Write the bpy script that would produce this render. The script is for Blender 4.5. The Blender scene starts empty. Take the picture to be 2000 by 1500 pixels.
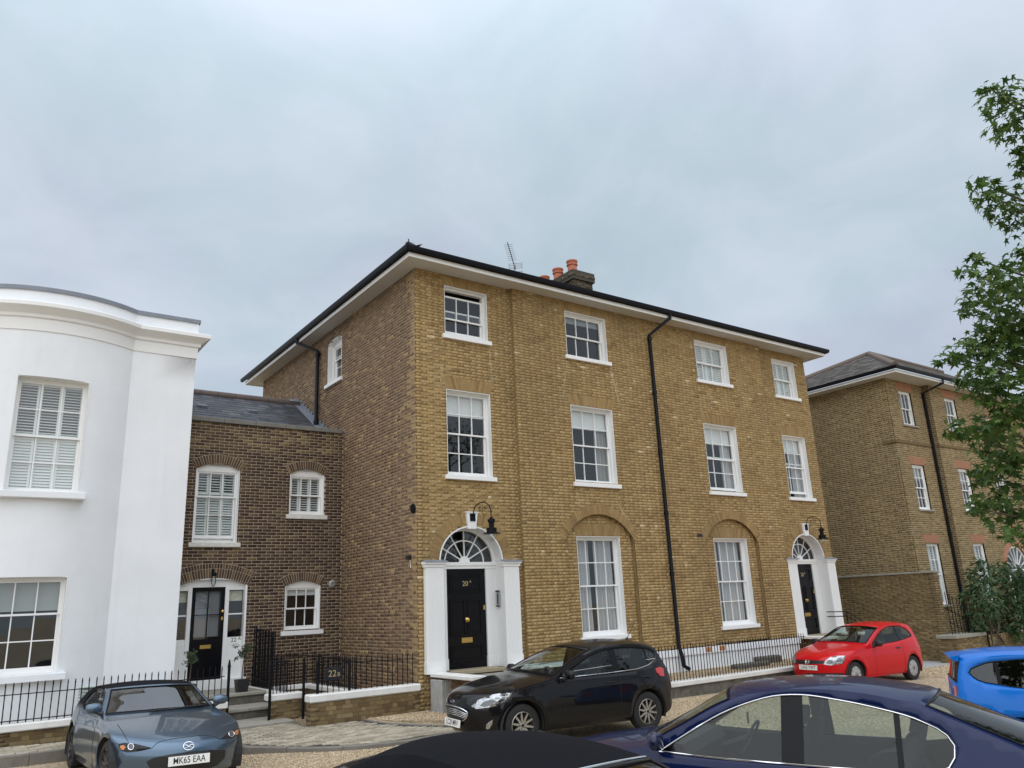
import bpy, bmesh, math, random
import numpy as np
from math import sin, cos, pi, radians, sqrt, hypot, atan2
from mathutils import Vector, Matrix
from mathutils.bvhtree import BVHTree
from mathutils.geometry import delaunay_2d_cdt

random.seed(7); rng = np.random.default_rng(7)
scene = bpy.context.scene
col = scene.collection

# ------------------------------------------------------------------ camera
CAMH = 2.04
FPX = 1521.2                      # focal length in pixels of the 2000 px wide photograph
YAW, PITCH, ROLL = radians(35.939), radians(15.683), radians(-2.5646)
_f = np.array([sin(YAW)*cos(PITCH), cos(YAW)*cos(PITCH), sin(PITCH)])
_r = np.array([cos(YAW), -sin(YAW), 0.0]); _u = np.cross(_r, _f)
_r2 = cos(ROLL)*_r + sin(ROLL)*_u; _u2 = -sin(ROLL)*_r + cos(ROLL)*_u
CAM = np.array([0, 0, CAMH])
def ray(px, py):
    return Vector(_r2*((px-1000)/FPX) - _u2*((py-750)/FPX) + _f)
cd = bpy.data.cameras.new('camera'); cam = bpy.data.objects.new('camera', cd); col.objects.link(cam)
cd.sensor_fit = 'HORIZONTAL'; cd.sensor_width = 36; cd.lens = 36*FPX/2000
cd.clip_start = .05; cd.clip_end = 3000
cam.matrix_world = Matrix(((_r2[0], _u2[0], -_f[0], 0), (_r2[1], _u2[1], -_f[1], 0), (_r2[2], _u2[2], -_f[2], CAMH), (0, 0, 0, 1)))
scene.camera = cam

# ------------------------------------------------------------------ world: overcast sky
SUN_EL, SUN_AZ = 48, 222          # degrees; azimuth clockwise from +Y, i.e. behind the camera and to its side
world = bpy.data.worlds.new('World'); scene.world = world; world.use_nodes = True
nt = world.node_tree; nt.nodes.clear()
def wn(t, **kw):
    n = nt.nodes.new(t)
    for k, v in kw.items(): setattr(n, k, v)
    return n
L = nt.links.new
out = wn('ShaderNodeOutputWorld'); bg = wn('ShaderNodeBackground')
sky = wn('ShaderNodeTexSky', sky_type='NISHITA', sun_disc=False, sun_elevation=radians(SUN_EL), sun_rotation=radians(SUN_AZ), air_density=1.0, dust_density=3.0, ozone_density=1.5)
tc = wn('ShaderNodeTexCoord'); sep = wn('ShaderNodeSeparateXYZ'); L(tc.outputs['Generated'], sep.inputs[0])
# project the view direction on a cloud deck so that the clouds foreshorten to the horizon
zz = wn('ShaderNodeMath', operation='MAXIMUM'); L(sep.outputs[2], zz.inputs[0]); zz.inputs[1].default_value = 0.0
za = wn('ShaderNodeMath', operation='ADD'); L(zz.outputs[0], za.inputs[0]); za.inputs[1].default_value = 0.40
dv = wn('ShaderNodeVectorMath', operation='DIVIDE'); L(tc.outputs['Generated'], dv.inputs[0])
cb = wn('ShaderNodeCombineXYZ')
for i in range(3): L(za.outputs[0], cb.inputs[i])
L(cb.outputs[0], dv.inputs[1])
def noise(scale, detail, rough, off, dist=0.0):
    mp = wn('ShaderNodeMapping'); L(dv.outputs[0], mp.inputs[0]); mp.inputs['Location'].default_value = off
    n = wn('ShaderNodeTexNoise'); n.inputs['Scale'].default_value = scale; n.inputs['Detail'].default_value = detail
    n.inputs['Roughness'].default_value = rough; n.inputs['Distortion'].default_value = dist
    L(mp.outputs[0], n.inputs['Vector']); return n
n1 = noise(1.15, 5, .52, (3.1, 1.7, .4), .5); n2 = noise(3.4, 6, .58, (8.3, 2.2, 5.0), .4); n3 = noise(1.7, 3, .5, (1.3, 7.7, 2.0), .3)
mixn = wn('ShaderNodeMix', data_type='FLOAT'); mixn.inputs[0].default_value = .46
L(n1.outputs[0], mixn.inputs[2]); L(n2.outputs[0], mixn.inputs[3])
hue = wn('ShaderNodeMapRange'); L(n3.outputs[0], hue.inputs[0]); hue.inputs[1].default_value = .42; hue.inputs[2].default_value = .60
shade = wn('ShaderNodeMix', data_type='RGBA'); L(hue.outputs[0], shade.inputs[0])
shade.inputs[6].default_value = (.505, .640, .715, 1); shade.inputs[7].default_value = (.525, .580, .705, 1)   # thin bluish and thick lilac cloud
fac = wn('ShaderNodeMapRange'); fac.interpolation_type = 'SMOOTHSTEP'; L(mixn.outputs[0], fac.inputs[0]); fac.inputs[1].default_value = .36; fac.inputs[2].default_value = .66
ramp = wn('ShaderNodeMix', data_type='RGBA'); L(fac.outputs[0], ramp.inputs[0]); L(shade.outputs[2], ramp.inputs[6]); ramp.inputs[7].default_value = (.685, .760, .870, 1)
# thin veil of the clear sky behind the deck
sc_ = wn('ShaderNodeVectorMath', operation='SCALE'); L(sky.outputs[0], sc_.inputs[0]); sc_.inputs['Scale'].default_value = .06
mixc = wn('ShaderNodeMix', data_type='RGBA'); mixc.inputs[0].default_value = .90
L(sc_.outputs[0], mixc.inputs[6]); L(ramp.outputs[2], mixc.inputs[7])
# an overcast sky brightens towards the zenith
zr = wn('ShaderNodeMapRange'); L(sep.outputs[2], zr.inputs[0]); zr.interpolation_type = 'SMOOTHSTEP'
zr.inputs[1].default_value = .45; zr.inputs[2].default_value = 1.0; zr.inputs[3].default_value = 1.0; zr.inputs[4].default_value = 2.0
fin = wn('ShaderNodeVectorMath', operation='SCALE'); L(mixc.outputs[2], fin.inputs[0]); L(zr.outputs[0], fin.inputs['Scale'])
L(fin.outputs[0], bg.inputs[0]); bg.inputs[1].default_value = 1.0; L(bg.outputs[0], out.inputs[0])

sd = bpy.data.lights.new('sun', 'SUN'); sd.energy = 2.0; sd.angle = radians(115); sd.color = (1, .985, .965)
sun = bpy.data.objects.new('sun', sd); col.objects.link(sun)
_sdir = Vector((sin(radians(SUN_AZ))*cos(radians(SUN_EL)), cos(radians(SUN_AZ))*cos(radians(SUN_EL)), sin(radians(SUN_EL))))
sun.rotation_euler = _sdir.to_track_quat('Z', 'Y').to_euler()
vs = scene.view_settings; vs.view_transform = 'Standard'; vs.look = 'None'; vs.exposure = 0.0; vs.gamma = 1.0; vs.use_curve_mapping = False
scene.cycles.max_bounces = 8; scene.cycles.transparent_max_bounces = 24
scene.cycles.use_denoising = True
scene.cycles.caustics_reflective = False; scene.cycles.caustics_refractive = False

# ------------------------------------------------------------------ materials
MATS = {}
def mat(name, color=(.5, .5, .5), rough=.6, metal=0.0, coat=0.0, spec=.5, noise=None, bump=None, alpha=None, emit=None):
    """noise=(scale, amount, second colour) ; bump=(scale, strength, distance)"""
    if name in MATS: return MATS[name]
    m = bpy.data.materials.new(name); m.use_nodes = True; MATS[name] = m
    t = m.node_tree; b = t.nodes['Principled BSDF']
    b.inputs['Base Color'].default_value = (*color, 1); b.inputs['Roughness'].default_value = rough
    b.inputs['Metallic'].default_value = metal; b.inputs['Coat Weight'].default_value = coat
    b.inputs['Coat Roughness'].default_value = .03; b.inputs['Specular IOR Level'].default_value = spec
    if noise or bump:
        g = t.nodes.new('ShaderNodeNewGeometry')
    if noise:
        n = t.nodes.new('ShaderNodeTexNoise'); n.inputs['Scale'].default_value = noise[0]; n.inputs['Detail'].default_value = 6
        n.inputs['Roughness'].default_value = .62
        t.links.new(g.outputs['Position'], n.inputs['Vector'])
        r = t.nodes.new('ShaderNodeMapRange'); t.links.new(n.outputs[0], r.inputs[0])
        r.inputs[1].default_value = .35; r.inputs[2].default_value = .70; r.inputs[3].default_value = 0; r.inputs[4].default_value = noise[1]
        x = t.nodes.new('ShaderNodeMix'); x.data_type = 'RGBA'; t.links.new(r.outputs[0], x.inputs[0])
        x.inputs[6].default_value = (*color, 1); x.inputs[7].default_value = (*noise[2], 1)
        t.links.new(x.outputs[2], b.inputs['Base Color'])
    if bump:
        n2 = t.nodes.new('ShaderNodeTexNoise'); n2.inputs['Scale'].default_value = bump[0]; n2.inputs['Detail'].default_value = 4
        t.links.new(g.outputs['Position'], n2.inputs['Vector'])
        bp = t.nodes.new('ShaderNodeBump'); bp.inputs['Strength'].default_value = bump[1]; bp.inputs['Distance'].default_value = bump[2]
        t.links.new(n2.outputs[0], bp.inputs['Height']); t.links.new(bp.outputs[0], b.inputs['Normal'])
    return m

def piece_mat(name, stops, stain=(.8, .35, (.1, .08, .05)), stain2=None, rough=.9, bump=(45, .5, .006), grain=(30, .25), stain3=None):
    """material for bricks, slates, setts: colour from the piece's own 'tint', weathered by large stains"""
    m = bpy.data.materials.new(name); m.use_nodes = True; MATS[name] = m
    t = m.node_tree; b = t.nodes['Principled BSDF']; N = t.nodes.new; K = t.links.new
    a1 = N('ShaderNodeAttribute'); a1.attribute_type = 'GEOMETRY'; a1.attribute_name = 'tint'
    a2 = N('ShaderNodeAttribute'); a2.attribute_type = 'OBJECT'; a2.attribute_name = 'tint'
    ad = N('ShaderNodeMath'); ad.operation = 'ADD'; K(a1.outputs['Fac'], ad.inputs[0]); K(a2.outputs['Fac'], ad.inputs[1])
    g = N('ShaderNodeNewGeometry')
    gn = N('ShaderNodeTexNoise'); gn.inputs['Scale'].default_value = grain[0]; gn.inputs['Detail'].default_value = 5; K(g.outputs['Position'], gn.inputs['Vector'])
    gs = N('ShaderNodeMath'); gs.operation = 'MULTIPLY_ADD'; K(gn.outputs[0], gs.inputs[0]); gs.inputs[1].default_value = grain[1]; gs.inputs[2].default_value = -grain[1]/2
    a3 = N('ShaderNodeMath'); a3.operation = 'ADD'; K(ad.outputs[0], a3.inputs[0]); K(gs.outputs[0], a3.inputs[1])
    r = N('ShaderNodeValToRGB'); K(a3.outputs[0], r.inputs[0]); els = r.color_ramp.elements
    els[0].position = stops[0][0]; els[0].color = (*stops[0][1], 1); els[1].position = stops[-1][0]; els[1].color = (*stops[-1][1], 1)
    for p, c in stops[1:-1]: els.new(p).color = (*c, 1)
    cur = r.outputs[0]
    for st in (stain, stain2, stain3):
        if not st: continue
        n = N('ShaderNodeTexNoise'); n.inputs['Scale'].default_value = st[0]; n.inputs['Detail'].default_value = 7; n.inputs['Roughness'].default_value = .65
        mp = N('ShaderNodeMapping'); mp.inputs['Scale'].default_value = (1, 1, .6); mp.inputs['Location'].default_value = (st[0]*3.7, 2.2, st[0]*9)
        K(g.outputs['Position'], mp.inputs[0]); K(mp.outputs[0], n.inputs['Vector'])
        q = N('ShaderNodeMapRange'); K(n.outputs[0], q.inputs[0]); q.inputs[1].default_value = .48; q.inputs[2].default_value = .72; q.inputs[4].default_value = st[1]
        x = N('ShaderNodeMix'); x.data_type = 'RGBA'; K(q.outputs[0], x.inputs[0]); K(cur, x.inputs[6]); x.inputs[7].default_value = (*st[2], 1); cur = x.outputs[2]
    K(cur, b.inputs['Base Color']); b.inputs['Roughness'].default_value = rough; b.inputs['Specular IOR Level'].default_value = .3
    bn = N('ShaderNodeTexNoise'); bn.inputs['Scale'].default_value = bump[0]; bn.inputs['Detail'].default_value = 4; K(g.outputs['Position'], bn.inputs['Vector'])
    bp = N('ShaderNodeBump'); bp.inputs['Strength'].default_value = bump[1]; bp.inputs['Distance'].default_value = bump[2]
    K(bn.outputs[0], bp.inputs['Height']); K(bp.outputs[0], b.inputs['Normal'])
    return m

def glass_mat(name, tint, base=.04, rough=.0, gain=1.6):
    m = bpy.data.materials.new(name); m.use_nodes = True; MATS[name] = m
    t = m.node_tree; t.nodes.clear(); N = t.nodes.new; K = t.links.new
    o = N('ShaderNodeOutputMaterial'); mx = N('ShaderNodeMixShader'); tr = N('ShaderNodeBsdfTransparent'); gl = N('ShaderNodeBsdfGlossy')
    tr.inputs[0].default_value = (*tint, 1); gl.inputs[0].default_value = (1, 1, 1, 1); gl.inputs['Roughness'].default_value = rough
    # reflectance of a thin pane from the angle of incidence, the same from both faces
    ge = N('ShaderNodeNewGeometry'); dt = N('ShaderNodeVectorMath'); dt.operation = 'DOT_PRODUCT'; K(ge.outputs['Normal'], dt.inputs[0]); K(ge.outputs['Incoming'], dt.inputs[1])
    ab = N('ShaderNodeMath'); ab.operation = 'ABSOLUTE'; K(dt.outputs['Value'], ab.inputs[0])
    om = N('ShaderNodeMath'); om.operation = 'SUBTRACT'; om.inputs[0].default_value = 1; K(ab.outputs[0], om.inputs[1])
    pw = N('ShaderNodeMath'); pw.operation = 'POWER'; K(om.outputs[0], pw.inputs[0]); pw.inputs[1].default_value = 5
    mu = N('ShaderNodeMath'); mu.operation = 'MULTIPLY_ADD'; mu.use_clamp = True; K(pw.outputs[0], mu.inputs[0]); mu.inputs[1].default_value = .9; mu.inputs[2].default_value = .045*gain+base
    K(mu.outputs[0], mx.inputs[0]); K(tr.outputs[0], mx.inputs[1]); K(gl.outputs[0], mx.inputs[2]); K(mx.outputs[0], o.inputs[0])
    return m

WHITE = mat('white_paint', (.83, .83, .82), .45, noise=(3.0, .12, (.70, .70, .68)))
STUCCO = mat('white_stucco', (.84, .86, .885), .75, noise=(.9, .55, (.73, .75, .775)), bump=(14, .25, .01))
def streaks(m, amount, c):
    t = m.node_tree; b = t.nodes['Principled BSDF']; src = b.inputs['Base Color'].links[0].from_socket; N = t.nodes.new; K = t.links.new
    g = N('ShaderNodeNewGeometry'); mp = N('ShaderNodeMapping'); mp.inputs['Scale'].default_value = (7, 7, .35); K(g.outputs['Position'], mp.inputs[0])
    n = N('ShaderNodeTexNoise'); n.inputs['Scale'].default_value = 1; n.inputs['Detail'].default_value = 5; K(mp.outputs[0], n.inputs['Vector'])
    r = N('ShaderNodeMapRange'); K(n.outputs[0], r.inputs[0]); r.inputs[1].default_value = .55; r.inputs[2].default_value = .78; r.inputs[4].default_value = amount
    x = N('ShaderNodeMix'); x.data_type = 'RGBA'; K(r.outputs[0], x.inputs[0]); K(src, x.inputs[6]); x.inputs[7].default_value = (*c, 1); K(x.outputs[2], b.inputs['Base Color'])
streaks(STUCCO, .13, (.60, .61, .60))
SASH = mat('sash_paint', (.84, .84, .83), .35)
BLACK = mat('black_gloss_paint', (.004, .004, .006), .2, spec=.2)
IRON = mat('black_iron', (.006, .006, .008), .5, spec=.15)
IRONW = mat('worn_black_iron', (.016, .014, .014), .55, noise=(20, .4, (.04, .03, .028)))
GUTTER = mat('black_gutter', (.006, .007, .011), .4, spec=.18)
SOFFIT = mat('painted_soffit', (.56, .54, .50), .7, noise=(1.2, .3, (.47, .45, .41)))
LEAD = mat('lead_sheet', (.19, .21, .25), .5, noise=(5, .5, (.28, .30, .34)))
BRASS = mat('brass', (.62, .42, .13), .3, metal=1.0)
GOLD = mat('gold_letters', (.55, .44, .20), .45, metal=.5)
CHROME = mat('chrome', (.82, .82, .83), .12, metal=1.0)
RUBBER = mat('tyre_rubber', (.018, .018, .018), .85)
PLAST = mat('black_plastic', (.014, .014, .015), .5)
GPLAST = mat('gloss_black', (.005, .005, .006), .25, spec=.2)
ALLOY = mat('alloy_wheel', (.52, .51, .48), .3, metal=.9)
ALLOYD = mat('dark_well', (.02, .02, .02), .7)
TERRA = mat('terracotta', (.50, .17, .10), .8, noise=(8, .4, (.38, .12, .07)))
STONE = mat('york_stone', (.33, .31, .26), .85, noise=(4, .6, (.20, .19, .16)), bump=(30, .4, .01))
COPING = mat('painted_coping', (.80, .79, .76), .6, noise=(3.5, .55, (.60, .58, .53)))
CONC = mat('grey_concrete', (.33, .33, .32), .9, noise=(7, .6, (.52, .52, .50)), bump=(25, .4, .01))
DIRTY = mat('dark_dirty_render', (.085, .078, .066), .95, noise=(6, .75, (.22, .20, .165)), bump=(22, .6, .02))
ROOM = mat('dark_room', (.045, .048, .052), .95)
BLIND = mat('roller_blind', (.80, .81, .80), .8)
SHUT = mat('shutter_slats', (.82, .84, .82), .6)
CURTW = mat('pale_curtain', (.50, .50, .51), .9)
CURTG = mat('grey_curtain', (.34, .33, .33), .9)
TIMBER = mat('door_step_timber', (.36, .30, .20), .8, noise=(9, .5, (.24, .2, .14)))
GLASS = glass_mat('window_glass', (.90, .93, .93), base=.0, gain=2.0)
CGLASS = glass_mat('car_glass', (.68, .76, .73), base=.0, gain=.95)
DGLASS = glass_mat('privacy_glass', (.07, .08, .08), base=.0, gain=1.4)

# ------------------------------------------------------------------ objects and mesh helpers
WM = {}
def link(o, parent=None, wm=None):
    col.objects.link(o)
    if parent is not None:
        o.parent = parent
        o.matrix_parent_inverse = WM.get(parent.name, Matrix()).inverted() if wm is None else wm
        WM[o.name] = Matrix()
    return o
def tag(o, label=None, cat=None, group=None, kind=None):
    if label: o['label'] = label
    if cat: o['category'] = cat
    if group: o['group'] = group
    if kind: o['kind'] = kind
    return o
def thing(name, loc, label, cat, group=None):
    o = bpy.data.objects.new(name, None); o.location = loc; o.empty_display_size = .2
    col.objects.link(o); WM[o.name] = Matrix.Translation(loc)
    return tag(o, label, cat, group, 'thing')

class MB:
    def __init__(s): s.v = []; s.f = []
    def add(s, vs, fs):
        n = len(s.v); s.v += [tuple(p) for p in vs]; s.f += [tuple(i+n for i in f) for f in fs]; return s
    def box(s, x0, x1, y0, y1, z0, z1):
        return s.add([(x, y, z) for z in (z0, z1) for y in (y0, y1) for x in (x0, x1)],
                     [(0, 2, 3, 1), (4, 5, 7, 6), (0, 1, 5, 4), (2, 6, 7, 3), (0, 4, 6, 2), (1, 3, 7, 5)])
    def prism(s, poly, fr, c0, c1):
        """poly in (a,b) of a frame fr, extruded from c0 to c1 along its normal"""
        n = len(poly); vs = [fr(a, b, c0) for a, b in poly] + [fr(a, b, c1) for a, b in poly]
        return s.add(vs, [tuple(range(n))[::-1], tuple(range(n, 2*n))] + [(i, (i+1) % n, n+(i+1) % n, n+i) for i in range(n)])
    def tube(s, path, r, n=8, cap=True):
        path = [Vector(p) for p in path]; rings = []; prev = None
        for i, p in enumerate(path):
            d = (path[min(i+1, len(path)-1)] - path[max(i-1, 0)]).normalized()
            a = d.orthogonal().normalized() if prev is None else (prev - d*prev.dot(d)).normalized()
            prev = a; b = d.cross(a); rr = r[i] if isinstance(r, (list, tuple)) else r
            rings.append([p + (a*cos(2*pi*k/n) + b*sin(2*pi*k/n))*rr for k in range(n)])
        vs = [q for g in rings for q in g]; fs = []
        for i in range(len(path)-1):
            for k in range(n): fs.append((i*n+k, i*n+(k+1) % n, (i+1)*n+(k+1) % n, (i+1)*n+k))
        if cap: fs += [tuple(range(n))[::-1], tuple(range((len(path)-1)*n, len(path)*n))]
        return s.add(vs, fs)
    def lathe(s, prof, o=(0, 0, 0), ax='z', n=16, caps=True):
        """prof list of (r,h) around axis ax at o"""
        vs = []; fs = []
        for r, h in prof:
            for k in range(n):
                c, q = r*cos(2*pi*k/n), r*sin(2*pi*k/n)
                vs.append({'z': (o[0]+c, o[1]+q, o[2]+h), 'y': (o[0]+c, o[1]+h, o[2]+q), 'x': (o[0]+h, o[1]+c, o[2]+q)}[ax])
        for i in range(len(prof)-1):
            for k in range(n): fs.append((i*n+k, i*n+(k+1) % n, (i+1)*n+(k+1) % n, (i+1)*n+k))
        if caps and prof[0][0] > 1e-6: fs.append(tuple(range(n))[::-1])
        if caps and prof[-1][0] > 1e-6: fs.append(tuple(range((len(prof)-1)*n, len(prof)*n)))
        return s.add(vs, fs)
    def mesh(s, name, m, smooth=False, bevel=0, fix=True):
        me = bpy.data.meshes.new(name); me.from_pydata(s.v, [], s.f)
        for x in (m if isinstance(m, (list, tuple)) else [m]): me.materials.append(x)
        if fix or bevel:
            bm = bmesh.new(); bm.from_mesh(me)
            bmesh.ops.recalc_face_normals(bm, faces=bm.faces)
            if bevel: bmesh.ops.bevel(bm, geom=bm.edges, offset=bevel, segments=1, affect='EDGES', clamp_overlap=True)
            if smooth:
                for f in bm.faces: f.smooth = True
                for e in bm.edges:
                    if len(e.link_faces) == 2 and e.calc_face_angle(0) > radians(smooth if smooth is not True else 40): e.smooth = False
            bm.to_mesh(me); bm.free()
        return me
    def build(s, name, m, parent=None, smooth=False, bevel=0, wm=None):
        return link(bpy.data.objects.new(name, s.mesh(name, m, smooth, bevel)), parent, wm)

class Frame:
    """a = along the wall, b = height, c = out of the wall"""
    def __init__(s, O, u, n): s.O = Vector(O); s.u = Vector(u); s.n = Vector(n)
    def __call__(s, a, b, c=0): return s.O + s.u*a + s.n*c + Vector((0, 0, b))
    def rot(s): return Matrix((s.u, -s.n, Vector((0, 0, 1)))).transposed()
def fbox(mb, F, a0, a1, b0, b1, c0, c1):
    vs = [F(a, b, c) for b in (b0, b1) for c in (c1, c0) for a in (a0, a1)]
    return mb.add(vs, [(0, 2, 3, 1), (4, 5, 7, 6), (0, 1, 5, 4), (2, 6, 7, 3), (0, 4, 6, 2), (1, 3, 7, 5)])
def arc(cx, cz, rx, rz, t0, t1, n):
    return [(cx+rx*cos(t0+(t1-t0)*i/n), cz+rz*sin(t0+(t1-t0)*i/n)) for i in range(n+1)]
def text(name, body, size, M, parent, m, ext=.002, sx=1.0, align='CENTER', bold=0.0):
    c = bpy.data.curves.new(name, 'FONT'); c.body = body; c.size = size; c.extrude = ext; c.align_x = align; c.align_y = 'CENTER'
    c.offset = bold; c.materials.append(m); c.resolution_u = 3
    tmp = bpy.data.objects.new('tmp', c); me = bpy.data.meshes.new_from_object(tmp); me.name = name
    bpy.data.objects.remove(tmp); bpy.data.curves.remove(c)
    o = bpy.data.objects.new(name, me); link(o, parent, wm=None)
    o.matrix_basis = M @ Matrix.Diagonal((sx, 1, 1, 1)); return o
# ------------------------------------------------------------------ brickwork
def proj(p):
    d = np.array(p) - CAM; z = d @ _f
    if z <= .1: return None
    return (1000 + FPX*(d @ _r2)/z, 750 - FPX*(d @ _u2)/z, z)
_PIECE = {}
def piece_mesh(name, l, h, d, m, ch=.0):
    """one brick, sett or slate centred on its front face: local x along, y into the wall, z up"""
    k = (name, round(l, 4), round(h, 4), d, m.name)
    if k not in _PIECE:
        b = MB(); x, z = l/2, h/2; c = ch
        if c:
            b.add([(-x+c, 0, -z+c), (x-c, 0, -z+c), (x-c, 0, z-c), (-x+c, 0, z-c), (-x, c, -z), (x, c, -z), (x, c, z), (-x, c, z), (-x, d, -z), (x, d, -z), (x, d, z), (-x, d, z)],
                  [(0, 1, 2, 3)] + [(i, 4+i, 4+(i+1) % 4, (i+1) % 4) for i in range(4)] + [(4+i, 8+i, 8+(i+1) % 4, 4+(i+1) % 4) for i in range(4)])
        else:
            b.add([(-x, 0, -z), (x, 0, -z), (x, 0, z), (-x, 0, z), (-x, d, -z), (x, d, -z), (x, d, z), (-x, d, z)],
                  [(0, 1, 2, 3)] + [(i, 4+i, 4+(i+1) % 4, (i+1) % 4) for i in range(4)])
        _PIECE[k] = b.mesh(name, m)
    return _PIECE[k]

class Bricks:
    def __init__(s): s.rec = []; s.mort = MB()
    def wall(s, F, a0, a1, b0, b1, allowed=None, course=.075, L=.215, J=.010, bond='flemish', tint=None, mort=.008, jit=.0022, face=0.0):
        Hd = (L-J)/2; nb = int(round((b1-b0)/course)); ch = (b1-b0)/max(nb, 1)
        for r in range(nb):
            z0 = b0+r*ch; zm = z0+ch/2
            iv = [(a0, a1)] if allowed is None else allowed(zm)
            for i0, i1 in iv:
                i0 = max(i0, a0); i1 = min(i1, a1)
                if i1-i0 < .02: continue
                q = [F(i0, z0, face-mort), F(i1, z0, face-mort), F(i1, z0+ch, face-mort), F(i0, z0+ch, face-mort)]
                s.mort.add(q, [(0, 1, 2, 3)])
            # running positions over the whole course, so that bonds line up round openings
            x = a0 - (0 if r % 2 == 0 else (L+J)/2 if bond == 'stretcher' else (L+J+Hd+J)/2) - (L if bond != 'stretcher' else 0); k = 0
            if bond == 'english' and r % 2: x = a0-Hd/2
            while x < a1:
                w = L if bond == 'stretcher' or (bond == 'flemish' and k % 2 == 0) or (bond == 'english' and r % 2 == 0) else Hd
                p0, p1 = x, x+w; x += w+J; k += 1
                for i0, i1 in iv:
                    q0, q1 = max(p0, i0, a0), min(p1, i1, a1)
                    if q1-q0 < .03: continue
                    full = abs((q1-q0)-w) < 1e-6
                    t = random.betavariate(2.2, 2.2) if tint is None else tint((q0+q1)/2, zm)
                    s.rec.append((F, (q0+q1)/2, zm, q1-q0, ch-J, face+random.uniform(-jit, jit), t, full))
        return s
    def finish(s, parent, m, mm, n=300, name='brick', depth=.028, mass='brickwork'):
        # the pieces that show largest become objects of their own
        sc = []
        for i, (F, a, b, l, h, c, t, full) in enumerate(s.rec):
            p = F(a, b, c); q = proj(p)
            if not full or q is None or not (5 < q[0] < 1995 and 5 < q[1] < 1495): continue
            v = Vector(CAM) - p; d = v.length; sc.append((l*h*max(0, F.n.dot(v)/d)/d**2, i))
        sc.sort(reverse=True); own = set(i for _, i in sc[:n])
        rest = [r for i, r in enumerate(s.rec) if i not in own]
        inv = WM.get(parent.name, Matrix()).inverted()
        for i in own:
            F, a, b, l, h, c, t, full = s.rec[i]
            o = bpy.data.objects.new(name, piece_mesh(name, l, h, depth, m)); col.objects.link(o); o.parent = parent
            o.matrix_parent_inverse = inv; o.matrix_basis = Matrix.Translation(F(a, b, c)) @ F.rot().to_4x4(); o['tint'] = t
        if rest:
            n_ = len(rest); V = np.zeros((n_, 8, 3)); T = np.zeros((n_, 8))
            for k, (F, a, b, l, h, c, t, full) in enumerate(rest):
                O, u, nn = np.array(F.O), np.array(F.u), np.array(F.n); x, z = l/2, h/2
                P = O + u*a + nn*c + np.array([0, 0, b]); Z = np.array([0, 0, z]); U = u*x
                f4 = [P-U-Z, P+U-Z, P+U+Z, P-U+Z]; V[k, :4] = f4; V[k, 4:] = np.array(f4)-nn*depth; T[k] = t
            fq = np.array([[0, 1, 2, 3], [0, 4, 5, 1], [1, 5, 6, 2], [2, 6, 7, 3], [3, 7, 4, 0]])
            FA = (fq[None] + (np.arange(n_)*8)[:, None, None]).reshape(-1, 4)
            me = bulk_mesh(mass, V.reshape(-1, 3), FA, m, T.reshape(-1))
            tag(link(bpy.data.objects.new(mass, me), parent), kind='stuff')
        if s.mort.f: s.mort.build('mortar', mm, parent)
def bulk_mesh(name, V, FA, m, tint=None, smooth=False):
    me = bpy.data.meshes.new(name); k = FA.shape[1]
    me.vertices.add(len(V)); me.vertices.foreach_set('co', np.ascontiguousarray(V, dtype=np.float32).ravel())
    me.loops.add(FA.size); me.loops.foreach_set('vertex_index', np.ascontiguousarray(FA, dtype=np.int32).ravel())
    me.polygons.add(len(FA)); me.polygons.foreach_set('loop_start', np.arange(0, FA.size, k, dtype=np.int32))
    me.materials.append(m)
    if tint is not None:
        a = me.attributes.new('tint', 'FLOAT', 'POINT'); a.data.foreach_set('value', np.ascontiguousarray(tint, dtype=np.float32))
    me.update(calc_edges=True)
    if smooth: me.polygons.foreach_set('use_smooth', np.ones(len(FA), dtype=bool))
    return me
def cutter(a0, a1, ops):
    """ops: (x0,x1,z0,z1[,rise]) openings; a rise adds a flat elliptical head above z1"""
    def f(z):
        cut = []
        for o in ops:
            x0, x1, z0, z1 = o[:4]; rise = o[4] if len(o) > 4 else 0
            if z0 < z < z1: cut.append((x0, x1))
            elif rise and z1 <= z < z1+rise:
                h = (x1-x0)/2*sqrt(max(0, 1-((z-z1)/rise)**2)); c = (x0+x1)/2; cut.append((c-h, c+h))
        cut.sort(); out = []; p = a0
        for c0, c1 in cut:
            if c0 > p: out.append((p, c0))
            p = max(p, c1)
        if p < a1: out.append((p, a1))
        return out
    return f
def voussoirs(F, parent, m, cx, zc, r0, r1, t0, t1, n, c=.0, depth=.03, name='voussoir', gap=.008):
    """ring of wedge bricks; n objects that share one mesh"""
    dt = (t1-t0)/n; g = gap/r0/2; rm = (r0+r1)/2
    k = ('v', round(r0, 3), round(r1, 3), round(dt, 4), m.name)
    if k not in _PIECE:
        b = MB(); q = []
        for tt, r in ((-dt/2+g, r0), (dt/2-g, r0), (dt/2-g, r1), (-dt/2+g, r1)): q.append((-r*sin(tt), r*cos(tt)-rm))
        b.add([(x, 0, z) for x, z in q]+[(x, depth, z) for x, z in q], [(0, 1, 2, 3)]+[(i, 4+i, 4+(i+1) % 4, (i+1) % 4) for i in range(4)])
        _PIECE[k] = b.mesh(name, m)
    inv = WM.get(parent.name, Matrix()).inverted()
    for i in range(n):
        t = t0+(i+.5)*dt
        o = bpy.data.objects.new(name, _PIECE[k]); col.objects.link(o); o.parent = parent; o.matrix_parent_inverse = inv
        o.matrix_basis = Matrix.Translation(F(cx+rm*cos(t), zc+rm*sin(t), c)) @ F.rot().to_4x4() @ Matrix.Rotation(-(t-pi/2), 4, 'Y')
        o['tint'] = (random.betavariate(2, 2)*.45+.02) if m.name == 'yellow_stock_brick' else random.betavariate(2, 2)

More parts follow.
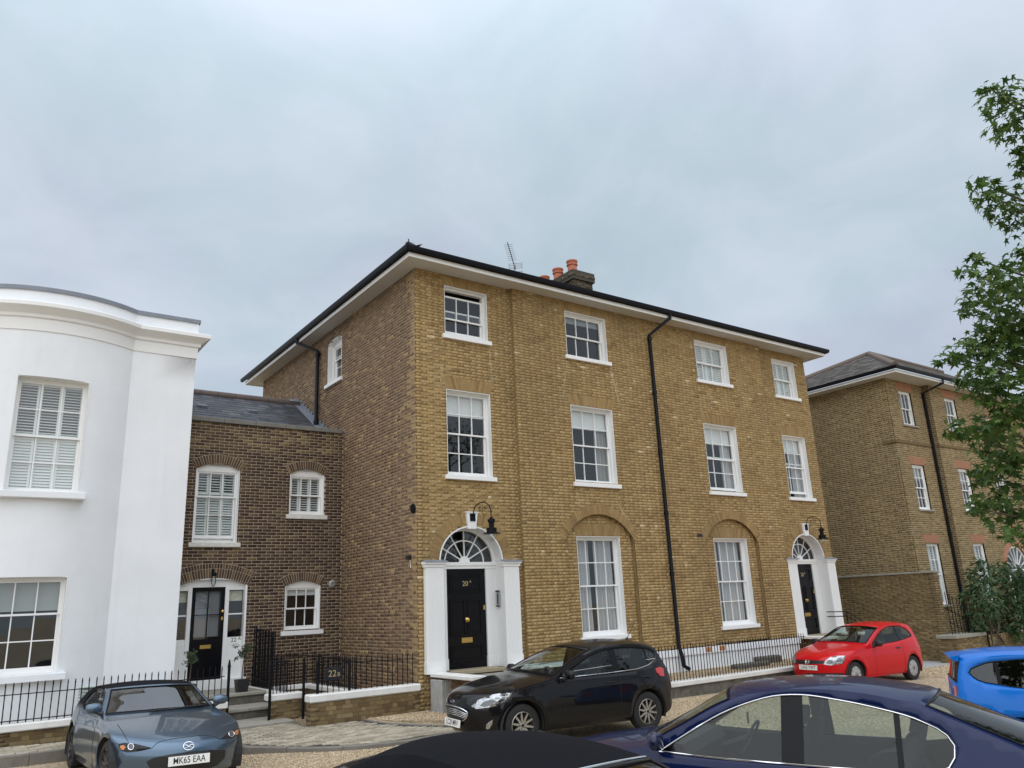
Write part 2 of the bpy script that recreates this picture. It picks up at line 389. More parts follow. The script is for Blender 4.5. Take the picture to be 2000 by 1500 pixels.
# ------------------------------------------------------------------ sash windows
def window(F, parent, a0, a1, b0, b1, cols=3, up=2, lo=2, rise=0, reveal=.13, lining=True, sill=(.08, .105, .07), cover=None, drop=0.0, lift=0.0, sillm=None, split=None, label=None, glass=None, frame_w=.05, room=True, cov_c=.13):
    """part 'window' (its fixed frame) with sashes, panes, sill and what hangs behind the glass as sub-parts"""
    c = -reveal; fw = frame_w
    fr = MB()
    fbox(fr, F, a0+.012, a0+fw, b0, b1, c-.12, c); fbox(fr, F, a1-fw, a1-.012, b0, b1, c-.12, c)
    fbox(fr, F, a0+fw, a1-fw, b1-fw, b1-.004, c-.12, c-.001); fbox(fr, F, a0+fw, a1-fw, b0, b0+.035, c-.12, c-.001)
    w = fr.build('window', SASH, parent)
    if label: w['label'] = label
    if lining:
        rv = MB(); fbox(rv, F, a0, a0+.012, b0, b1, c-.10, .003); fbox(rv, F, a1-.012, a1, b0, b1, c-.10, .003)
        if not rise: fbox(rv, F, a0+.012, a1-.012, b1-.012, b1, c-.10, .003)
        else:
            pts = arc((a0+a1)/2, b1, (a1-a0)/2, rise, pi, 0, 14); pin = arc((a0+a1)/2, b1, (a1-a0)/2-.012, rise-.012, pi, 0, 14)
            for i in range(14): rv.prism([pts[i], pts[i+1], pin[i+1], pin[i]], F, -.10+c, .003)
        rv.build('reveal', WHITE, w)
    if rise:
        hd = MB(); pts = arc((a0+a1)/2, b1, (a1-a0)/2-.013, rise-.013, pi, 0, 14); hd.prism([(a0+.013, b1-.003)]+pts[1:-1]+[(a1-.013, b1-.003)], F, c-.05, c+.002); hd.build('arched_head', SASH, w)
    if sill:
        sl = MB(); s0 = sill[0]
        fbox(sl, F, a0-s0, a1+s0, b0-sill[1], b0-.002, -.05, sill[2]); fbox(sl, F, a0+.014, a1-.014, b0-.03, b0+.012, c-.02, -.05)
        sl.build('sill', sillm or WHITE, w, bevel=.006)
    A0, A1 = a0+fw, a1-fw; B0, B1 = b0+.035, b1-fw; H = B1-B0
    mid = B0 + H*(split if split is not None else lo/(up+lo))
    for nm, r, z0, z1, cc in (('upper_sash', up, mid-.02, B1, c-.03), ('lower_sash', lo, B0, mid+.02, c-.075)):
        if r == 0: continue
        if nm == 'upper_sash': z0 -= drop; z1 -= drop
        else: z0 += lift; z1 += lift
        st, tr, br = .042, .042 if nm == 'upper_sash' else .036, .036 if nm == 'upper_sash' else .075
        s = MB(); fbox(s, F, A0, A0+st, z0, z1, cc-.04, cc); fbox(s, F, A1-st, A1, z0, z1, cc-.04, cc)
        fbox(s, F, A0+st, A1-st, z1-tr, z1, cc-.04, cc-.001); fbox(s, F, A0+st, A1-st, z0, z0+br, cc-.04, cc-.001)
        g0, g1, h0, h1 = A0+st, A1-st, z0+br, z1-tr; bw = .011
        for i in range(1, cols):
            x = g0+(g1-g0)*i/cols; fbox(s, F, x-bw, x+bw, h0, h1, cc-.035, cc-.003)
        for j in range(1, r):
            z = h0+(h1-h0)*j/r; fbox(s, F, g0, g1, z-bw, z+bw, cc-.035, cc-.005)
        s.build(nm, SASH, w)
        for i in range(cols):
            for j in range(r):
                x0 = g0+(g1-g0)*i/cols; x1 = g0+(g1-g0)*(i+1)/cols; z0_ = h0+(h1-h0)*j/r; z1_ = h0+(h1-h0)*(j+1)/r
                p = MB(); t1, t2 = random.uniform(-.0022, .0022), random.uniform(-.0022, .0022)   # panes never lie quite true
                p.add([F(x0, z0_, cc-.02-t1), F(x1, z0_, cc-.02+t1), F(x1, z1_, cc-.02+t1+t2), F(x0, z1_, cc-.02-t1+t2)], [(0, 1, 2, 3)])
                p.build('pane', glass or GLASS, w)
    if cover:
        for cv in cover: covering(F, w, A0, A1, B0, B1, c-cov_c, *cv)
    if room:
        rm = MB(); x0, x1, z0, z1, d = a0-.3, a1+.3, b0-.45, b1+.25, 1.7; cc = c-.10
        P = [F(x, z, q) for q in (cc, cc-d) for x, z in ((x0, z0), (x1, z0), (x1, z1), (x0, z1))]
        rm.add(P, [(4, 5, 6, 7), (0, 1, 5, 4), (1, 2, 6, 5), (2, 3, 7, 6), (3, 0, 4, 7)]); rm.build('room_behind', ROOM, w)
    return w
def covering(F, w, A0, A1, B0, B1, c, kind, *p):
    H = B1-B0; W = A1-A0
    if kind == 'blind':
        m = MB(); fbox(m, F, A0+.01, A1-.01, B1-H*p[0], B1+.03, c-.008, c); fbox(m, F, A0+.01, A1-.01, B1-H*p[0]-.02, B1-H*p[0], c-.014, c+.004); m.build('roller_blind', p[1] if len(p) > 1 else BLIND, w)
    elif kind == 'shutter':                      # (panels, tilt, z range)
        n, tilt = p[0], p[1]; f0, f1 = p[2] if len(p) > 2 else (0, 1); z0, z1 = B0+H*f0, B0+H*f1
        fr = MB(); sl = MB(); st = .045
        for i in range(n):
            x0, x1 = A0+W*i/n+.003, A0+W*(i+1)/n-.003
            fbox(fr, F, x0, x0+st, z0, z1, c-.03, c); fbox(fr, F, x1-st, x1, z0, z1, c-.03, c)
            fbox(fr, F, x0+st, x1-st, z0, z0+.06, c-.029, c-.001); fbox(fr, F, x0+st, x1-st, z1-.06, z1, c-.029, c-.001)
            k = int((z1-z0-.12)/.058); ph = (z1-z0-.12)/max(k, 1)
            for j in range(k):
                zc = z0+.06+(j+.5)*ph; dz, dc = .033*sin(tilt), .033*cos(tilt)
                sl.add([F(x0+st, zc-dz, c-.015+dc), F(x1-st, zc-dz, c-.015+dc), F(x1-st, zc+dz, c-.015-dc), F(x0+st, zc+dz, c-.015-dc)], [(0, 1, 2, 3)])
        f = fr.build('shutter', SHUT, w)
        tag(sl.build('louvres', SHUT, w), kind='stuff')
    elif kind == 'curtain':                      # (u0,u1, material)
        x0, x1 = A0+W*p[0], A0+W*p[1]; n = max(8, int((x1-x0)/.018)); m = MB(); vs = []
        ph = random.uniform(0, 6)
        for i in range(n+1):
            x = x0+(x1-x0)*i/n; q = .035*sin(x*52+ph)+.018*sin(x*23+ph*2)
            for z, s in ((B0-.1, 1.25), (B0+H*.5, 1), (B1+.1, .7)): vs.append(F(x+.01*sin(z*3+i), z, c-.06+q*s))
        m.add(vs, [(i*3+j, (i+1)*3+j, (i+1)*3+j+1, i*3+j+1) for i in range(n) for j in (0, 1)])
        m.build('curtain', p[2], w, smooth=80)
# ------------------------------------------------------------------ ground
def gz(x, y):
    return -.13 - .0105*(max(min(x, 60), -20)-3) + .0143*(max(min(y, 13), -15)-13) + .03*max(0, min(3-x, 8)) + .035*math.exp(-((x-9)**2+(y-11.2)**2)/14)
def pz(x, y):
    return -.04*max(0, 15-y) + .028*max(0, 5-x)
def at(px, py, Y=None, X=None, Z=None):
    r = ray(px, py)
    k = Y/r.y if Y is not None else X/r.x if X is not None else (Z-CAMH)/r.z
    return Vector((0, 0, CAMH)) + r*k
def inside(p, poly):
    x, y = p; c = False; j = len(poly)-1
    for i in range(len(poly)):
        (a, b), (d, e) = poly[i], poly[j]
        if (b > y) != (e > y) and x < (d-a)*(y-b)/(e-b)+a: c = not c
        j = i
    return c

def gravel_mat():
    m = bpy.data.materials.new('gravel'); m.use_nodes = True
    t = m.node_tree; b = t.nodes['Principled BSDF']; N = t.nodes.new; K = t.links.new
    g = N('ShaderNodeNewGeometry'); v = N('ShaderNodeTexVoronoi'); v.inputs['Scale'].default_value = 42; K(g.outputs['Position'], v.inputs['Vector'])
    r = N('ShaderNodeValToRGB'); s = N('ShaderNodeSeparateColor'); K(v.outputs['Color'], s.inputs[0]); K(s.outputs[0], r.inputs[0])
    e = r.color_ramp.elements; e[0].color = (.19, .13, .075, 1); e[1].color = (.70, .61, .48, 1); e.new(.35).color = (.44, .33, .19, 1); e.new(.7).color = (.54, .43, .28, 1)
    n = N('ShaderNodeTexNoise'); n.inputs['Scale'].default_value = .7; n.inputs['Detail'].default_value = 5; K(g.outputs['Position'], n.inputs['Vector'])
    q = N('ShaderNodeMapRange'); K(n.outputs[0], q.inputs[0]); q.inputs[1].default_value = .4; q.inputs[2].default_value = .7; q.inputs[4].default_value = .45
    x = N('ShaderNodeMix'); x.data_type = 'RGBA'; K(q.outputs[0], x.inputs[0]); K(r.outputs[0], x.inputs[6]); x.inputs[7].default_value = (.25, .20, .135, 1)
    K(x.outputs[2], b.inputs['Base Color']); b.inputs['Roughness'].default_value = .9
    bp = N('ShaderNodeBump'); bp.inputs['Strength'].default_value = .9; bp.inputs['Distance'].default_value = .02; bp.invert = True
    K(v.outputs['Distance'], bp.inputs['Height']); K(bp.outputs[0], b.inputs['Normal']); return m
GRAVEL = gravel_mat()
xs = np.concatenate([np.linspace(-900, -20, 6), np.linspace(-15, 45, 61), np.linspace(60, 900, 6)])
ys = np.concatenate([np.linspace(-900, -20, 6), np.linspace(-15, 40, 56), np.linspace(60, 900, 6)])
V = np.array([(x, y, gz(x, y)) for y in ys for x in xs]); nx = len(xs)
FA = np.array([(j*nx+i, j*nx+i+1, (j+1)*nx+i+1, (j+1)*nx+i) for j in range(len(ys)-1) for i in range(nx-1)])
tag(link(bpy.data.objects.new('ground', bulk_mesh('ground', V, FA, GRAVEL))), 'pale gravel ground of the parking court', kind='structure')

# loose pebbles on the gravel where the photograph shows it from near
PEB = piece_mat('pebble', [(0, (.26, .18, .10)), (.35, (.50, .37, .22)), (.7, (.64, .52, .36)), (1, (.80, .74, .64))], stain=(.7, .25, (.28, .21, .13)), bump=(60, .2, .003), grain=(60, .1))
def pebbles(name, poly, dens, zf, smin=.008, smax=.020):
    xs_ = [p[0] for p in poly]; ys_ = [p[1] for p in poly]
    area = (max(xs_)-min(xs_))*(max(ys_)-min(ys_)); n = int(area*dens)
    pts = [(random.uniform(min(xs_), max(xs_)), random.uniform(min(ys_), max(ys_))) for _ in range(n)]
    pts = [p for p in pts if inside(p, poly)]; n = len(pts)
    base = np.array([(1, 0, 0), (0, 1, 0), (-1, 0, 0), (0, -1, 0), (0, 0, .75), (0, 0, -.75)], float)
    fc = np.array([(0, 1, 4), (1, 2, 4), (2, 3, 4), (3, 0, 4), (1, 0, 5), (2, 1, 5), (3, 2, 5), (0, 3, 5)])
    S = rng.uniform(smin, smax, (n, 1, 3))*np.array([1, 1, .7]); A = rng.uniform(0, 2*pi, n)
    R = np.zeros((n, 3, 3)); R[:, 0, 0] = np.cos(A); R[:, 0, 1] = -np.sin(A); R[:, 1, 0] = np.sin(A); R[:, 1, 1] = np.cos(A); R[:, 2, 2] = 1
    Vv = (base[None]+rng.uniform(-.25, .25, (n, 6, 3)))*S; Vv = np.einsum('nij,nkj->nki', R, Vv)
    Vv += np.array([(x, y, zf(x, y)+.005) for x, y in pts])[:, None, :]
    me = bulk_mesh(name, Vv.reshape(-1, 3), (fc[None]+(np.arange(n)*6)[:, None, None]).reshape(-1, 3), PEB, np.repeat(rng.beta(2, 2, n), 6))
    return link(bpy.data.objects.new(name, me))
kerb_pts = [(-4, 15.2), (.2, 15.3), (1.1, 15.2), (2.2, 15.42), (3.4, 15.40), (3.95, 14.7), (4.36, 13.86), (4.89, 13.44), (5.40, 13.03), (5.85, 12.78), (6.33, 12.66), (6.9, 12.66), (7.5, 12.72), (8.3, 12.8)]
isl_pts = [(7.0, 14.98), (7.02, 14.75), (7.16, 14.3), (7.5, 13.75), (7.9, 13.35), (8.3, 13.1)]
tag(pebbles('gravel', [(4.0, 13.9), (4.6, 13.6), (5.40, 12.97), (6.33, 12.58), (8.3, 12.65), (8.4, 10.6), (4.2, 11.0)], 1500, gz), 'loose pale pebbles of the gravel court', 'gravel', kind='stuff')
tag(pebbles('gravel_verge', [(7.05, 15), (7.1, 14.6), (7.25, 14.3), (7.55, 13.82), (7.95, 13.42), (8.4, 13.2), (8.4, 15)], 1300, lambda x, y: .0), 'loose pebbles inside the curved kerb beside the brick house', 'gravel', kind='stuff')
tag(pebbles('gravel_apron', [(10.6, 9.2), (15.5, 9.2), (18.2, 13.3), (11.6, 13.45)], 1000, gz, .010, .024), 'loose pebbles between the black hatchback and the white coping', 'gravel', kind='stuff')
tag(pebbles('gravel_far', [(21.5, 10.2), (25.5, 10.2), (25.8, 13.0), (22.0, 13.0)], 400, gz, .015, .03), 'loose pebbles beside the red hatchback', 'gravel', kind='stuff')

# verge of gravel inside the kerb, raised to the paving's level
m_ = MB(); ip = isl_pts + [(8.4, 13.05), (8.4, 15.0)]
m_.add([(x, y, pz(x, y)+.004) for x, y in ip], [tuple(range(len(ip)))]); tag(m_.build('verge', GRAVEL), 'gravel verge inside the curved kerb', kind='structure')

# setts
SETT = piece_mat('sett', [(0, (.23, .20, .15)), (.5, (.37, .325, .245)), (1, (.50, .45, .35))], stain=(1.3, .35, (.20, .17, .125)), bump=(60, .5, .006))
pav_poly = [(x, y+.07) for x, y in kerb_pts] + [(8.4, 12.9), (8.4, 13.0)] + [(x-.04, y) for x, y in isl_pts[::-1]] + [(5.9, 15.0), (5.9, 16.9), (4.75, 16.9), (4.75, 16.45), (-4, 16.45)]
pav = MB(); tag_ = [(x, y) for x, y in pav_poly]
res = delaunay_2d_cdt([Vector(p) for p in pav_poly], [(i, (i+1) % len(pav_poly)) for i in range(len(pav_poly))], [], 1, 1e-5)
pav.add([(p.x, p.y, pz(p.x, p.y)-.016) for p in res[0]], [tuple(f) for f in res[2]])
paving = tag(pav.build('paving', mat('sett_joints', (.045, .038, .030), .95)), 'pale brick setts paving the forecourt', kind='structure')
sb = MB(); recs = []
for r in range(45):
    y = 12.55 + r*.107
    for k in range(-19, 42):
        x = k*.209 + (r % 2)*.1045
        if all(inside((x+dx, y+dy), pav_poly) for dx in (-.11, .11) for dy in (-.055, .055)) and not (x > 4.7 and y > 15.9):
            recs.append((x+random.uniform(-.003, .003), y+random.uniform(-.003, .003), random.uniform(-.05, .05)))
def _key(r):
    q = proj((r[0], r[1], 0)); return -1 if q is None or q[0] < 0 or q[1] > 1500 else 1/q[2]
recs.sort(key=_key, reverse=True)
for i, (x, y, a) in enumerate(recs[:300]):
    o = bpy.data.objects.new('sett', piece_mesh('sett', .194, .092, .05, SETT, .008)); col.objects.link(o); o.parent = paving
    o.matrix_basis = Matrix.Translation((x, y, pz(x, y)+random.uniform(-.002, .003))) @ Matrix.Rotation(a*.3, 4, 'Z') @ Matrix.Rotation(-pi/2, 4, 'X')
    o['tint'] = random.betavariate(2, 2)
rs = recs[300:]; Vs = []; Fs = []; Ts = []
for x, y, a in rs:
    n = len(Vs); z = pz(x, y)+random.uniform(-.002, .003); t = random.betavariate(2, 2)
    Vs += [(x-.092, y-.041, z), (x+.092, y-.041, z), (x+.092, y+.041, z), (x-.092, y+.041, z), (x-.098, y-.047, z-.03), (x+.098, y-.047, z-.03), (x+.098, y+.047, z-.03), (x-.098, y+.047, z-.03)]
    Fs += [(n, n+1, n+2, n+3), (n, n+4, n+5, n+1), (n+1, n+5, n+6, n+2), (n+2, n+6, n+7, n+3), (n+3, n+7, n+4, n)]; Ts += [t]*8
tag(link(bpy.data.objects.new('sett_field', bulk_mesh('sett_field', np.array(Vs), np.array(Fs), SETT, np.array(Ts))), paving), kind='stuff')

# kerb stones
KERB = mat('kerb_stone', (.17, .155, .135), .9, noise=(6, .6, (.26, .235, .195)), bump=(30, .4, .008))
def kerb(name, pts, zf, w, h, label):
    root = tag(thing(name, (pts[0][0], pts[0][1], zf(*pts[0])), label, None), kind='structure')
    d = [0]
    for a, b in zip(pts, pts[1:]): d.append(d[-1]+hypot(b[0]-a[0], b[1]-a[1]))
    def P(s):
        for i in range(len(d)-1):
            if s <= d[i+1] or i == len(d)-2:
                k = (s-d[i])/(d[i+1]-d[i]); return Vector((pts[i][0]+(pts[i+1][0]-pts[i][0])*k, pts[i][1]+(pts[i+1][1]-pts[i][1])*k))
    n = max(1, round(d[-1]/.91))
    for i in range(n):
        s0, s1 = d[-1]*i/n+.004, d[-1]*(i+1)/n-.004; m = MB(); vs = []; dz = random.uniform(-.006, .006)
        for k in range(5):
            s = s0+(s1-s0)*k/4; p = P(s); t = (P(min(s+.05, d[-1]))-P(max(s-.05, 0))).normalized(); nn = Vector((-t.y, t.x)); z = zf(p.x, p.y)+.004+dz
            for o, zz in ((-w/2, z-h), (-w/2, z-.012), (-w/2+.012, z), (w/2-.012, z), (w/2, z-.012), (w/2, z-h)): q = p+nn*o; vs.append((q.x, q.y, zz))
        m.add(vs, [(k*6+j, (k+1)*6+j, (k+1)*6+j+1, k*6+j+1) for k in range(4) for j in range(5)]+[tuple(range(6)), tuple(range(24, 30))])
        m.build('kerb_stone', KERB, root)
kerb('kerb', kerb_pts, pz, .13, .22, 'grey stone kerb between the setts and the gravel')
kerb('verge_kerb', isl_pts, pz, .07, .12, 'thin curved stone edging of the gravel verge')

# ------------------------------------------------------------------ main house, three storeys of yellow stock brick
YELB = piece_mat('yellow_stock_brick', [(0, (.185, .115, .047)), (.2, (.290, .190, .082)), (.5, (.385, .260, .113)), (.8, (.452, .322, .150)), (1, (.62, .49, .30))],
                 stain=(.50, .70, (.205, .140, .069)), stain2=(2.6, .38, (.43, .315, .17)), stain3=(7.0, .30, (.205, .140, .066)))
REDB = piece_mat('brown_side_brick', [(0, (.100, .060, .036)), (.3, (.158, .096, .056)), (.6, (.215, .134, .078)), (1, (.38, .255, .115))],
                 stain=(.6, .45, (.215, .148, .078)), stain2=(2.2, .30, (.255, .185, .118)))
M_YEL = mat('dark_mortar', (.190, .122, .052), .95, noise=(1.6, .6, (.30, .205, .098)), bump=(60, .4, .004))
M_PINK = mat('pinkish_mortar', (.375, .285, .195), .95, noise=(.7, .6, (.275, .20, .128)), bump=(50, .4, .005))
RVL = mat('yellow_brick_return', (.25, .17, .075), .95, noise=(9, .6, (.34, .24, .105)), bump=(40, .5, .006))
house = thing('brick_house', (15.8, 15.0, 0), 'three-storey yellow brick townhouse with two arched black front doors and wide eaves', 'house')
BK = Bricks()
FL = Frame((0, 15.10, 0), (1, 0, 0), (0, -1, 0)); FC = Frame((0, 15.0, 0), (1, 0, 0), (0, -1, 0)); FS = Frame((8.25, 0, 0), (0, -1, 0), (-1, 0, 0))
NAR1, NAR2, WD1, WD2 = (9.04, 10.27), (21.68, 22.89), (12.71, 14.16), (17.79, 19.25)
TOPZ, MIDZ, GZ = (8.27, 9.53), (4.90, 6.92), (1.17, 3.57)
def ytint(a, z):
    t = .12+.72*random.betavariate(2.3, 2.3)
    if random.random() < .006: t = 1.0
    if random.random() < .03: t *= .3
    return t
d1, d2 = 9.62, 22.19
BK.wall(FL, 8.25, 11.04, 0, 9.82, cutter(8.25, 11.04, [(*NAR1, *TOPZ), (*NAR1, *MIDZ), (d1-.84, d1+.84, .5, 2.97, .78)]), .0744, tint=ytint, mort=.004, jit=.0015)
BK.wall(FC, 11.0, 20.95, .70, 9.82, cutter(11.0, 20.95, [(*WD1, *TOPZ), (*WD1, *MIDZ), (*WD2, *TOPZ), (*WD2, *MIDZ), (12.26, 14.60, .5, 3.50, .61), (17.33, 19.67, .5, 3.50, .61)]), .0744, tint=ytint, mort=.004, jit=.0015)
BK.wall(FL, 20.95, 23.48, 0, 9.82, cutter(20.95, 23.48, [(*NAR2, *TOPZ), (*NAR2, *MIDZ), (d2-.84, d2+.84, .5, 2.97, .78)]), .0744, tint=ytint, mort=.004, jit=.0015)
for x0, x1, w in ((12.26, 14.60, WD1), (17.33, 19.67, WD2)):
    def rec(z, x0=x0, x1=x1, w=w):
        c = (x0+x1)/2; h = 1.17 if z < 3.5 else 1.17*sqrt(max(0, 1-((z-3.5)/.61)**2)); lo, hi = c-h, c+h
        return [(lo, w[0]), (w[1], hi)] if GZ[0] < z < GZ[1] else [(lo, hi)]
    BK.wall(FL, x0, x1, .72, 4.11, rec, .0744, tint=ytint, mort=.004, jit=.0015)
BK.finish(house, YELB, M_YEL)
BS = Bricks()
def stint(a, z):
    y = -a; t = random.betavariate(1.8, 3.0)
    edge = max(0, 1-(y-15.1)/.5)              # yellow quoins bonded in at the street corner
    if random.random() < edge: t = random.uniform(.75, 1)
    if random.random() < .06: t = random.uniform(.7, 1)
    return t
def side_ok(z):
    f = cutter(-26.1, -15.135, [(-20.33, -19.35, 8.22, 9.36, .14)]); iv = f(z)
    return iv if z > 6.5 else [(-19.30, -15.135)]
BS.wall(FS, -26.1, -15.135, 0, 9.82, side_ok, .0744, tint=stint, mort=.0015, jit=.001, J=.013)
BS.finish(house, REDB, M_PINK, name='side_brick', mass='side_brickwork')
# returns of the projecting centre, reveals of the blind arches
rv = MB(); fbox(rv, FC, 11.003, 11.03, .0, 9.80, -.12, -.010); rv.build('brick_return', RVL, house)
for x0, x1 in ((12.26, 14.60), (17.33, 19.67)):
    c = (x0+x1)/2; pts = [(x1, .72), (x1, 3.5)]+arc(c, 3.5, 1.17, .61, 0, pi, 20)[1:]+[(x0, .72)]
    pin = [(x1+.03, .72), (x1+.03, 3.5)]+arc(c, 3.5, 1.20, .64, 0, pi, 20)[1:]+[(x0-.03, .72)]
    rv = MB()
    for i in range(len(pts)-1): rv.prism([pts[i], pts[i+1], pin[i+1], pin[i]], FC, -.12, -.010)
    rv.build('arch_return', RVL, house)
    bp_ = MB(); fbox(bp_, FL, x0-.04, x1+.04, GZ[1]+.08, 4.2, -.06, -.03); bp_.build('arch_backing', RVL, house)
# gauged arches: voussoirs over the blind arches and doors, flat arches over the windows
for x0, x1 in ((12.26, 14.60), (17.33, 19.67)):
    c = (x0+x1)/2; voussoirs(FC, house, YELB, c, 2.76, 1.36, 1.60, radians(32), radians(148), 40, c=.003)
for c in (d1, d2):
    voussoirs(FL, house, YELB, c, 2.97, .86, 1.10, radians(4), radians(79), 22, c=.003); voussoirs(FL, house, YELB, c, 2.97, .86, 1.10, radians(101), radians(176), 22, c=.003)
def flat_arch(F, a0, a1, b, n, h=.30, parent=None, m=None, c=.002):
    cx = (a0+a1)/2; mb = MB(); vs = []
    for i in range(n):
        x0, x1 = a0+(a1-a0)*i/n+.005, a0+(a1-a0)*(i+1)/n-.005; k = .22
        mb.prism([(x0, b), (x1, b), (x1+(x1-cx)*k, b+h), (x0+(x0-cx)*k, b+h)], F, -.02, c+random.uniform(0, .002))
    o = mb.build('flat_arch', m, parent); me = o.data; a = me.attributes.new('tint', 'FLOAT', 'POINT')
    t = np.repeat(rng.beta(2, 2, n)*.40+.04, 8); a.data.foreach_set('value', t.astype(np.float32))
for F, w in ((FL, NAR1), (FC, WD1), (FC, WD2), (FL, NAR2)):
    flat_arch(F, w[0], w[1], MIDZ[1]+.006, int((w[1]-w[0])/.065), parent=house, m=YELB); flat_arch(F, w[0], w[1], TOPZ[1]+.006, int((w[1]-w[0])/.065), .25, parent=house, m=YELB)
for w in (WD1, WD2): flat_arch(FL, w[0], w[1], GZ[1]+.006, int((w[1]-w[0])/.065), .30, parent=house, m=YELB)
# windows
window(FL, house, *NAR1, *TOPZ, 3, 1, 1, drop=.14, lift=.06, label='top-floor sash window with both sashes slightly open')
window(FC, house, *WD1, *TOPZ, 3, 1, 1, cover=[('blind', .14, mat('grey_blind', (.30, .32, .34), .8))])
window(FC, house, *WD2, *TOPZ, 3, 1, 1, cover=[('shutter', 2, 1.15)], label='top-floor sash window with white shutters closed behind the glass')
window(FL, house, *NAR2, *TOPZ, 3, 1, 1, cover=[('shutter', 2, 1.15)])
window(FL, house, *NAR1, *MIDZ, 3, 2, 2, cover=[('blind', .26)])
window(FC, house, *WD1, *MIDZ, 3, 2, 2, cover=[('blind', .25), ('curtain', .72, 1.0, CURTG)])
window(FC, house, *WD2, *MIDZ, 3, 2, 2, cover=[('blind', .25), ('curtain', .66, 1.0, CURTW)], lift=.05)
window(FL, house, *NAR2, *MIDZ, 3, 2, 2, cover=[('blind', .22), ('curtain', .0, .30, CURTW), ('curtain', .62, 1.0, CURTW)], lift=.12, label='first-floor sash window raised a hand above its sill')
window(FL, house, *WD1, *GZ, 4, 2, 2, cover=[('curtain', 0, .42, CURTW), ('curtain', .56, 1, CURTW)])
window(FL, house, *WD2, *GZ, 4, 2, 2, cover=[('curtain', 0, .30, CURTW), ('curtain', .36, 1, CURTW)])
window(FS, house, -20.33, -19.35, 8.22, 9.36, 2, 1, 2, rise=.14, split=.66, lift=.10, reveal=.16)
# plinth
pl = MB(); fbox(pl, FC, 11.0, 20.95, -.3, .52, .0, .03); fbox(pl, FC, 10.98, 20.97, .52, .70, .0, .075); pl.build('plinth', STUCCO, house, bevel=.008)
for x in (16.9, 17.46):
    a = MB(); fbox(a, FC, x-.11, x+.11, .56, .68, .074, .082); [fbox(a, FC, x-.09+i*.05, x-.06+i*.05, .58, .66, .082, .088) for i in range(4)]; a.build('air_brick', mat('orange_air_brick', (.50, .22, .09), .8), house)
# eaves: soffit, fascia, gutter, hipped slate roof
EX0, EX1, EY0, EY1 = 7.80, 23.98, 14.56, 26.7
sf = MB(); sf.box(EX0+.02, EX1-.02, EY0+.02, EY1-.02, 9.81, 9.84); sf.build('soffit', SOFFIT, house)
fs = MB()
for a in ((EX0, EX1, EY0, EY0+.02), (EX0, EX1, EY1-.02, EY1), (EX0, EX0+.02, EY0+.02, EY1-.02), (EX1-.02, EX1, EY0+.02, EY1-.02)): fs.box(*a, 9.795, 9.90)
fs.build('fascia', WHITE, house)
gp = [(0, 0), (.035, -.075), (.085, -.095), (.125, -.06), (.135, .03), (.125, .03), (.11, -.05), (.08, -.08), (.04, -.06), (.01, .02)]
gt = MB()
def gutter(p0, p1, nrm, z, mb):
    p0, p1, nrm = Vector(p0), Vector(p1), Vector(nrm); n = len(gp)
    vs = [Vector((*(p0+nrm*o-(p1-p0).normalized()*o).xy, z+h)) for o, h in gp]+[Vector((*(p1+nrm*o+(p1-p0).normalized()*o).xy, z+h)) for o, h in gp]
    mb.add(vs, [(i, (i+1) % n, n+(i+1) % n, n+i) for i in range(n)]+[tuple(range(n)), tuple(range(n, 2*n))])
gutter((EX0, EY0, 0), (EX1, EY0, 0), (0, -1, 0), 9.985, gt); gutter((EX0, EY1, 0), (EX0, EY0, 0), (-1, 0, 0), 9.985, gt); gutter((EX1, EY0, 0), (EX1, EY1, 0), (1, 0, 0), 9.985, gt)
gt.build('gutter', GUTTER, house, smooth=50)
SLATE = piece_mat('roof_slate', [(0, (.035, .037, .045)), (.5, (.060, .063, .075)), (1, (.11, .115, .13))], stain=(1.5, .4, (.10, .095, .085)), rough=.6, bump=(30, .4, .006))
def hip(x0, x1, y0, y1, z, slope):
    h = (y1-y0)/2*slope; r = (y1-y0)/2
    return [(x0, y0, z), (x1, y0, z), (x1, y1, z), (x0, y1, z), (x0+r, (y0+y1)/2, z+h), (x1-r, (y0+y1)/2, z+h)], [(0, 1, 5, 4), (1, 2, 5), (2, 3, 4, 5), (3, 0, 4)]
rf = MB(); hv, hf = hip(EX0-.06, EX1+.06, EY0-.06, EY1+.06, 10.01, .44); rf.add(hv, hf)
roof = rf.build('roof', SLATE, house)
# two eaves courses of slates and the hip tiles
es = MB()
for k in range(2):
    y = EY0-.07+k*.2; z = 10.022+k*.2*.44
    x = EX0+k*.15
    while x < EX1-.1: es.add([(x, y, z), (x+.29, y, z), (x+.29, y+.3, z+.132), (x, y+.3, z+.132), (x, y, z-.012), (x+.29, y, z-.012)], [(0, 1, 2, 3), (0, 4, 5, 1)]); x += .3
    y = EY0+.1
    while y < EY1-.3: x = EX0-.07+k*.2; es.add([(x, y, z), (x, y+.29, z), (x+.3, y+.29, z+.132), (x+.3, y, z+.132), (x, y, z-.012), (x, y+.29, z-.012)], [(0, 1, 2, 3), (0, 4, 5, 1)]); y += .3
o = es.build('eaves_slates', SLATE, roof); tag(o, kind='stuff')
ht = MB(); p0, p1 = Vector(hv[0]), Vector(hv[4])
for i in range(9): a = p0.lerp(p1, i/20+.004); b = p0.lerp(p1, (i+1)/20); ht.tube([a+Vector((0, 0, .03)), b+Vector((0, 0, .05))], [.075, .065], 8)
ht.tube([p0+Vector((.05, .05, .06)), p0+Vector((.05, .05, .20))], .014, 6)
ht.build('hip_tiles', SLATE, roof)
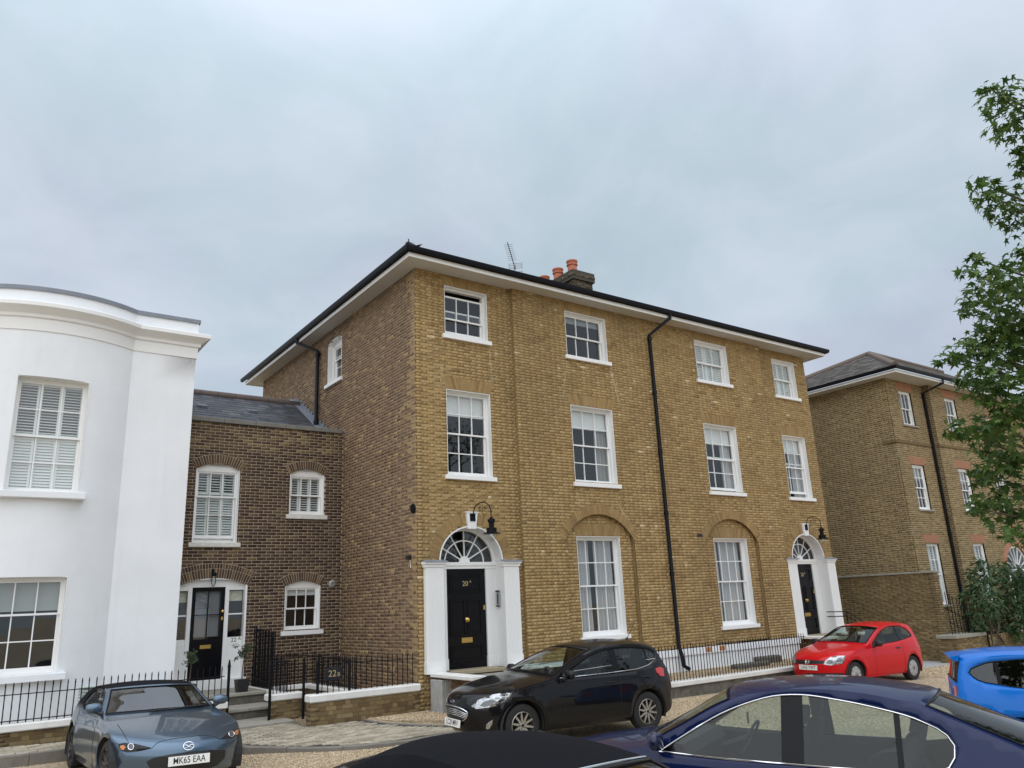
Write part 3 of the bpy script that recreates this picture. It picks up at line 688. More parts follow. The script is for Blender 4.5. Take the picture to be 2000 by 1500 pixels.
# chimney stack with three pots
SOOT = Bricks(); chx0, chx1, chy0, chy1 = 15.35, 16.15, 17.55, 20.1
SOOT.wall(Frame((0, chy0, 0), (1, 0, 0), (0, -1, 0)), chx0, chx1, 11.1, 11.97, course=.075); SOOT.wall(Frame((chx0, 0, 0), (0, -1, 0), (-1, 0, 0)), -chy1, -chy0-.03, 11.1, 11.97, course=.075)
for k, o in ((0, .035), (1, .07), (2, .035)):
    z = 11.97+k*.11
    SOOT.wall(Frame((0, chy0-o, 0), (1, 0, 0), (0, -1, 0)), chx0-o, chx1+o, z, z+.11, course=.075); SOOT.wall(Frame((chx0-o, 0, 0), (0, -1, 0), (-1, 0, 0)), -chy1, -chy0+o-.03, z, z+.11, course=.075)
SOOTB = piece_mat('sooty_chimney_brick', [(0, (.05, .042, .03)), (.5, (.10, .08, .055)), (1, (.17, .14, .09))], stain=(2, .5, (.06, .055, .045)))
ch = MB(); ch.box(chx0+.01, chx1-.01, chy0+.01, chy1, 11.0, 11.97); ch.box(chx0-.06, chx1+.06, chy0-.06, chy1, 11.98, 12.295)
chim = ch.build('chimney', mat('chimney_core', (.07, .06, .045), .95), roof)
SOOT.finish(roof, SOOTB, mat('soot_mortar', (.06, .052, .04), .95), n=60, name='chimney_brick', mass='chimney_brickwork')
for y in (18.0, 18.75, 19.5):
    p = MB(); p.lathe([(.16, 0), (.15, .38), (.185, .40), (.185, .44), (.155, .45), (.17, .50), (.19, .52), (.19, .56), (.12, .56), (.12, .3)], (15.72, y, 12.29), n=18); p.build('chimney_pot', TERRA, roof, smooth=35)
fl = MB(); fl.box(chx0-.05, chx1+.05, chy0-.12, chy0-.02, 11.15, 11.45); fl.build('flashing', LEAD, roof)
# rainwater pipes
def downpipe(path, r, parent, collars, m=GUTTER):
    p = MB(); p.tube(path, r, 10)
    for c in collars: c = Vector(c); p.tube([c-Vector((0, 0, .05)), c+Vector((0, 0, .05))], r*1.3, 10)
    return p.build('downpipe', m, parent, smooth=60)
downpipe([(16.28, 14.50, 9.95), (16.28, 14.50, 9.80), (15.80, 14.93, 9.32), (15.80, 14.93, .74), (15.80, 14.86, .55), (15.80, 14.84, .30), (15.95, 14.78, .20)], .052, house, [(15.80, 14.93, z) for z in (9.2, 7.6, 5.9, 4.2, 2.6)])
downpipe([(7.74, 21.5, 9.95), (7.74, 21.5, 9.78), (8.16, 20.9, 9.40), (8.16, 20.9, 7.22), (8.05, 20.9, 7.10)], .055, house, [(8.16, 20.9, 9.3), (8.16, 20.9, 7.25)])
# small fittings on the side wall
a = MB(); a.lathe([(.10, 0), (.11, .02), (.04, .03)], (8.215, 15.27, 4.13), 'x', 16); a.build('tie_plate', IRON, house)
sc_cam = thing('security_camera', (8.18, 15.42, 3.05), 'small black security camera on the side wall beside the white door case', 'camera')
a = MB(); a.box(8.13, 8.25, 15.38, 15.46, 3.04, 3.13); a.build('housing', PLAST, sc_cam, bevel=.01)
a = MB(); a.tube([(8.235, 15.42, 3.03), (8.235, 15.42, 2.93), (8.24, 15.40, 2.86)], .008, 6); a.build('cable', WHITE, sc_cam)
for (px, py, w, h) in ((1367, 1046, .22, .08),):
    p = at(px, py, Y=15.0); a = MB(); fbox(a, FC, p.x-w/2, p.x+w/2, p.z-h/2, p.z+h/2, 0, .006); a.build('vent_grille', IRONW, house)

# pale pointing repairs stepping down the brickwork between the windows
PALE = mat('pale_repair_mortar', (.52, .43, .27), .95)
for F, sx, z0, z1, dx in ((FL, 10.30, 8.10, 7.25, .06), (FL, 8.95, 7.5, 6.95, -.05), (FC, 12.72, 8.10, 7.10, -.07), (FC, 14.20, 8.12, 7.15, .05), (FC, 12.75, 4.70, 4.15, .10), (FC, 14.15, 4.72, 4.1, .08), (FC, 18.2, 7.9, 7.4, .1)):
    m = MB(); x, z = sx, z0
    while z > z1:
        w = random.uniform(.05, .14); fbox(m, F, min(x, x+math.copysign(w, dx)), max(x, x+math.copysign(w, dx)), z-.006, z+.006, -.003, .003); x += random.uniform(-.3, 1)*dx
        fbox(m, F, x-.006, x+.006, z-.074, z-.006, -.003, .0035); z -= .0744
        if random.random() < .25: z -= .0744
    tag(m.build('pointing_repair', PALE, house), kind='stuff')
# ------------------------------------------------------------------ arched front doors of the main house
def reeded(F, parent, a0, a1, b0, b1, c0, c1, n, name='pilaster', base=True):
    m = MB(); fbox(m, F, a0, a1, b0, b1, c0, c1)
    w = (a1-a0-.04)/n
    for i in range(n): fbox(m, F, a0+.02+i*w+.006, a0+.02+(i+1)*w-.006, b0+.26 if base else b0, b1-.02, c1-.001, c1+.007)
    if base: fbox(m, F, a0-.012, a1+.012, b0, b0+.24, c0, c1+.014)
    return m.build(name, WHITE, parent)
def arched_door(cx, hinge_num, lab):
    F = FL; z0, z1 = .69, 2.85; out = []
    reeded(F, house, cx-1.24, cx-.80, z0, z1, -.02, .11, 10); reeded(F, house, cx+.79, cx+1.21, z0, z1, -.02, .11, 10)
    for a0, a1 in ((cx-1.24, cx-.80), (cx+.79, cx+1.21)):
        c = MB(); fbox(c, F, a0-.03, a1+.03, z1, z1+.06, -.02, .135); fbox(c, F, a0-.05, a1+.05, z1+.06, z1+.125, -.02, .165); c.build('capital', WHITE, house, bevel=.005)
        l = MB(); l.add([F(a0-.07, z1+.128, .185), F(a1+.07, z1+.128, .185), F(a1+.07, z1+.165, -.02), F(a0-.07, z1+.165, -.02), F(a0-.07, z1+.105, .19), F(a1+.07, z1+.105, .19)], [(0, 1, 2, 3), (0, 4, 5, 1)]); l.build('lead_cap', LEAD, house)
    # recess: reveals, inner reeded jambs, transom
    r = MB()
    for s in (-1, 1): x0, x1 = sorted((cx+s*.81, cx+s*.845)); fbox(r, F, x0, x1, z0, 2.97, -.36, -.02)
    fbox(r, F, cx-.81, cx+.81, 2.83, 2.90, -.36, -.27); fbox(r, F, cx-.81, cx+.81, 2.90, 2.975, -.36, -.245)
    r.build('door_reveal', WHITE, house)
    reeded(F, house, cx-.81, cx-.50, z0, 2.83, -.36, -.285, 7, 'door_jamb'); reeded(F, house, cx+.545, cx+.81, z0, 2.83, -.36, -.285, 7, 'door_jamb')
    # arch soffit
    s = MB(); n = 28
    po, pi_ = arc(cx, 2.975, .845, .785, pi, 0, n), arc(cx, 2.975, .815, .755, pi, 0, n)
    for i in range(n): s.prism([po[i], po[i+1], pi_[i+1], pi_[i]], F, -.36, .008)
    s.build('arch_soffit', WHITE, house, smooth=50)
    # fanlight
    fr = MB(); pa, pb = arc(cx, 2.98, .814, .752, pi, 0, n), arc(cx, 2.98, .755, .695, pi, 0, n)
    for i in range(n): fr.prism([pa[i], pa[i+1], pb[i+1], pb[i]], F, -.35, -.30)
    fan = fr.build('fanlight', SASH, house, smooth=50)
    g = MB(); g.add([F(a, b, -.335) for a, b in arc(cx, 2.98, .76, .70, pi, 0, n)], [tuple(range(n+1))]); g.build('pane', GLASS, fan)
    b = MB()
    for k in range(1, 6):
        t = pi*k/6; d = Vector((cos(t), sin(t)*.93)); q = Vector((-d.y, d.x))*.013
        b.prism([(cx+d.x*.12-q.x, 2.98+d.y*.12-q.y), (cx+d.x*.76-q.x, 2.98+d.y*.76-q.y), (cx+d.x*.76+q.x, 2.98+d.y*.76+q.y), (cx+d.x*.12+q.x, 2.98+d.y*.12+q.y)], F, -.345, -.318)
    p1, p2 = arc(cx, 2.98, .53, .49, pi, 0, n), arc(cx, 2.98, .505, .465, pi, 0, n)
    for i in range(n): b.prism([p1[i], p1[i+1], p2[i+1], p2[i]], F, -.343, -.316)
    b.prism([(cx-.14, 2.98)]+arc(cx, 2.98, .14, .13, pi, 0, 10)[1:-1]+[(cx+.14, 2.98)], F, -.345, -.310)
    b.build('glazing_bars', SASH, fan)
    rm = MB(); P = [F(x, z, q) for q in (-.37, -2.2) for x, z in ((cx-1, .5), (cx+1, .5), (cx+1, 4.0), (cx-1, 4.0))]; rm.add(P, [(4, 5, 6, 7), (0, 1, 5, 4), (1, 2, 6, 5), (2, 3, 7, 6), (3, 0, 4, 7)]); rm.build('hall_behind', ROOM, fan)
    k = MB(); k.prism([(cx-.10, 3.69), (cx+.10, 3.69), (cx+.155, 4.05), (cx-.145, 4.05)], F, -.02, .06); k.prism([(cx-.165, 4.05), (cx+.175, 4.05), (cx+.175, 4.075), (cx-.165, 4.075)], F, -.02, .075); ks = k.build('keystone', WHITE, house)
    k = MB(); fbox(k, F, cx-.06, cx+.08, 3.86, 4.03, .06, .075); k.build('lamp_plate', IRON, ks)
    # door leaf with raised mouldings
    x0, x1 = cx-.50, cx+.545; c = -.33
    d = MB(); fbox(d, F, x0, x1, .70, 2.83, c-.05, c); leaf = d.build('front_door', BLACK, house); leaf['label'] = lab
    def panel(a0, a1, b0, b1):
        m = MB(); w = .035
        for q in ((a0, a1, b0, b0+w), (a0, a1, b1-w, b1), (a0, a0+w, b0+w, b1-w), (a1-w, a1, b0+w, b1-w)): fbox(m, F, *q, c-.002, c+.022)
        fbox(m, F, a0+.07, a1-.07, b0+.07, b1-.07, c-.002, c+.010); m.build('door_panel', BLACK, leaf, bevel=.008)
    cm = (x0+x1)/2
    panel(x0+.09, x1-.12, 2.30, 2.70); panel(x0+.09, cm-.03, 1.40, 2.16); panel(cm+.03, x1-.12, 1.40, 2.16); panel(x0+.09, x1-.12, .84, 1.20)
    m = MB(); m.lathe([(.045, 0), (.05, .012), (.02, .03), (.042, .055), (.045, .07), (.02, .085), (0, .087)], (0, 0, 0), 'y', 16)
    o = m.build('door_knob', BRASS, leaf, smooth=50); o.matrix_basis = Matrix.Translation(F(cm, 1.72, c)) @ Matrix.Rotation(pi, 4, 'Z')
    m = MB(); fbox(m, F, cm-.14, cm+.14, 1.235, 1.345, c, c+.012); fbox(m, F, cm-.10, cm+.10, 1.26, 1.32, c+.012, c+.018); m.build('letter_plate', BRASS, leaf, bevel=.004)
    m = MB(); fbox(m, F, x1-.075, x1-.025, 1.92, 2.02, c, c+.02); m.lathe([(.02, 0), (.02, .02)], F(x1-.05, 1.30, c+.0), 'y', 10); m.build('lock', BRASS, leaf)
    R = Matrix.Rotation(pi/2, 4, 'X')
    text('number', '20', .155, Matrix.Translation(F(cm-.02, 2.50, c+.014)) @ R, leaf, GOLD); text('number_letter', hinge_num, .075, Matrix.Translation(F(cm+.115, 2.545, c+.014)) @ R, leaf, GOLD)
    st = MB(); fbox(st, F, cx-.62, cx+.66, .62, .70, -.36, .16); st.build('door_step', TIMBER, house, bevel=.01)
    return leaf
arched_door(d1, 'A', 'black panelled door with brass letter plate and number twenty'); arched_door(d2, 'A', 'black panelled door beside the railings at the far end')
ep = thing('entry_phone', (d1+.80, 15.3, 1.85), 'grey entry phone panel on the white reveal of a black arched door', 'intercom')
m = MB(); m.box(d1+.770, d1+.808, 15.20, 15.32, 1.98, 2.32); m.build('panel', mat('brushed_panel', (.45, .46, .47), .35, metal=.7), ep)
m = MB(); m.box(d1+.755, d1+.770, 15.195, 15.325, 2.29, 2.33); m.box(d1+.755, d1+.770, 15.195, 15.325, 1.97, 2.0); m.box(d1+.764, d1+.770, 15.24, 15.28, 2.03, 2.25); m.build('speaker_grille', PLAST, ep)

# steps and coped flank walls at the two doors, handrail at the second
def landing(cx, label, z=.66, yf=13.35):
    t = thing('entrance_steps', (cx, 14.4, 0), label, 'steps')
    for x0, x1 in ((cx-1.19, cx-.86), (cx+.90, cx+1.22)):
        m = MB(); m.box(x0, x1, yf, 14.965, z-.02, z+.055); m.build('flank_coping', COPING, t, bevel=.012)
    n = 4; d = (14.95-yf)/n
    for i in range(n):
        m = MB(); y = 14.95-d*(i+1); m.box(cx-.84, cx+.88, y, y+d+.01, -.4, z-.06-.165*i); m.build('tread', STONE, t, bevel=.008)
    for x in (cx-.96, cx+.93):
        B = Bricks(); B.wall(Frame((0, yf+.06, 0), (1, 0, 0), (0, -1, 0)), x, x+.10, -.3, z-.02); B.wall(Frame((x, 0, 0), (0, -1, 0), (-1, 0, 0)), -14.95, -yf-.09, -.3, z-.02)
        B.finish(t, REDB, M_YEL, n=40)
    return t
st1 = landing(d1, 'white-coped stone steps below the black door behind the dark hatchback')
m = MB(); m.box(d1-1.19, d1-1.105, 14.50, 14.96, -.1, .60); m.box(d1-1.105, d1-.80, 14.50, 14.56, -.1, .60); m.build('concrete_pier', CONC, st1, bevel=.012)
st2 = landing(d2, 'white-coped stone steps below the far black door', .66, 13.9)
hr = thing('handrail', (d2+.66, 14.6, .7), 'thin black iron handrail beside the far black door', 'handrail')
for dz in (0, -.14):
    m = MB(); m.tube([(d2+.66, 15.18, 1.34+dz), (d2+.66, 14.5, 1.34+dz), (d2+.66, 13.95, 1.02+dz)], .014, 8); m.build('rail', IRON, hr)
for y, z1 in ((14.5, 1.34), (13.95, 1.02)):
    m = MB(); m.tube([(d2+.66, y, z1), (d2+.66, y, .1)], .013, 8); m.build('post', IRON, hr)

def lantern(P, label, group):
    """swan-neck iron bracket with a hanging well-glass lantern; P is on the keystone"""
    t = thing('wall_lantern', P, label, 'lantern', group); x, y, z = P
    m = MB(); pts = [(x, y, z)]+[(x+.13-.13*cos(a)*1.0, y-.16+.16*cos(a), z+.10+.22*sin(a)) for a in np.linspace(0, pi, 14)]+[(x+.26, y-.32, z-.02)]
    m.tube(pts, .012, 6); m.build('bracket', IRON, t, smooth=60)
    m = MB(); k = Vector((.26, -.32, 0)).normalized(); c0 = Vector((x+.13, y-.16, z+.08))
    for s in (-1, 1):
        q = [c0+k*(s*(.02+.075*abs(sin(a))*(.5+.5*a/5)))+Vector((0, 0, .05+.11*(1-cos(a*.9))*.5-.02*a*.3)) for a in np.linspace(.2, 5, 16)]; m.tube(q, .006, 5)
    m.tube([c0+Vector((0, 0, -.02)), c0+Vector((0, 0, .23))], .006, 5); m.build('scroll', IRON, t)
    lx, ly, lz = x+.26, y-.32, z-.02
    m = MB(); m.lathe([(.02, 0), (.035, -.02), (.035, -.04), (.085, -.06), (.085, -.12), (.06, -.13), (.06, -.24), (.115, -.25), (.115, -.34), (.20, -.37), (.20, -.378), (.10, -.378)], (lx, ly, lz), n=18); m.build('lamp_head', IRON, t, smooth=35)
    m = MB(); m.lathe([(.085, -.378), (.088, -.44), (.07, -.52), (.03, -.56), (0, -.565)], (lx, ly, lz), n=16); m.build('lamp_glass', GLASS, t, smooth=60)
lantern((d1+.03, 15.02, 3.95), 'black swan-neck lantern above the arched door behind the dark hatchback', 'lanterns over the arched doors')
lantern((d2+.03, 15.02, 3.95), 'black swan-neck lantern above the far arched door beside the red hatchback', 'lanterns over the arched doors')

ae = thing('television_aerial', (13.3, 18, 11.5), 'thin metal television aerial on the slate roof', 'aerial')
AL = mat('aerial_metal', (.16, .16, .17), .5, metal=.6)
m = MB(); m.tube([(13.35, 18, 11.3), (13.33, 18, 12.25)], .015, 6); m.build('mast', AL, ae)
m = MB(); a, b = Vector((13.45, 18.1, 12.10)), Vector((12.75, 17.5, 12.60)); m.tube([a, b], .014, 6); m.build('boom', AL, ae)
m = MB(); d = (b-a); side = Vector((.75, -.66, 0)).normalized()
for k in range(9): c = a+d*(.35+.07*k); m.tube([c-side*.13, c+side*.13], .006, 5)
for s in (-1, 1):
    for k in range(4): c = a+Vector((.05, .05, s*(.06+.055*k))); m.tube([c-side*.22, c+side*.22], .006, 5)
    for s2 in (-1, 0, 1): m.tube([a+side*.2*s2+Vector((.05, .05, .03*s)), a+side*.2*s2+Vector((.05, .05, .24*s))], .006, 5)
m.build('elements', AL, ae)

# ------------------------------------------------------------------ small brown brick house
DRKB = piece_mat('dark_brown_brick', [(0, (.040, .024, .020)), (.35, (.075, .045, .032)), (.6, (.105, .067, .042)), (.85, (.160, .110, .060)), (1, (.24, .175, .090))],
                 stain=(.5, .4, (.135, .095, .055)), stain2=None)
M_LT = mat('pale_mortar', (.47, .385, .285), .95, noise=(1.5, .4, (.36, .285, .20)), bump=(50, .3, .004))
small = thing('brick_house', (6.2, 19.2, 0), 'low dark brown brick house with arched sash windows between the white and yellow houses', 'house')
FA_ = Frame((0, 19.17, 0), (1, 0, 0), (0, -1, 0))
A1, A2, A3 = (4.57, 5.59, 3.70, 5.43), (6.84, 7.75, 4.40, 5.43), (6.81, 7.71, 1.62, 2.67); DU = (4.31, 5.90, .55, 2.71)
def dtint(a, z):
    t = random.betavariate(1.8, 2.4)
    if z > 5.9: t = min(1, t+.3*random.random()+.1)
    return t
SB = Bricks(); SB.wall(FA_, 3.6, 8.262, 0, 6.58, cutter(3.6, 8.262, [(*A1, .14), (*A2, .13), (*A3, .11), (*DU, .18)]), .0752, bond='stretcher', tint=dtint, J=.0115, mort=.0025, jit=.0012)
SB.finish(small, DRKB, M_LT)
for (x0, x1, z0, z1), rise, n, th in ((A1, .14, 20, .215), (A2, .13, 18, .215), (A3, .11, 18, .215), (DU, .18, 30, .33)):
    # segmental ring: circle through the springings and the crown
    h = (x1-x0)/2; R = (h*h+rise*rise)/(2*rise); ang = math.asin(min(1, h/R)); zc = z1+rise-R
    back = MB(); po, pq = arc((x0+x1)/2, zc, R+th+.01, R+th+.01, pi/2+ang*1.03, pi/2-ang*1.03, 12), arc((x0+x1)/2, zc, R-.005, R-.005, pi/2+ang*1.03, pi/2-ang*1.03, 12)
    for i in range(12): back.prism([po[i], po[i+1], pq[i+1], pq[i]], FA_, -.03, .003)
    back.build('arch_mortar', M_LT, small)
    if th < .3: voussoirs(FA_, small, DRKB, (x0+x1)/2, zc, R, R+th, pi/2-ang*1.03, pi/2+ang*1.03, n, c=.010, gap=.012)
    else:
        voussoirs(FA_, small, DRKB, (x0+x1)/2, zc, R, R+.21, pi/2-ang*1.03, pi/2+ang*1.03, n, c=.010, gap=.012); voussoirs(FA_, small, DRKB, (x0+x1)/2, zc, R+.22, R+th, pi/2-ang*1.03, pi/2+ang*1.03, n, c=.010, gap=.012)
SILW = mat('weathered_white_sill', (.74, .73, .69), .7, noise=(9, .6, (.50, .48, .42)))
window(FA_, small, *A1, 3, 1, 2, rise=.14, split=.64, reveal=.07, cover=[('shutter', 3, .85, (0, .655)), ('shutter', 3, .6, (.655, 1))], lift=.07, sillm=SILW, label='tall arched sash window with shutters over the front door')
window(FA_, small, *A2, 3, 1, 1, rise=.13, reveal=.07, cover=[('shutter', 3, .6)], sillm=SILW)
window(FA_, small, *A3, 3, 1, 1, rise=.11, reveal=.07, cover=[('blind', .16)])
# front door with side lights
c = -.10; x0, x1, z0, z1 = DU; dx0, dx1 = 4.68, 5.42
df = MB(); fbox(df, FA_, x0, x0+.05, z0, z1, c-.06, .004); fbox(df, FA_, x1-.05, x1, z0, z1, c-.06, .004)
fbox(df, FA_, dx0-.09, dx0, z0, z1-.02, c-.06, c+.02); fbox(df, FA_, dx1, dx1+.09, z0, z1-.02, c-.06, c+.02); fbox(df, FA_, dx0, dx1, 2.69, z1-.02, c-.06, c+.015)
hp = arc((x0+x1)/2, z1-.02, (x1-x0)/2, .20, pi, 0, 16); df.prism([(x0+.02, z1-.02)]+hp[1:-1]+[(x1-.02, z1-.02)], FA_, c-.06, c)
pi2, po2 = arc((x0+x1)/2, z1, (x1-x0)/2-.03, .155, pi, 0, 16), arc((x0+x1)/2, z1, (x1-x0)/2, .185, pi, 0, 16)
for i in range(16): df.prism([po2[i], po2[i+1], pi2[i+1], pi2[i]], FA_, c-.02, .006)
for s0, s1 in ((x0+.05, dx0-.09), (dx1+.09, x1-.05)):
    fbox(df, FA_, s0, s1, z0, 1.56, c-.05, c); fbox(df, FA_, s0, s1, 2.62, z1-.02, c-.05, c); fbox(df, FA_, s0, s1, 2.06, 2.09, c-.05, c-.01)
    fbox(df, FA_, s0+.02, s1-.02, 1.42, 1.435, c, c+.012)
door_frame = df.build('door_frame', SASH, small)
for s0, s1 in ((x0+.05, dx0-.09), (dx1+.09, x1-.05)):
    for q0, q1 in ((1.56, 2.06), (2.09, 2.62)):
        g = MB(); g.add([FA_(s0, q0, c-.03), FA_(s1, q0, c-.03), FA_(s1, q1, c-.03), FA_(s0, q1, c-.03)], [(0, 1, 2, 3)]); g.build('side_light', GLASS, door_frame)
    bl = MB(); fbox(bl, FA_, s0, s1, 2.37, 2.60, c-.12, c-.11); bl.build('side_blind', mat('cream_blind', (.62, .58, .45), .8), door_frame)
dl = MB(); w = .085
for q in ((dx0, dx0+w, z0+.12, 2.69), (dx1-w, dx1, z0+.12, 2.69), (dx0+w, dx1-w, 2.60, 2.69), (dx0+w, dx1-w, z0+.12, 1.55), (5.04, 5.06, 1.55, 2.60), (dx0+w, dx1-w, 2.07, 2.085)): fbox(dl, FA_, *q, c-.05, c)
leaf = dl.build('front_door', BLACK, small); leaf['label'] = 'black half-glazed door with a brass letter plate'
g = MB(); g.add([FA_(dx0+w, 1.55, c-.03), FA_(dx1-w, 1.55, c-.03), FA_(dx1-w, 2.60, c-.03), FA_(dx0+w, 2.60, c-.03)], [(0, 1, 2, 3)]); g.build('pane', GLASS, leaf)
covering(FA_, leaf, dx0+w, dx1-w, 1.55, 2.60, c-.08, 'blind', .94, mat('grey_slat_blind', (.22, .22, .235), .7))
m = MB(); fbox(m, FA_, 4.92, 5.16, 1.34, 1.42, c, c+.012); m.build('letter_plate', BRASS, leaf)
m = MB(); m.lathe([(.03, 0), (.02, -.05), (.035, -.07), (0, -.09)], FA_(5.375, 2.14, c), 'y', 12); fbox(m, FA_, 5.355, 5.395, 1.95, 2.02, c, c+.01); m.build('door_knob', BRASS, leaf, smooth=40)
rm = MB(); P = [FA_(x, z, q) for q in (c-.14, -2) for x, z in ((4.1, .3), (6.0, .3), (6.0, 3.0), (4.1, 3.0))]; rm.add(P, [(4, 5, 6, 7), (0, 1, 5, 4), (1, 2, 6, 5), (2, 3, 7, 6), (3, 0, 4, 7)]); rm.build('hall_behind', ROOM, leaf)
m = MB(); fbox(m, FA_, x0-.02, x1+.05, z0-.1, z0+.12, c-.06, .06); m.build('door_step', WHITE, small, bevel=.008)
NUMB = mat('house_number_black', (.03, .03, .03), .5)
text('number', '22', .13, Matrix.Translation(FA_(5.67, 1.49, c+.003)) @ Matrix.Rotation(pi/2, 4, 'X'), door_frame, NUMB); text('number_letter', 'A', .10, Matrix.Translation(FA_(5.80, 1.515, c+.003)) @ Matrix.Rotation(pi/2, 4, 'X'), door_frame, NUMB)
wl = thing('wall_lantern', (5.08, 19.1, 2.9), 'small caged black lantern over the half-glazed door', 'lantern')
m = MB(); fbox(m, FA_, 5.05, 5.11, 2.98, 3.10, 0, .02); m.tube([FA_(5.08, 3.05, .02), FA_(5.08, 3.08, .08), FA_(5.08, 3.02, .12)], .012, 6); m.lathe([(.02, .02), (.06, 0), (.06, -.06), (.04, -.07)], FA_(5.08, 3.0, .12), n=12); m.build('lamp_head', IRON, wl)
m = MB(); m.lathe([(.045, -.07), (.05, -.16), (.045, -.24), (.02, -.28), (0, -.285)], FA_(5.08, 3.0, .12), n=12); m.build('lamp_glass', GLASS, wl, smooth=60)
m = MB(); o = FA_(5.08, 3.0, .12)
for k in range(4): a = k*pi/2+.4; m.tube([o+Vector((.056*cos(a), .056*sin(a), -.06)), o+Vector((.06*cos(a), .06*sin(a), -.22)), o+Vector((.01*cos(a), .01*sin(a), -.31))], .005, 5)
m.build('cage', IRON, wl)
v = MB(); v.lathe([(.09, 0), (.09, -.01), (.06, -.03), (.045, -.06), (.045, .1)], FA_(8.01, 2.70, .004), 'y', 14); v.build('flue_vent', CONC, small)
# parapet coping, slate roof behind it
cp = MB()
for i in range(6): fbox(cp, FA_, 3.6+i*.77, 3.6+(i+1)*.77-.006, 6.575, 6.685, -.30, .06)
cp.build('parapet_coping', mat('weathered_coping', (.17, .165, .145), .9, noise=(5, .6, (.27, .26, .23)), bump=(25, .5, .01)), small, bevel=.01)
ry0, rz0, ry1, rz1 = 19.80, 6.50, 22.50, 8.14; sl_ = Vector((0, ry1-ry0, rz1-rz0)); SLN = sl_.length; sd_ = sl_/SLN; nrm = Vector((0, -sd_.z, sd_.y))
rr = MB(); rr.add([(3.4, ry0, rz0), (8.22, ry0, rz0), (8.22, ry1, rz1), (3.4, ry1, rz1), (3.4, 25.2, rz0), (8.22, 25.2, rz0)], [(0, 1, 2, 3), (3, 2, 5, 4)]); sroof = rr.build('roof', mat('slate_batten', (.03, .03, .035), .9), small)
gauge, sw = .205, .30; rows = int(SLN/gauge); k = 0
SLM = {}
for r in range(rows):
    for q in range(-1, 17):
        xc = 3.5+q*(sw+.004)+(r % 2)*sw/2+.15; half = sw/2
        if xc+half > 8.18: 
            half = (8.18-(xc-half))/2; 
            if half < .05: continue
            xc = 8.18-half
        key = round(half, 3)
        if key not in SLM:
            b = MB(); b.add([(-half, 0, .016), (half, 0, .016), (half, .40, .004), (-half, .40, .004), (-half, 0, .006), (half, 0, .006)], [(0, 1, 2, 3), (0, 4, 5, 1), (0, 3, 4), (1, 5, 2)]); SLM[key] = b.mesh('slate', SLATE)
        o = bpy.data.objects.new('slate', SLM[key]); col.objects.link(o); o.parent = sroof
        M3 = Matrix((Vector((1, 0, 0)), sd_, nrm)).transposed().to_4x4()
        o.matrix_basis = Matrix.Translation(Vector((xc, ry0, rz0))+sd_*(r*gauge)+nrm*(.003+random.uniform(0, .004))) @ M3 @ Matrix.Rotation(random.uniform(-.008, .008), 4, 'Z'); o['tint'] = random.betavariate(2, 2)
rd = MB()
for i in range(10): rd.tube([(3.4+i*.482, ry1, rz1+.02), (3.4+(i+1)*.482-.01, ry1, rz1+.02)], .12, 10)
rd.build('ridge_tiles', mat('ridge_tile', (.11, .085, .075), .85, noise=(6, .5, (.16, .12, .10))), sroof, smooth=50)
for x in (5.15, 6.50):
    p = Vector((x, ry0, rz0))+sd_*((21.35-ry0)/sd_.y)
    b = MB(); b.add([p+Vector((-.12, 0, 0))+nrm*.09, p+Vector((.12, 0, 0))+nrm*.09, p+Vector((.12, 0, 0))+sd_*.24+nrm*.03, p+Vector((-.12, 0, 0))+sd_*.24+nrm*.03, p+Vector((-.12, 0, 0)), p+Vector((.12, 0, 0))], [(0, 1, 2, 3), (0, 4, 5, 1), (0, 3, 4), (1, 5, 2)]); b.build('roof_vent', LEAD, sroof)
f = MB(); i = 0
for i in range(12):
    a = Vector((8.235, ry0, rz0))+sd_*(SLN*i/12); b = Vector((8.235, ry0, rz0))+sd_*(SLN*(i+1)/12)
    f.add([a+Vector((-.005, 0, -.05)), b+Vector((-.005, 0, -.05)), b+Vector((-.005, 0, .12)), Vector((8.230, a.y, b.z+.12))], [(0, 1, 2, 3)])
f.add([(8.06, ry0, rz0+.03), (8.23, ry0, rz0+.03), (8.23, ry1, rz1+.03), (8.06, ry1, rz1+.03)], [(0, 1, 2, 3)]); f.add([(7.9, ry1-.15, rz1+.06), (8.2, ry1-.15, rz1+.06), (8.2, ry1, rz1+.2), (7.9, ry1, rz1+.16)], [(0, 1, 2, 3)])
f.build('lead_flashing', LEAD, sroof)

# ------------------------------------------------------------------ white bow-fronted house
white = thing('white_house', (1.3, 17.8, 0), 'white rendered house with a bowed front and moulded cornice', 'house')
BCX, BR_, BY = 1.30, 2.5, 17.52
def bow_y(x): return BY+BR_-sqrt(BR_**2-(x-BCX)**2)
UW, LW = (.71, 1.98, 4.50, 6.80), (.66, 1.96, 1.16, 2.90)
xs_ = sorted(set([-7.0, -.2]+[round(v, 4) for v in np.linspace(-.2, 2.8, 40)]+[UW[0], UW[1], LW[0], LW[1], 4.12]))
plan = [(x, 18.02 if (x <= -.2 or x >= 2.8) else bow_y(x)) for x in xs_]
wmb = MB()
ZL = [-.2, LW[2], LW[3], UW[2], UW[3], 7.75]
for (xa, ya), (xb, yb) in zip(plan, plan[1:]):
    xm = (xa+xb)/2
    for q0, q1 in zip(ZL, ZL[1:]):
        if any(o[0] < xm < o[1] and o[2] <= q0 and q1 <= o[3] for o in (LW, UW)): continue
        wmb.add([(xa, ya, q0), (xb, yb, q0), (xb, yb, q1), (xa, ya, q1)], [(0, 1, 2, 3)])
wmb.add([(4.12, 18.02, -.2), (4.12, 26, -.2), (4.12, 26, 7.75), (4.12, 18.02, 7.75)], [(0, 1, 2, 3)])
wob = wmb.build('wall', STUCCO, white); wob.data.polygons.foreach_set('use_smooth', [True]*len(wob.data.polygons))
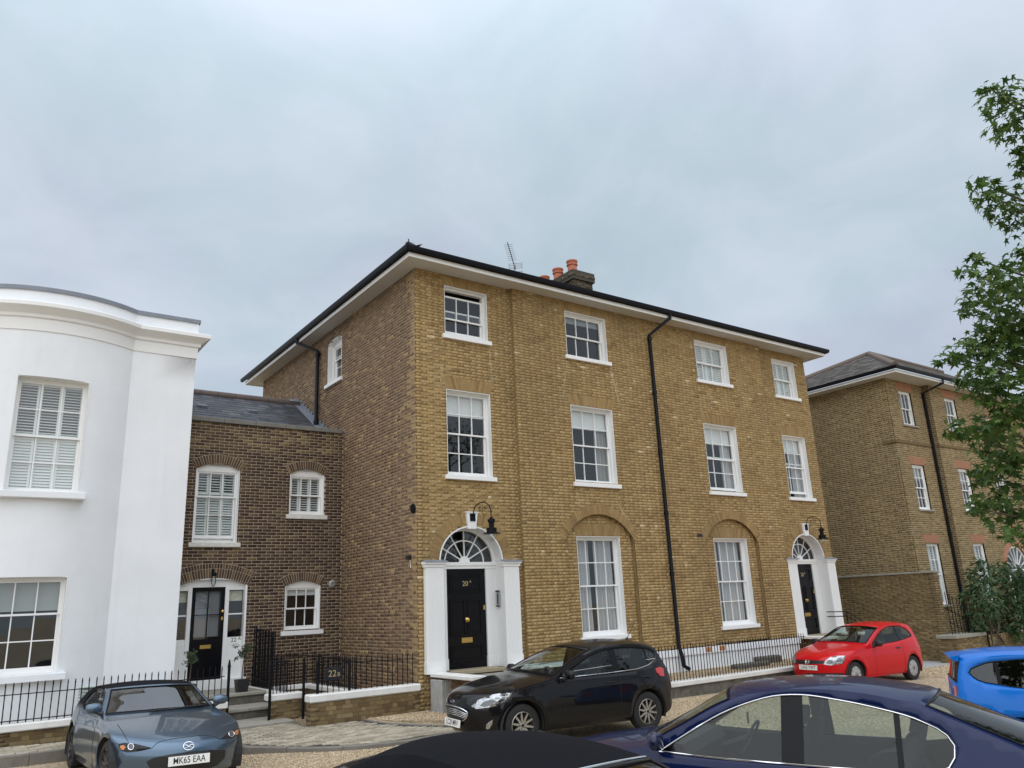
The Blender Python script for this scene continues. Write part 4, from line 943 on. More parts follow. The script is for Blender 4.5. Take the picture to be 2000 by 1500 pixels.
bm = bmesh.new(); bm.from_mesh(wob.data); bmesh.ops.remove_doubles(bm, verts=bm.verts, dist=.0005)
for e_ in bm.edges:
    if len(e_.link_faces) == 2 and e_.calc_face_angle(0) > radians(14): e_.smooth = False
bm.to_mesh(wob.data); bm.free()
pl2 = plan+[(4.12, 26)]
def offset(pl, d):
    out = []
    for i, p in enumerate(pl):
        ns = []
        for a, b in ((i-1, i), (i, i+1)):
            if a >= 0 and b < len(pl): t = Vector((pl[b][0]-pl[a][0], pl[b][1]-pl[a][1])).normalized(); ns.append(Vector((t.y, -t.x)))
        n = sum(ns, Vector((0, 0))).normalized(); k = 1/max(.3, n.dot(ns[0])); out.append((p[0]+n.x*d*k, p[1]+n.y*d*k))
    return out
def sweep(name, prof, m, cap=False):
    mb = MB(); R = [[(x, y, z) for x, y in offset(pl2, d)] for d, z in prof]; n = len(pl2)
    mb.add([p for r in R for p in r], [(i*n+j, i*n+j+1, (i+1)*n+j+1, (i+1)*n+j) for i in range(len(prof)-1) for j in range(n-1)])
    o = mb.build(name, m, white); 
    for p in o.data.polygons: p.use_smooth = True
    bm = bmesh.new(); bm.from_mesh(o.data)
    for e_ in bm.edges:
        if len(e_.link_faces) == 2 and e_.calc_face_angle(0) > radians(25): e_.smooth = False
    bm.to_mesh(o.data); bm.free()
sweep('cornice', [(0, 7.75), (.022, 7.752), (.022, 7.80), (.03, 8.0), (.07, 8.02), (.08, 8.08), (.10, 8.10), (.19, 8.17), (.21, 8.18), (.23, 8.20), (.25, 8.205), (.25, 8.285), (.235, 8.30), (.015, 8.36)], WHITE)
sweep('parapet', [(.015, 8.35), (.015, 8.635)], STUCCO); sweep('lead_capping', [(.045, 8.60), (.05, 8.605), (.05, 8.685), (.03, 8.70), (-.35, 8.71)], LEAD)
FW = Frame((0, 17.60, 0), (1, 0, 0), (0, -1, 0))
for o, up, lo, sp, cov, lab in ((UW, 2, 2, None, [('shutter', 3, 1.05, (.0, .5)), ('shutter', 3, .55, (.5, 1))], 'tall sash window with louvred shutters in the white bow'), (LW, 1, 2, .62, [('blind', .33, mat('grey_green_blind', (.42, .44, .43), .8))], 'wide ground-floor sash window with a half-drawn blind')):
    window(FW, white, *o, 3, up, lo, split=sp, reveal=.16, sill=None, cover=cov, label=lab)
    s = MB(); s.box(o[0]-.12, o[1]+.12, 17.38, 17.78, o[2]-.13, o[2]); s.build('sill', STUCCO, white, bevel=.01)
    l = MB()                                        # plastered reveals out to the curved face
    for x in (o[0], o[1]):
        yy = bow_y(x); l.add([(x, yy, o[2]), (x, 17.80, o[2]), (x, 17.80, o[3]), (x, yy, o[3])], [(0, 1, 2, 3)])
    n = 8
    for i in range(n): xa, xb = o[0]+(o[1]-o[0])*i/n, o[0]+(o[1]-o[0])*(i+1)/n; l.add([(xa, bow_y(xa), o[3]), (xb, bow_y(xb), o[3]), (xb, 17.8, o[3]), (xa, 17.8, o[3])], [(0, 1, 2, 3)])
    l.build('window_reveal', STUCCO, white)
m = MB(); yv = bow_y(2.5)
for k in range(8): m.box(2.36, 2.68, bow_y(2.4)-.02, bow_y(2.68)+.1, .42+k*.055, .455+k*.055)
m.build('air_grille', mat('pale_green_grille', (.45, .52, .46), .7), white)
rb = MB(); rb.add([(-7, 18.1, 8.5), (4.1, 18.1, 8.5), (4.1, 26, 8.5), (-7, 26, 8.5)], [(0, 1, 2, 3)]); rb.build('flat_roof', LEAD, white)

# ------------------------------------------------------------------ far brick house
TANB = piece_mat('tan_brick', [(0, (.130, .092, .045)), (.4, (.205, .145, .068)), (.7, (.265, .192, .092)), (1, (.34, .26, .14))], stain=(.35, .50, (.125, .092, .052)), stain2=None)
M_TAN = mat('cream_mortar', (.50, .40, .245), .95, noise=(.5, .4, (.35, .27, .155)), bump=(50, .3, .004))
ORNG = piece_mat('orange_rubbed_brick', [(0, (.34, .165, .10)), (1, (.46, .245, .155))], stain=(2, .3, (.36, .16, .095)))
far = thing('brick_house', (31, 16, 0), 'tan brick house with orange brick window heads and grey tiled roof', 'house')
FT = Frame((0, 14.40, 0), (1, 0, 0), (0, -1, 0)); FP = Frame((0, 14.16, 0), (1, 0, 0), (0, -1, 0)); FX = Frame((27.4, 0, 0), (0, -1, 0), (-1, 0, 0))
C1, C2 = (28.18, 29.07), (31.08, 31.98); C3 = (34.05, 34.95); T3, M3_, G3_ = (7.74, 9.07), (4.63, 6.26), (1.31, 3.45)
TB = Bricks()
TB.wall(FT, 27.4, 30.0, -.4, 9.42, cutter(27.4, 30.0, [(*C1, *T3), (*C1, *M3_), (*C1, *G3_)]), .075, J=.013, mort=.0025, jit=.001)
TB.wall(FP, 30.0, 39.0, -.4, 9.42, cutter(30.0, 39.0, [(*C2, *T3), (*C2, *M3_), (*C2, *G3_), (*C3, *M3_), (33.55, 35.45, -.4, 2.42, .95), (34.1, 34.8, 8.0, 8.25, .3)]), .075, J=.013, mort=.0025, jit=.001)
def ftint(a, z): return random.betavariate(2, 2.6)
TB.wall(FX, -24, -14.435, -.4, 9.42, None, .075, tint=ftint, J=.013, mort=.0025, jit=.001)
TB.wall(Frame((30.0, 0, 0), (0, -1, 0), (-1, 0, 0)), -14.42, -14.19, -.4, 9.42, None, .075, tint=lambda a, z: random.betavariate(1.5, 5)*.6, J=.013, mort=.0025, jit=.001)  # bricks of this narrow return take darker tints than the front
TB.finish(far, TANB, M_TAN)
tr = MB(); tr.box(30.02, 30.05, 14.20, 14.42, -.4, 9.40); tr.build('brick_return', mat('dark_return', (.11, .08, .042), .95, noise=(9, .5, (.17, .125, .065))), far)
for F, w in ((FT, C1), (FP, C2)):
    for zz, cov, r1, r2 in ((T3, [('curtain', 0, .6, CURTW)], 1, 1), (M3_, [('blind', .3, CURTG)], 2, 2), (G3_, [('shutter', 2, .5)], 2, 2)):
        window(F, far, *w, *zz, 3, r1, r2, reveal=.06, lining=False, sill=(.10, .06, .06), sillm=STONE, cover=cov, frame_w=.06)
        flat_arch(F, w[0]-.05, w[1]+.05, zz[1]+.004, 13, .29, far, ORNG, c=.004)
window(FP, far, *C3, *M3_, 3, 2, 2, reveal=.06, lining=False, sill=(.10, .06, .06), sillm=STONE)
bd = MB(); fbox(bd, FT, 27.36, 30.0, 7.02, 7.10, -.02, .035); fbox(bd, FP, 29.96, 39, 7.02, 7.10, -.02, .035); fbox(bd, FX, -14.9, -14.36, 7.02, 7.10, -.02, .035)
o = bd.build('brick_band', TANB, far); a = o.data.attributes.new('tint', 'FLOAT', 'POINT'); a.data.foreach_set('value', [.25]*len(o.data.vertices))
voussoirs(FP, far, ORNG, 34.5, 2.42, .96, 1.24, 0, pi, 26, c=.006)
fn = MB(); n = 20; pa, pb = arc(34.5, 2.42, .95, .95, pi, 0, n), arc(34.5, 2.42, .87, .87, pi, 0, n)
for i in range(n): fn.prism([pa[i], pa[i+1], pb[i+1], pb[i]], FP, -.12, -.05)
for k in range(1, 8):
    t = pi*k/8; d = Vector((cos(t), sin(t))); q = Vector((-d.y, d.x))*.015
    fn.prism([(34.5+d.x*.15-q.x, 2.42+d.y*.15-q.y), (34.5+d.x*.9-q.x, 2.42+d.y*.9-q.y), (34.5+d.x*.9+q.x, 2.42+d.y*.9+q.y), (34.5+d.x*.15+q.x, 2.42+d.y*.15+q.y)], FP, -.10, -.06)
fbox(fn, FP, 33.55, 35.45, 2.36, 2.46, -.12, -.04); fbox(fn, FP, 33.55, 33.75, -.4, 2.36, -.12, -.04); fbox(fn, FP, 35.25, 35.45, -.4, 2.36, -.12, -.04)
fan = fn.build('fanlight', SASH, far)
g = MB(); g.add([FP(a, b, -.08) for a, b in arc(34.5, 2.42, .9, .9, pi, 0, n)], [tuple(range(n+1))]); g.build('pane', GLASS, fan)
g = MB(); fbox(g, FP, 33.75, 35.25, -.4, 2.36, -.14, -.08); g.build('front_door', BLACK, far)
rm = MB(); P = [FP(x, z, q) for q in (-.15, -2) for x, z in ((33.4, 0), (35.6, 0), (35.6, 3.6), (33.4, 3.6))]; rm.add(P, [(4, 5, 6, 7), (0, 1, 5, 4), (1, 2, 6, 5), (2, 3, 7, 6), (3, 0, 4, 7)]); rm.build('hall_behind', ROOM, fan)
ov = MB(); po_, pi_ = arc(34.45, 8.25, .42, .52, 0, 2*pi, 24), arc(34.45, 8.25, .28, .36, 0, 2*pi, 24)
for i in range(24): ov.prism([po_[i], po_[i+1], pi_[i+1], pi_[i]], FP, -.02, .02)
o = ov.build('oval_surround', ORNG, far); a = o.data.attributes.new('tint', 'FLOAT', 'POINT'); a.data.foreach_set('value', [.5]*len(o.data.vertices))
ov = MB(); pj = arc(34.45, 8.25, .22, .30, 0, 2*pi, 24)
for i in range(24): ov.prism([pi_[i], pi_[i+1], pj[i+1], pj[i]], FP, -.08, .0)
ov.build('oval_window', SASH, far)
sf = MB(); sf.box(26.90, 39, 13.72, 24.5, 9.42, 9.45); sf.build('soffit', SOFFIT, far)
fs = MB(); fs.box(26.88, 39, 13.70, 13.72, 9.41, 9.51); fs.box(26.88, 26.90, 13.72, 24.5, 9.41, 9.51); fs.build('fascia', WHITE, far)
gt = MB(); gutter((26.88, 13.70, 0), (39, 13.70, 0), (0, -1, 0), 9.60, gt); gutter((26.88, 24.5, 0), (26.88, 13.70, 0), (-1, 0, 0), 9.60, gt); gt.build('gutter', GUTTER, far, smooth=50)
TILE = piece_mat('grey_roof_tile', [(0, (.09, .085, .08)), (.5, (.15, .14, .13)), (1, (.30, .28, .27))], stain=(1.2, .5, (.22, .20, .18)), rough=.85)
ap = at(1698, 693, Y=17.7); rz_ = ap.z; ax_ = ap.x
rf = MB(); rf.add([(26.84, 13.66, 9.61), (39.2, 13.66, 9.61), (39.2, 17.7, rz_), (ax_, 17.7, rz_), (26.84, 21.74, 9.61)], [(0, 1, 2, 3), (0, 3, 4)]); froof = rf.build('roof', mat('far_roof_under', (.08, .075, .07), .9), far)
def tile_slope(name, O, u, up, W, H, clip, gw=.26, gh=.20):
    O, u, up = Vector(O), Vector(u).normalized(), Vector(up).normalized(); nn = u.cross(up).normalized(); Vt, Ft, Tt = [], [], []
    if nn.z < 0: nn = -nn
    for r in range(int(H/gh)):
        lo, hi = clip(r*gh)
        x = lo+(r % 2)*gw/2
        while x < hi:
            p = O+u*x+up*(r*gh); j = random.uniform(0, .008); n = len(Vt); w = gw-.006
            Vt += [p+nn*(.035+j), p+u*w+nn*(.035+j), p+u*w+up*(gh*1.25)+nn*.012, p+up*(gh*1.25)+nn*.012, p, p+u*w]; Ft += [(n, n+1, n+2, n+3), (n, n+4, n+5, n+1)]; Tt += [random.betavariate(2, 2.5)]*6; x += gw
    tag(link(bpy.data.objects.new(name, bulk_mesh(name, np.array([tuple(v) for v in Vt]), np.array(Ft), TILE, np.array(Tt))), froof), kind='stuff')
E0, E1, AP, B1 = Vector((26.84, 13.66, 9.61)), Vector((39.2, 13.66, 9.61)), Vector((ax_, 17.7, rz_)), Vector((26.84, 21.74, 9.61))
Hf = hypot(17.7-13.66, rz_-9.61); tile_slope('front_tiles', E0, (1, 0, 0), (0, 17.7-13.66, rz_-9.61), 12.4, Hf, lambda h: ((ax_-26.84)*h/Hf, 12.36))
Hs = hypot(ax_-26.84, rz_-9.61); tile_slope('hip_end_tiles', E0, (0, 1, 0), (ax_-26.84, 0, rz_-9.61), 8.08, Hs, lambda h: (4.04*h/Hs, 8.08-4.04*h/Hs))
hp = MB(); hp.tube([E0+Vector((0, 0, .05)), AP+Vector((0, 0, .05))], .12, 8); hp.tube([B1+Vector((0, 0, .05)), AP+Vector((0, 0, .05))], .12, 8); hp.tube([AP+Vector((0, 0, .05)), Vector((39.2, 17.7, rz_+.05))], .12, 8)
hp.build('ridge_tiles', mat('far_ridge', (.14, .105, .085), .9), froof)
downpipe([(30.1, 13.62, 9.55), (30.1, 13.62, 9.38), (29.88, 14.33, 9.12), (29.88, 14.33, .2)], .05, far, [(29.88, 14.33, z) for z in (8.6, 6.2, 3.8)])
# ------------------------------------------------------------------ garden walls, railings, gates
_BAR = {}
def bar_mesh(h, r):
    k = (round(h, 2), r)
    if k not in _BAR:
        m = MB(); m.lathe([(r, 0), (r, h-.09), (r*1.25, h-.07), (r*.9, h-.03), (0, h)], n=6); _BAR[k] = m.mesh('bar', IRON)
    return _BAR[k]
def railing(p0, p1, z0, z1, h0, h1, n, label, rails=((.0, .10),), r=.0095, posts=(), group=None, name='iron_railing'):
    """bars between p0 and p1 standing on z0..z1, h0..h1 tall; rails at (below top)"""
    t = thing(name, (p0[0], p0[1], z0), label, 'railing', group); inv = WM[t.name].inverted()
    for i in range(n):
        k = (i+.5)/n; x, y = p0[0]+(p1[0]-p0[0])*k, p0[1]+(p1[1]-p0[1])*k; z = z0+(z1-z0)*k; h = h0+(h1-h0)*k+random.uniform(-.006, .006)
        o = bpy.data.objects.new('bar', bar_mesh(h, r)); col.objects.link(o); o.parent = t; o.matrix_parent_inverse = inv
        o.matrix_basis = Matrix.Translation((x, y, z)) @ Matrix.Rotation(random.uniform(-.012, .012), 4, 'X') @ Matrix.Rotation(random.uniform(-.012, .012), 4, 'Y')
    for _, below in rails:
        m = MB(); a = Vector((*p0, z0+h0-below)); b = Vector((*p1, z1+h1-below)); d = (b-a).normalized(); q = Vector((-d.y, d.x, 0)).normalized()*.018; u = Vector((0, 0, .007))
        m.add([a-q-u, a+q-u, a+q+u, a-q+u, b-q-u, b+q-u, b+q+u, b-q+u], [(0, 1, 2, 3), (4, 5, 6, 7), (0, 1, 5, 4), (1, 2, 6, 5), (2, 3, 7, 6), (3, 0, 4, 7)]); m.build('rail', IRON, t)
    for (x, y, za, zb) in posts:
        m = MB(); m.tube([(x, y, za), (x, y, zb-.10), (x, y, zb)], [.028, .028, .012], 10); m.lathe([(.034, 0), (.034, .03)], (x, y, zb-.14), n=10); m.build('post', IRON, t)
    return t
OLDB = piece_mat('garden_wall_brick', [(0, (.095, .062, .032)), (.3, (.155, .105, .050)), (.65, (.215, .155, .075)), (1, (.32, .24, .13))], stain=(1.2, .5, (.110, .080, .048)))
M_OLD = mat('old_mortar', (.155, .115, .065), .95, noise=(4, .7, (.30, .245, .15)), bump=(40, .5, .005))
# white-coped wall before the white house
gw = thing('garden_wall', (2.0, 16.5, 0), 'low brick garden wall with white coping before the white house', 'wall')
B = Bricks(); B.wall(Frame((0, 16.50, 0), (1, 0, 0), (0, -1, 0)), -4.0, 4.78, .0, .31, course=.0775); B.finish(gw, OLDB, M_OLD, n=120)
m = MB(); m.box(-4.0, 4.80, 16.45, 16.80, .31, .435); m.build('coping', COPING, gw, bevel=.018)
railing((-2.55, 16.62), (4.75, 16.62), .43, .43, .665, .665, 63, 'black iron railing before the white house', rails=((0, .20), (0, .62)), posts=((4.82, 16.58, .1, 1.20),))
# wall with the number plate
gb = thing('garden_wall', (7.05, 15.1, 0), 'low brick wall with white coping and number plate beside the gravel verge', 'wall')
B = Bricks(); B.wall(Frame((0, 15.0, 0), (1, 0, 0), (0, -1, 0)), 5.90, 8.21, -.02, .39, course=.0775); B.wall(Frame((5.90, 0, 0), (0, -1, 0), (-1, 0, 0)), -15.24, -15.032, -.02, .39, course=.0775); B.finish(gb, OLDB, M_OLD, n=300)
m = MB(); m.box(5.87, 8.225, 14.965, 15.27, .392, .535); m.build('coping', COPING, gb, bevel=.022)
rl = railing((6.10, 15.12), (8.17, 15.12), .53, .53, .66, .62, 18, 'black iron railing on the low wall with the number plate', rails=((0, .13),), posts=((6.07, 15.12, .53, 1.20), (6.72, 15.12, .53, 1.12)))
np_ = thing('number_plate', (6.38, 15.09, .87), 'black sign with gold number 22B on the railing', 'sign')
m = MB(); m.box(6.19, 6.55, 15.075, 15.095, .76, .985); pl_ = m.build('board', mat('sign_black', (.010, .011, .018), .4), np_, bevel=.004)
text('number', '22', .17, Matrix.Translation((6.345, 15.072, .875)) @ Matrix.Rotation(pi/2, 4, 'X'), np_, GOLD); text('number_letter', 'B', .105, Matrix.Translation((6.475, 15.072, .855)) @ Matrix.Rotation(pi/2, 4, 'X'), np_, GOLD)
# pier wall by the steps, its gate posts and railing
ga = thing('garden_wall', (5.86, 16.4, 0), 'short brick pier wall with white coping between two black gate posts', 'wall')
B = Bricks(); B.wall(Frame((0, 16.30, 0), (1, 0, 0), (0, -1, 0)), 5.56, 6.18, .0, .365, course=.0775); B.finish(ga, OLDB, M_OLD, n=60)
m = MB(); m.box(5.53, 6.24, 16.26, 16.58, .366, .495); m.build('coping', COPING, ga, bevel=.02)
railing((5.62, 16.4), (6.12, 16.4), .49, .49, .64, .64, 7, 'short black railing on the pier wall', rails=((0, .12),), posts=((5.53, 16.22, .0, 1.16), (6.17, 16.10, .0, 1.16)))
# coped kerb walls round the area in front of the brown house
def coped(x0, x1, y0, y1, z, label):
    t = thing('area_wall', ((x0+x1)/2, (y0+y1)/2, 0), label, 'wall')
    m = MB(); m.box(x0+.03, x1-.03, y0+.03, y1-.03, -.1, z-.10); m.build('core', mat('area_wall_render', (.10, .075, .045), .95, noise=(5, .6, (.17, .125, .07))), t); m = MB(); m.box(x0, x1, y0, y1, z-.10, z); m.build('coping', COPING, t, bevel=.015)
coped(5.93, 6.13, 16.60, 19.14, .47, 'white-coped kerb wall along the steps of the brown house'); coped(6.15, 7.10, 17.85, 18.05, .50, 'white-coped wall across the sunken area'); coped(6.90, 7.10, 15.32, 17.82, .50, 'white-coped kerb wall behind the number plate')
railing((6.03, 19.0), (6.03, 17.45), .47, .47, 1.30, 1.20, 22, 'tall black railing along the steps against the brown wall', rails=((0, .10), (0, 1.1)), r=.011)
railing((6.03, 17.4), (6.03, 16.65), .47, .47, .70, .66, 9, 'low black railing behind the short pier wall', rails=((0, .10),))
railing((6.2, 17.95), (7.0, 17.95), .50, .50, .72, .70, 8, 'black railing across the sunken area of the brown house', rails=((0, .10),))
railing((7.0, 17.8), (7.0, 15.35), .50, .50, .68, .64, 24, 'black railing behind the number plate seen end on', rails=((0, .10), (0, .6)))
# steps of the brown house
s2 = thing('entrance_steps', (5.1, 17.8, 0), 'worn stone steps up to the half-glazed black door', 'steps')
m = MB(); m.box(4.15, 5.92, 17.62, 19.08, .40, .47); m.build('tread', STONE, s2, bevel=.012)
m = MB(); m.box(4.2, 5.90, 17.68, 19.06, -.1, .398); m.box(4.7, 5.90, 16.92, 17.66, -.1, .17); m.build('riser', DIRTY, s2)
m = MB(); m.box(4.75, 5.35, 16.86, 17.67, .172, .24); m.build('tread', STONE, s2, bevel=.012)
m = MB(); m.box(5.356, 5.92, 16.86, 17.67, .172, .238); m.build('tread', STONE, s2, bevel=.012)
for i, (a, b, c, d) in enumerate(((4.76, 5.35, 16.2, 16.85), (5.36, 5.89, 16.2, 16.85), (4.80, 5.50, 15.75, 16.19), (5.51, 5.88, 15.75, 16.19))):
    m = MB(); m.box(a, b, c, d, -.04, .035+i*.002); m.build('flagstone', STONE, s2, bevel=.008)
m = MB(); m.box(4.12, 4.74, 16.7, 17.4, .0, .40); m.build('step_cheek', WHITE, s2, bevel=.02)
# railings and wall before the main house
rw = thing('garden_wall', (16, 13.7, 0), 'low dirty rendered wall with white coping before the yellow house', 'wall')
m = MB(); m.box(11.0, 19.6, 13.62, 13.86, -.6, .0); m.build('base', DIRTY, rw)
for i in range(6): m = MB(); x = 11.0+i*1.434; m.box(x, x+1.43, 13.56, 13.92, .0, .105); m.build('coping_stone', COPING, rw, bevel=.012)
railing((11.1, 13.74), (19.5, 13.74), .10, .10, .82, .82, 78, 'long black iron railing before the white plinth of the yellow house', rails=((0, .11),))
m = MB(); m.add([(11, 13.86, .10), (20.9, 13.86, .10), (20.9, 14.97, .14), (11, 14.97, .14)], [(0, 1, 2, 3)]); tag(m.build('garden_bed', GRAVEL), 'gravel bed behind the railings of the yellow house', kind='structure')
tag(pebbles('gravel_bed', [(13.5, 13.9), (20, 13.9), (20, 14.9), (13.5, 14.9)], 500, lambda x, y: .105+.036*(y-13.86), .012, .022), 'loose pebbles behind the long railing', 'gravel', kind='stuff')
for (a, b, c, d, z), lab in (((17.1, 18.5, 14.2, 14.42, .24), 'long dark weathered kerb behind the railings'), ((18.45, 19.4, 14.5, 14.75, .32), 'short dark weathered kerb behind the railings')):
    m = MB(); m.box(a, b, c, d, .08, z); tag(m.build('area_kerb', DIRTY, bevel=.03), lab, 'kerb')
# boundary wall before the far house
bw = thing('boundary_wall', (26.6, 15.5, 0), 'tall brick boundary wall with flat coping beside the far tan house', 'wall')
B = Bricks(); FBW = Frame((26.6, 0, 0), (0, -1, 0), (-1, 0, 0)); B.wall(FBW, -18.6, -13.55, -.5, 2.40, None, .075, tint=lambda a, z: random.betavariate(2, 2.4)*(.75 if z > .9 else 1))
B.wall(Frame((0, 13.52, 0), (1, 0, 0), (0, -1, 0)), 26.6, 26.85, -.5, 2.40, None, .075); B.finish(bw, TANB, mat('boundary_mortar', (.20, .155, .085), .95, noise=(.7, .8, (.36, .29, .17))), n=300)
m = MB(); m.box(26.55, 26.9, 13.48, 18.6, 2.40, 2.46); m.build('coping', STONE, bw, bevel=.01)
lw = thing('garden_wall', (27.5, 12.9, 0), 'low wall with a stone cap and railing before the far tan house', 'wall')
B = Bricks(); B.wall(Frame((0, 12.9, 0), (1, 0, 0), (0, -1, 0)), 26.0, 31.0, -.6, .36, None, .075); B.wall(Frame((26.0, 0, 0), (0, -1, 0), (-1, 0, 0)), -13.5, -12.93, -.6, .36, None, .075); B.finish(lw, TANB, M_OLD, n=120)
m = MB(); m.box(25.95, 28.0, 12.85, 13.5, .362, .47); m.build('stone_cap', STONE, lw, bevel=.01)
railing((26.15, 13.1), (28.0, 13.1), .47, .47, 1.35, .75, 9, 'black garden railing with a swept top before the far house', rails=((0, .55), (0, .95)), r=.012, posts=((27.95, 12.84, -.35, 1.0),))
cb_ = MB(); cb_.add([(22.5, 13.0, gz(22.5, 13)+.012), (27, 13.0, gz(27, 13)+.012), (27, 14.6, gz(27, 14.6)+.012), (22.5, 14.6, gz(22.5, 14)+.012)], [(0, 1, 2, 3)]); tag(cb_.build('path', CONC), 'concrete path along the far boundary wall', kind='structure')

# ------------------------------------------------------------------ plants
def leaf_mat(name, stops, trans=.35):
    m = piece_mat(name, stops, stain=None, rough=.5, bump=(20, .1, .002), grain=(6, .25)); t = m.node_tree; b = t.nodes['Principled BSDF']
    o = [n for n in t.nodes if n.type == 'OUTPUT_MATERIAL'][0]; tr = t.nodes.new('ShaderNodeBsdfTranslucent'); mx = t.nodes.new('ShaderNodeMixShader'); mx.inputs[0].default_value = trans
    src = b.inputs['Base Color'].links[0].from_socket; t.links.new(src, tr.inputs[0]); t.links.new(b.outputs[0], mx.inputs[1]); t.links.new(tr.outputs[0], mx.inputs[2]); t.links.new(mx.outputs[0], o.inputs[0])
    b.inputs['Specular IOR Level'].default_value = .4; return m
LEAF = leaf_mat('maple_leaf', [(0, (.036, .078, .018)), (.45, (.078, .150, .030)), (.8, (.135, .220, .048)), (.97, (.21, .21, .06)), (1, (.24, .15, .05))])
LEAF2 = leaf_mat('shrub_leaf', [(0, (.028, .062, .026)), (.5, (.060, .115, .045)), (1, (.13, .20, .085))])
LEAF3 = leaf_mat('olive_leaf', [(0, (.035, .060, .028)), (.5, (.065, .105, .045)), (1, (.12, .16, .08))])
BARK = mat('bark', (.075, .058, .042), .95, noise=(12, .6, (.13, .10, .075)), bump=(25, .8, .02))
def star_leaf():
    v = [(0, -.28, 0)]; tips = [(-118, .62), (-62, .92), (0, 1.05), (62, .92), (118, .62)]; n = [.30, .36, .36, .30]
    for i, (a, r) in enumerate(tips):
        q = radians(a); v.append((r*sin(q), r*cos(q), -.10*r))
        if i < 4: q2 = radians((tips[i][0]+tips[i+1][0])/2); v.append((n[i]*sin(q2), n[i]*cos(q2), .05))
    return np.array(v)*.5, np.array([(0, i, i+1) for i in range(1, 9)]+[(0, 9, 1)][:0])
def oval_leaf(): return np.array([(0, -.5, 0), (.17, -.1, .04), (.13, .25, .03), (0, .5, -.05), (-.13, .25, .03), (-.17, -.1, .04)]), np.array([(0, 1, 5), (1, 2, 5), (2, 4, 5), (2, 3, 4)])
def leaves(name, pts, size, tmpl, m, parent, droop=.6):
    """pts: (x,y,z) leaf positions with (ox,oy,oz) outward hints"""
    Tv, Tf = tmpl; n = len(pts); P = np.array([p[:3] for p in pts]); O = np.array([p[3:6] for p in pts])
    nz = O*.55+rng.normal(0, .45, (n, 3))+np.array([0, 0, .75]); nz /= np.linalg.norm(nz, axis=1)[:, None]
    yd = O*1.0+rng.normal(0, .7, (n, 3))+np.array([0, 0, -droop]); yd -= nz*np.sum(yd*nz, 1)[:, None]; yd /= np.linalg.norm(yd, axis=1)[:, None]+1e-9
    xd = np.cross(yd, nz); S = size*rng.uniform(.5, 1.25, n)
    V = P[:, None, :]+S[:, None, None]*(Tv[None, :, 0, None]*xd[:, None]+Tv[None, :, 1, None]*yd[:, None]+Tv[None, :, 2, None]*nz[:, None])
    k = len(Tv); FA = (Tf[None]+(np.arange(n)*k)[:, None, None]).reshape(-1, 3)
    return link(bpy.data.objects.new(name, bulk_mesh(name, V.reshape(-1, 3), FA, m, np.repeat(rng.beta(2, 2.4, n), k), smooth=False)), parent)
def clump(c, r, n, flat=.8):
    out = []
    for _ in range(n):
        d = rng.normal(0, 1, 3); d /= np.linalg.norm(d); q = r*random.random()**.45
        out.append((c[0]+d[0]*q, c[1]+d[1]*q, c[2]+d[2]*q*flat, d[0], d[1], d[2]*.4))
    return out
def limb(m, a, b, r0, r1, sag=.0, n=6):
    a, b = Vector(a), Vector(b); mid = (a+b)/2+Vector((random.uniform(-.1, .1), random.uniform(-.1, .1), sag))*(b-a).length
    pts = [(1-t)**2*a+2*t*(1-t)*mid+t*t*b for t in np.linspace(0, 1, n)]; m.tube(pts, [r0+(r1-r0)*i/(n-1) for i in range(n)], 7)
# maple-leaved street tree whose branches reach into the frame
TRX, TRY = 9.9, 2.5; tz = gz(TRX, TRY)
tree = thing('maple_tree', (TRX, TRY, tz), 'leafy green tree with star-shaped leaves before the far tan house', 'tree')
vis = [(1958, 192, 42), (1985, 240, 50), (1928, 172, 16), (1992, 300, 26), (1992, 330, 20), (1930, 378, 30), (1968, 400, 46), (1908, 355, 16), (1992, 440, 40), (1996, 500, 30), (1884, 528, 17), (1905, 505, 13), (1930, 545, 40), (1975, 560, 50), (1910, 590, 36), (1978, 625, 56),
       (1888, 612, 13), (1838, 702, 16), (1866, 696, 24), (1905, 680, 40), (1965, 700, 60), (1925, 745, 50), (1885, 742, 20), (1985, 775, 55), (1868, 838, 22), (1905, 838, 34), (1955, 830, 50), (1985, 890, 45), (1935, 880, 34), (1920, 930, 24), (1903, 992, 20), (1938, 985, 36), (1985, 980, 42), (1975, 1030, 30), (1992, 1055, 20), (1960, 920, 40), (1955, 640, 46), (1995, 700, 50), (1950, 470, 0)]
pts = []; ends = []
for px, py, rp in vis:
    if rp == 0: continue
    d = ray(px, py); d = d/hypot(d.x, d.y); D = 8.9+random.uniform(-.5, .7); c = Vector(CAM)+d*D; r = rp/FPX*D*1.02
    pts += clump(c, r, max(8, int(125*(rp/50)**1.8))); ends.append(c)
for k in range(330):
    a = random.uniform(0, 2*pi); h = random.uniform(2.9, 9.6); R = 2.7*(1-((h-5.6)/4.6)**2)**.5 if abs(h-5.6) < 4.5 else .4
    q = R*random.uniform(.35, 1)**.6; c = Vector((TRX+q*cos(a), TRY+q*sin(a), h)); s = proj(c)
    if s is not None and s[0] < (2030 if s[1] > 520 else 2060): continue
    if s is not None and s[0] < 2180 and s[1] < 330: continue
    pts += clump(c, .46, 55)
    if k % 6 == 0: ends.append(c)
tag(leaves('crown', pts, .15, star_leaf(), LEAF, tree), kind='stuff')
tr_ = MB(); tr_.tube([(TRX, TRY, tz-.1), (TRX, TRY, tz+.3), (TRX+.03, TRY, 2.5), (TRX, TRY+.05, 5), (TRX, TRY, 7.5), (TRX, TRY, 9.2)], [.21, .17, .14, .11, .07, .02], 12); tr_.build('trunk', BARK, tree, smooth=60)
br = MB()
for c in ends: z = max(2.4, min(8.6, c.z-.45*hypot(c.x-TRX, c.y-TRY)*random.uniform(.6, 1.1))); limb(br, (TRX, TRY, z), c, .030, .005, sag=-.02)
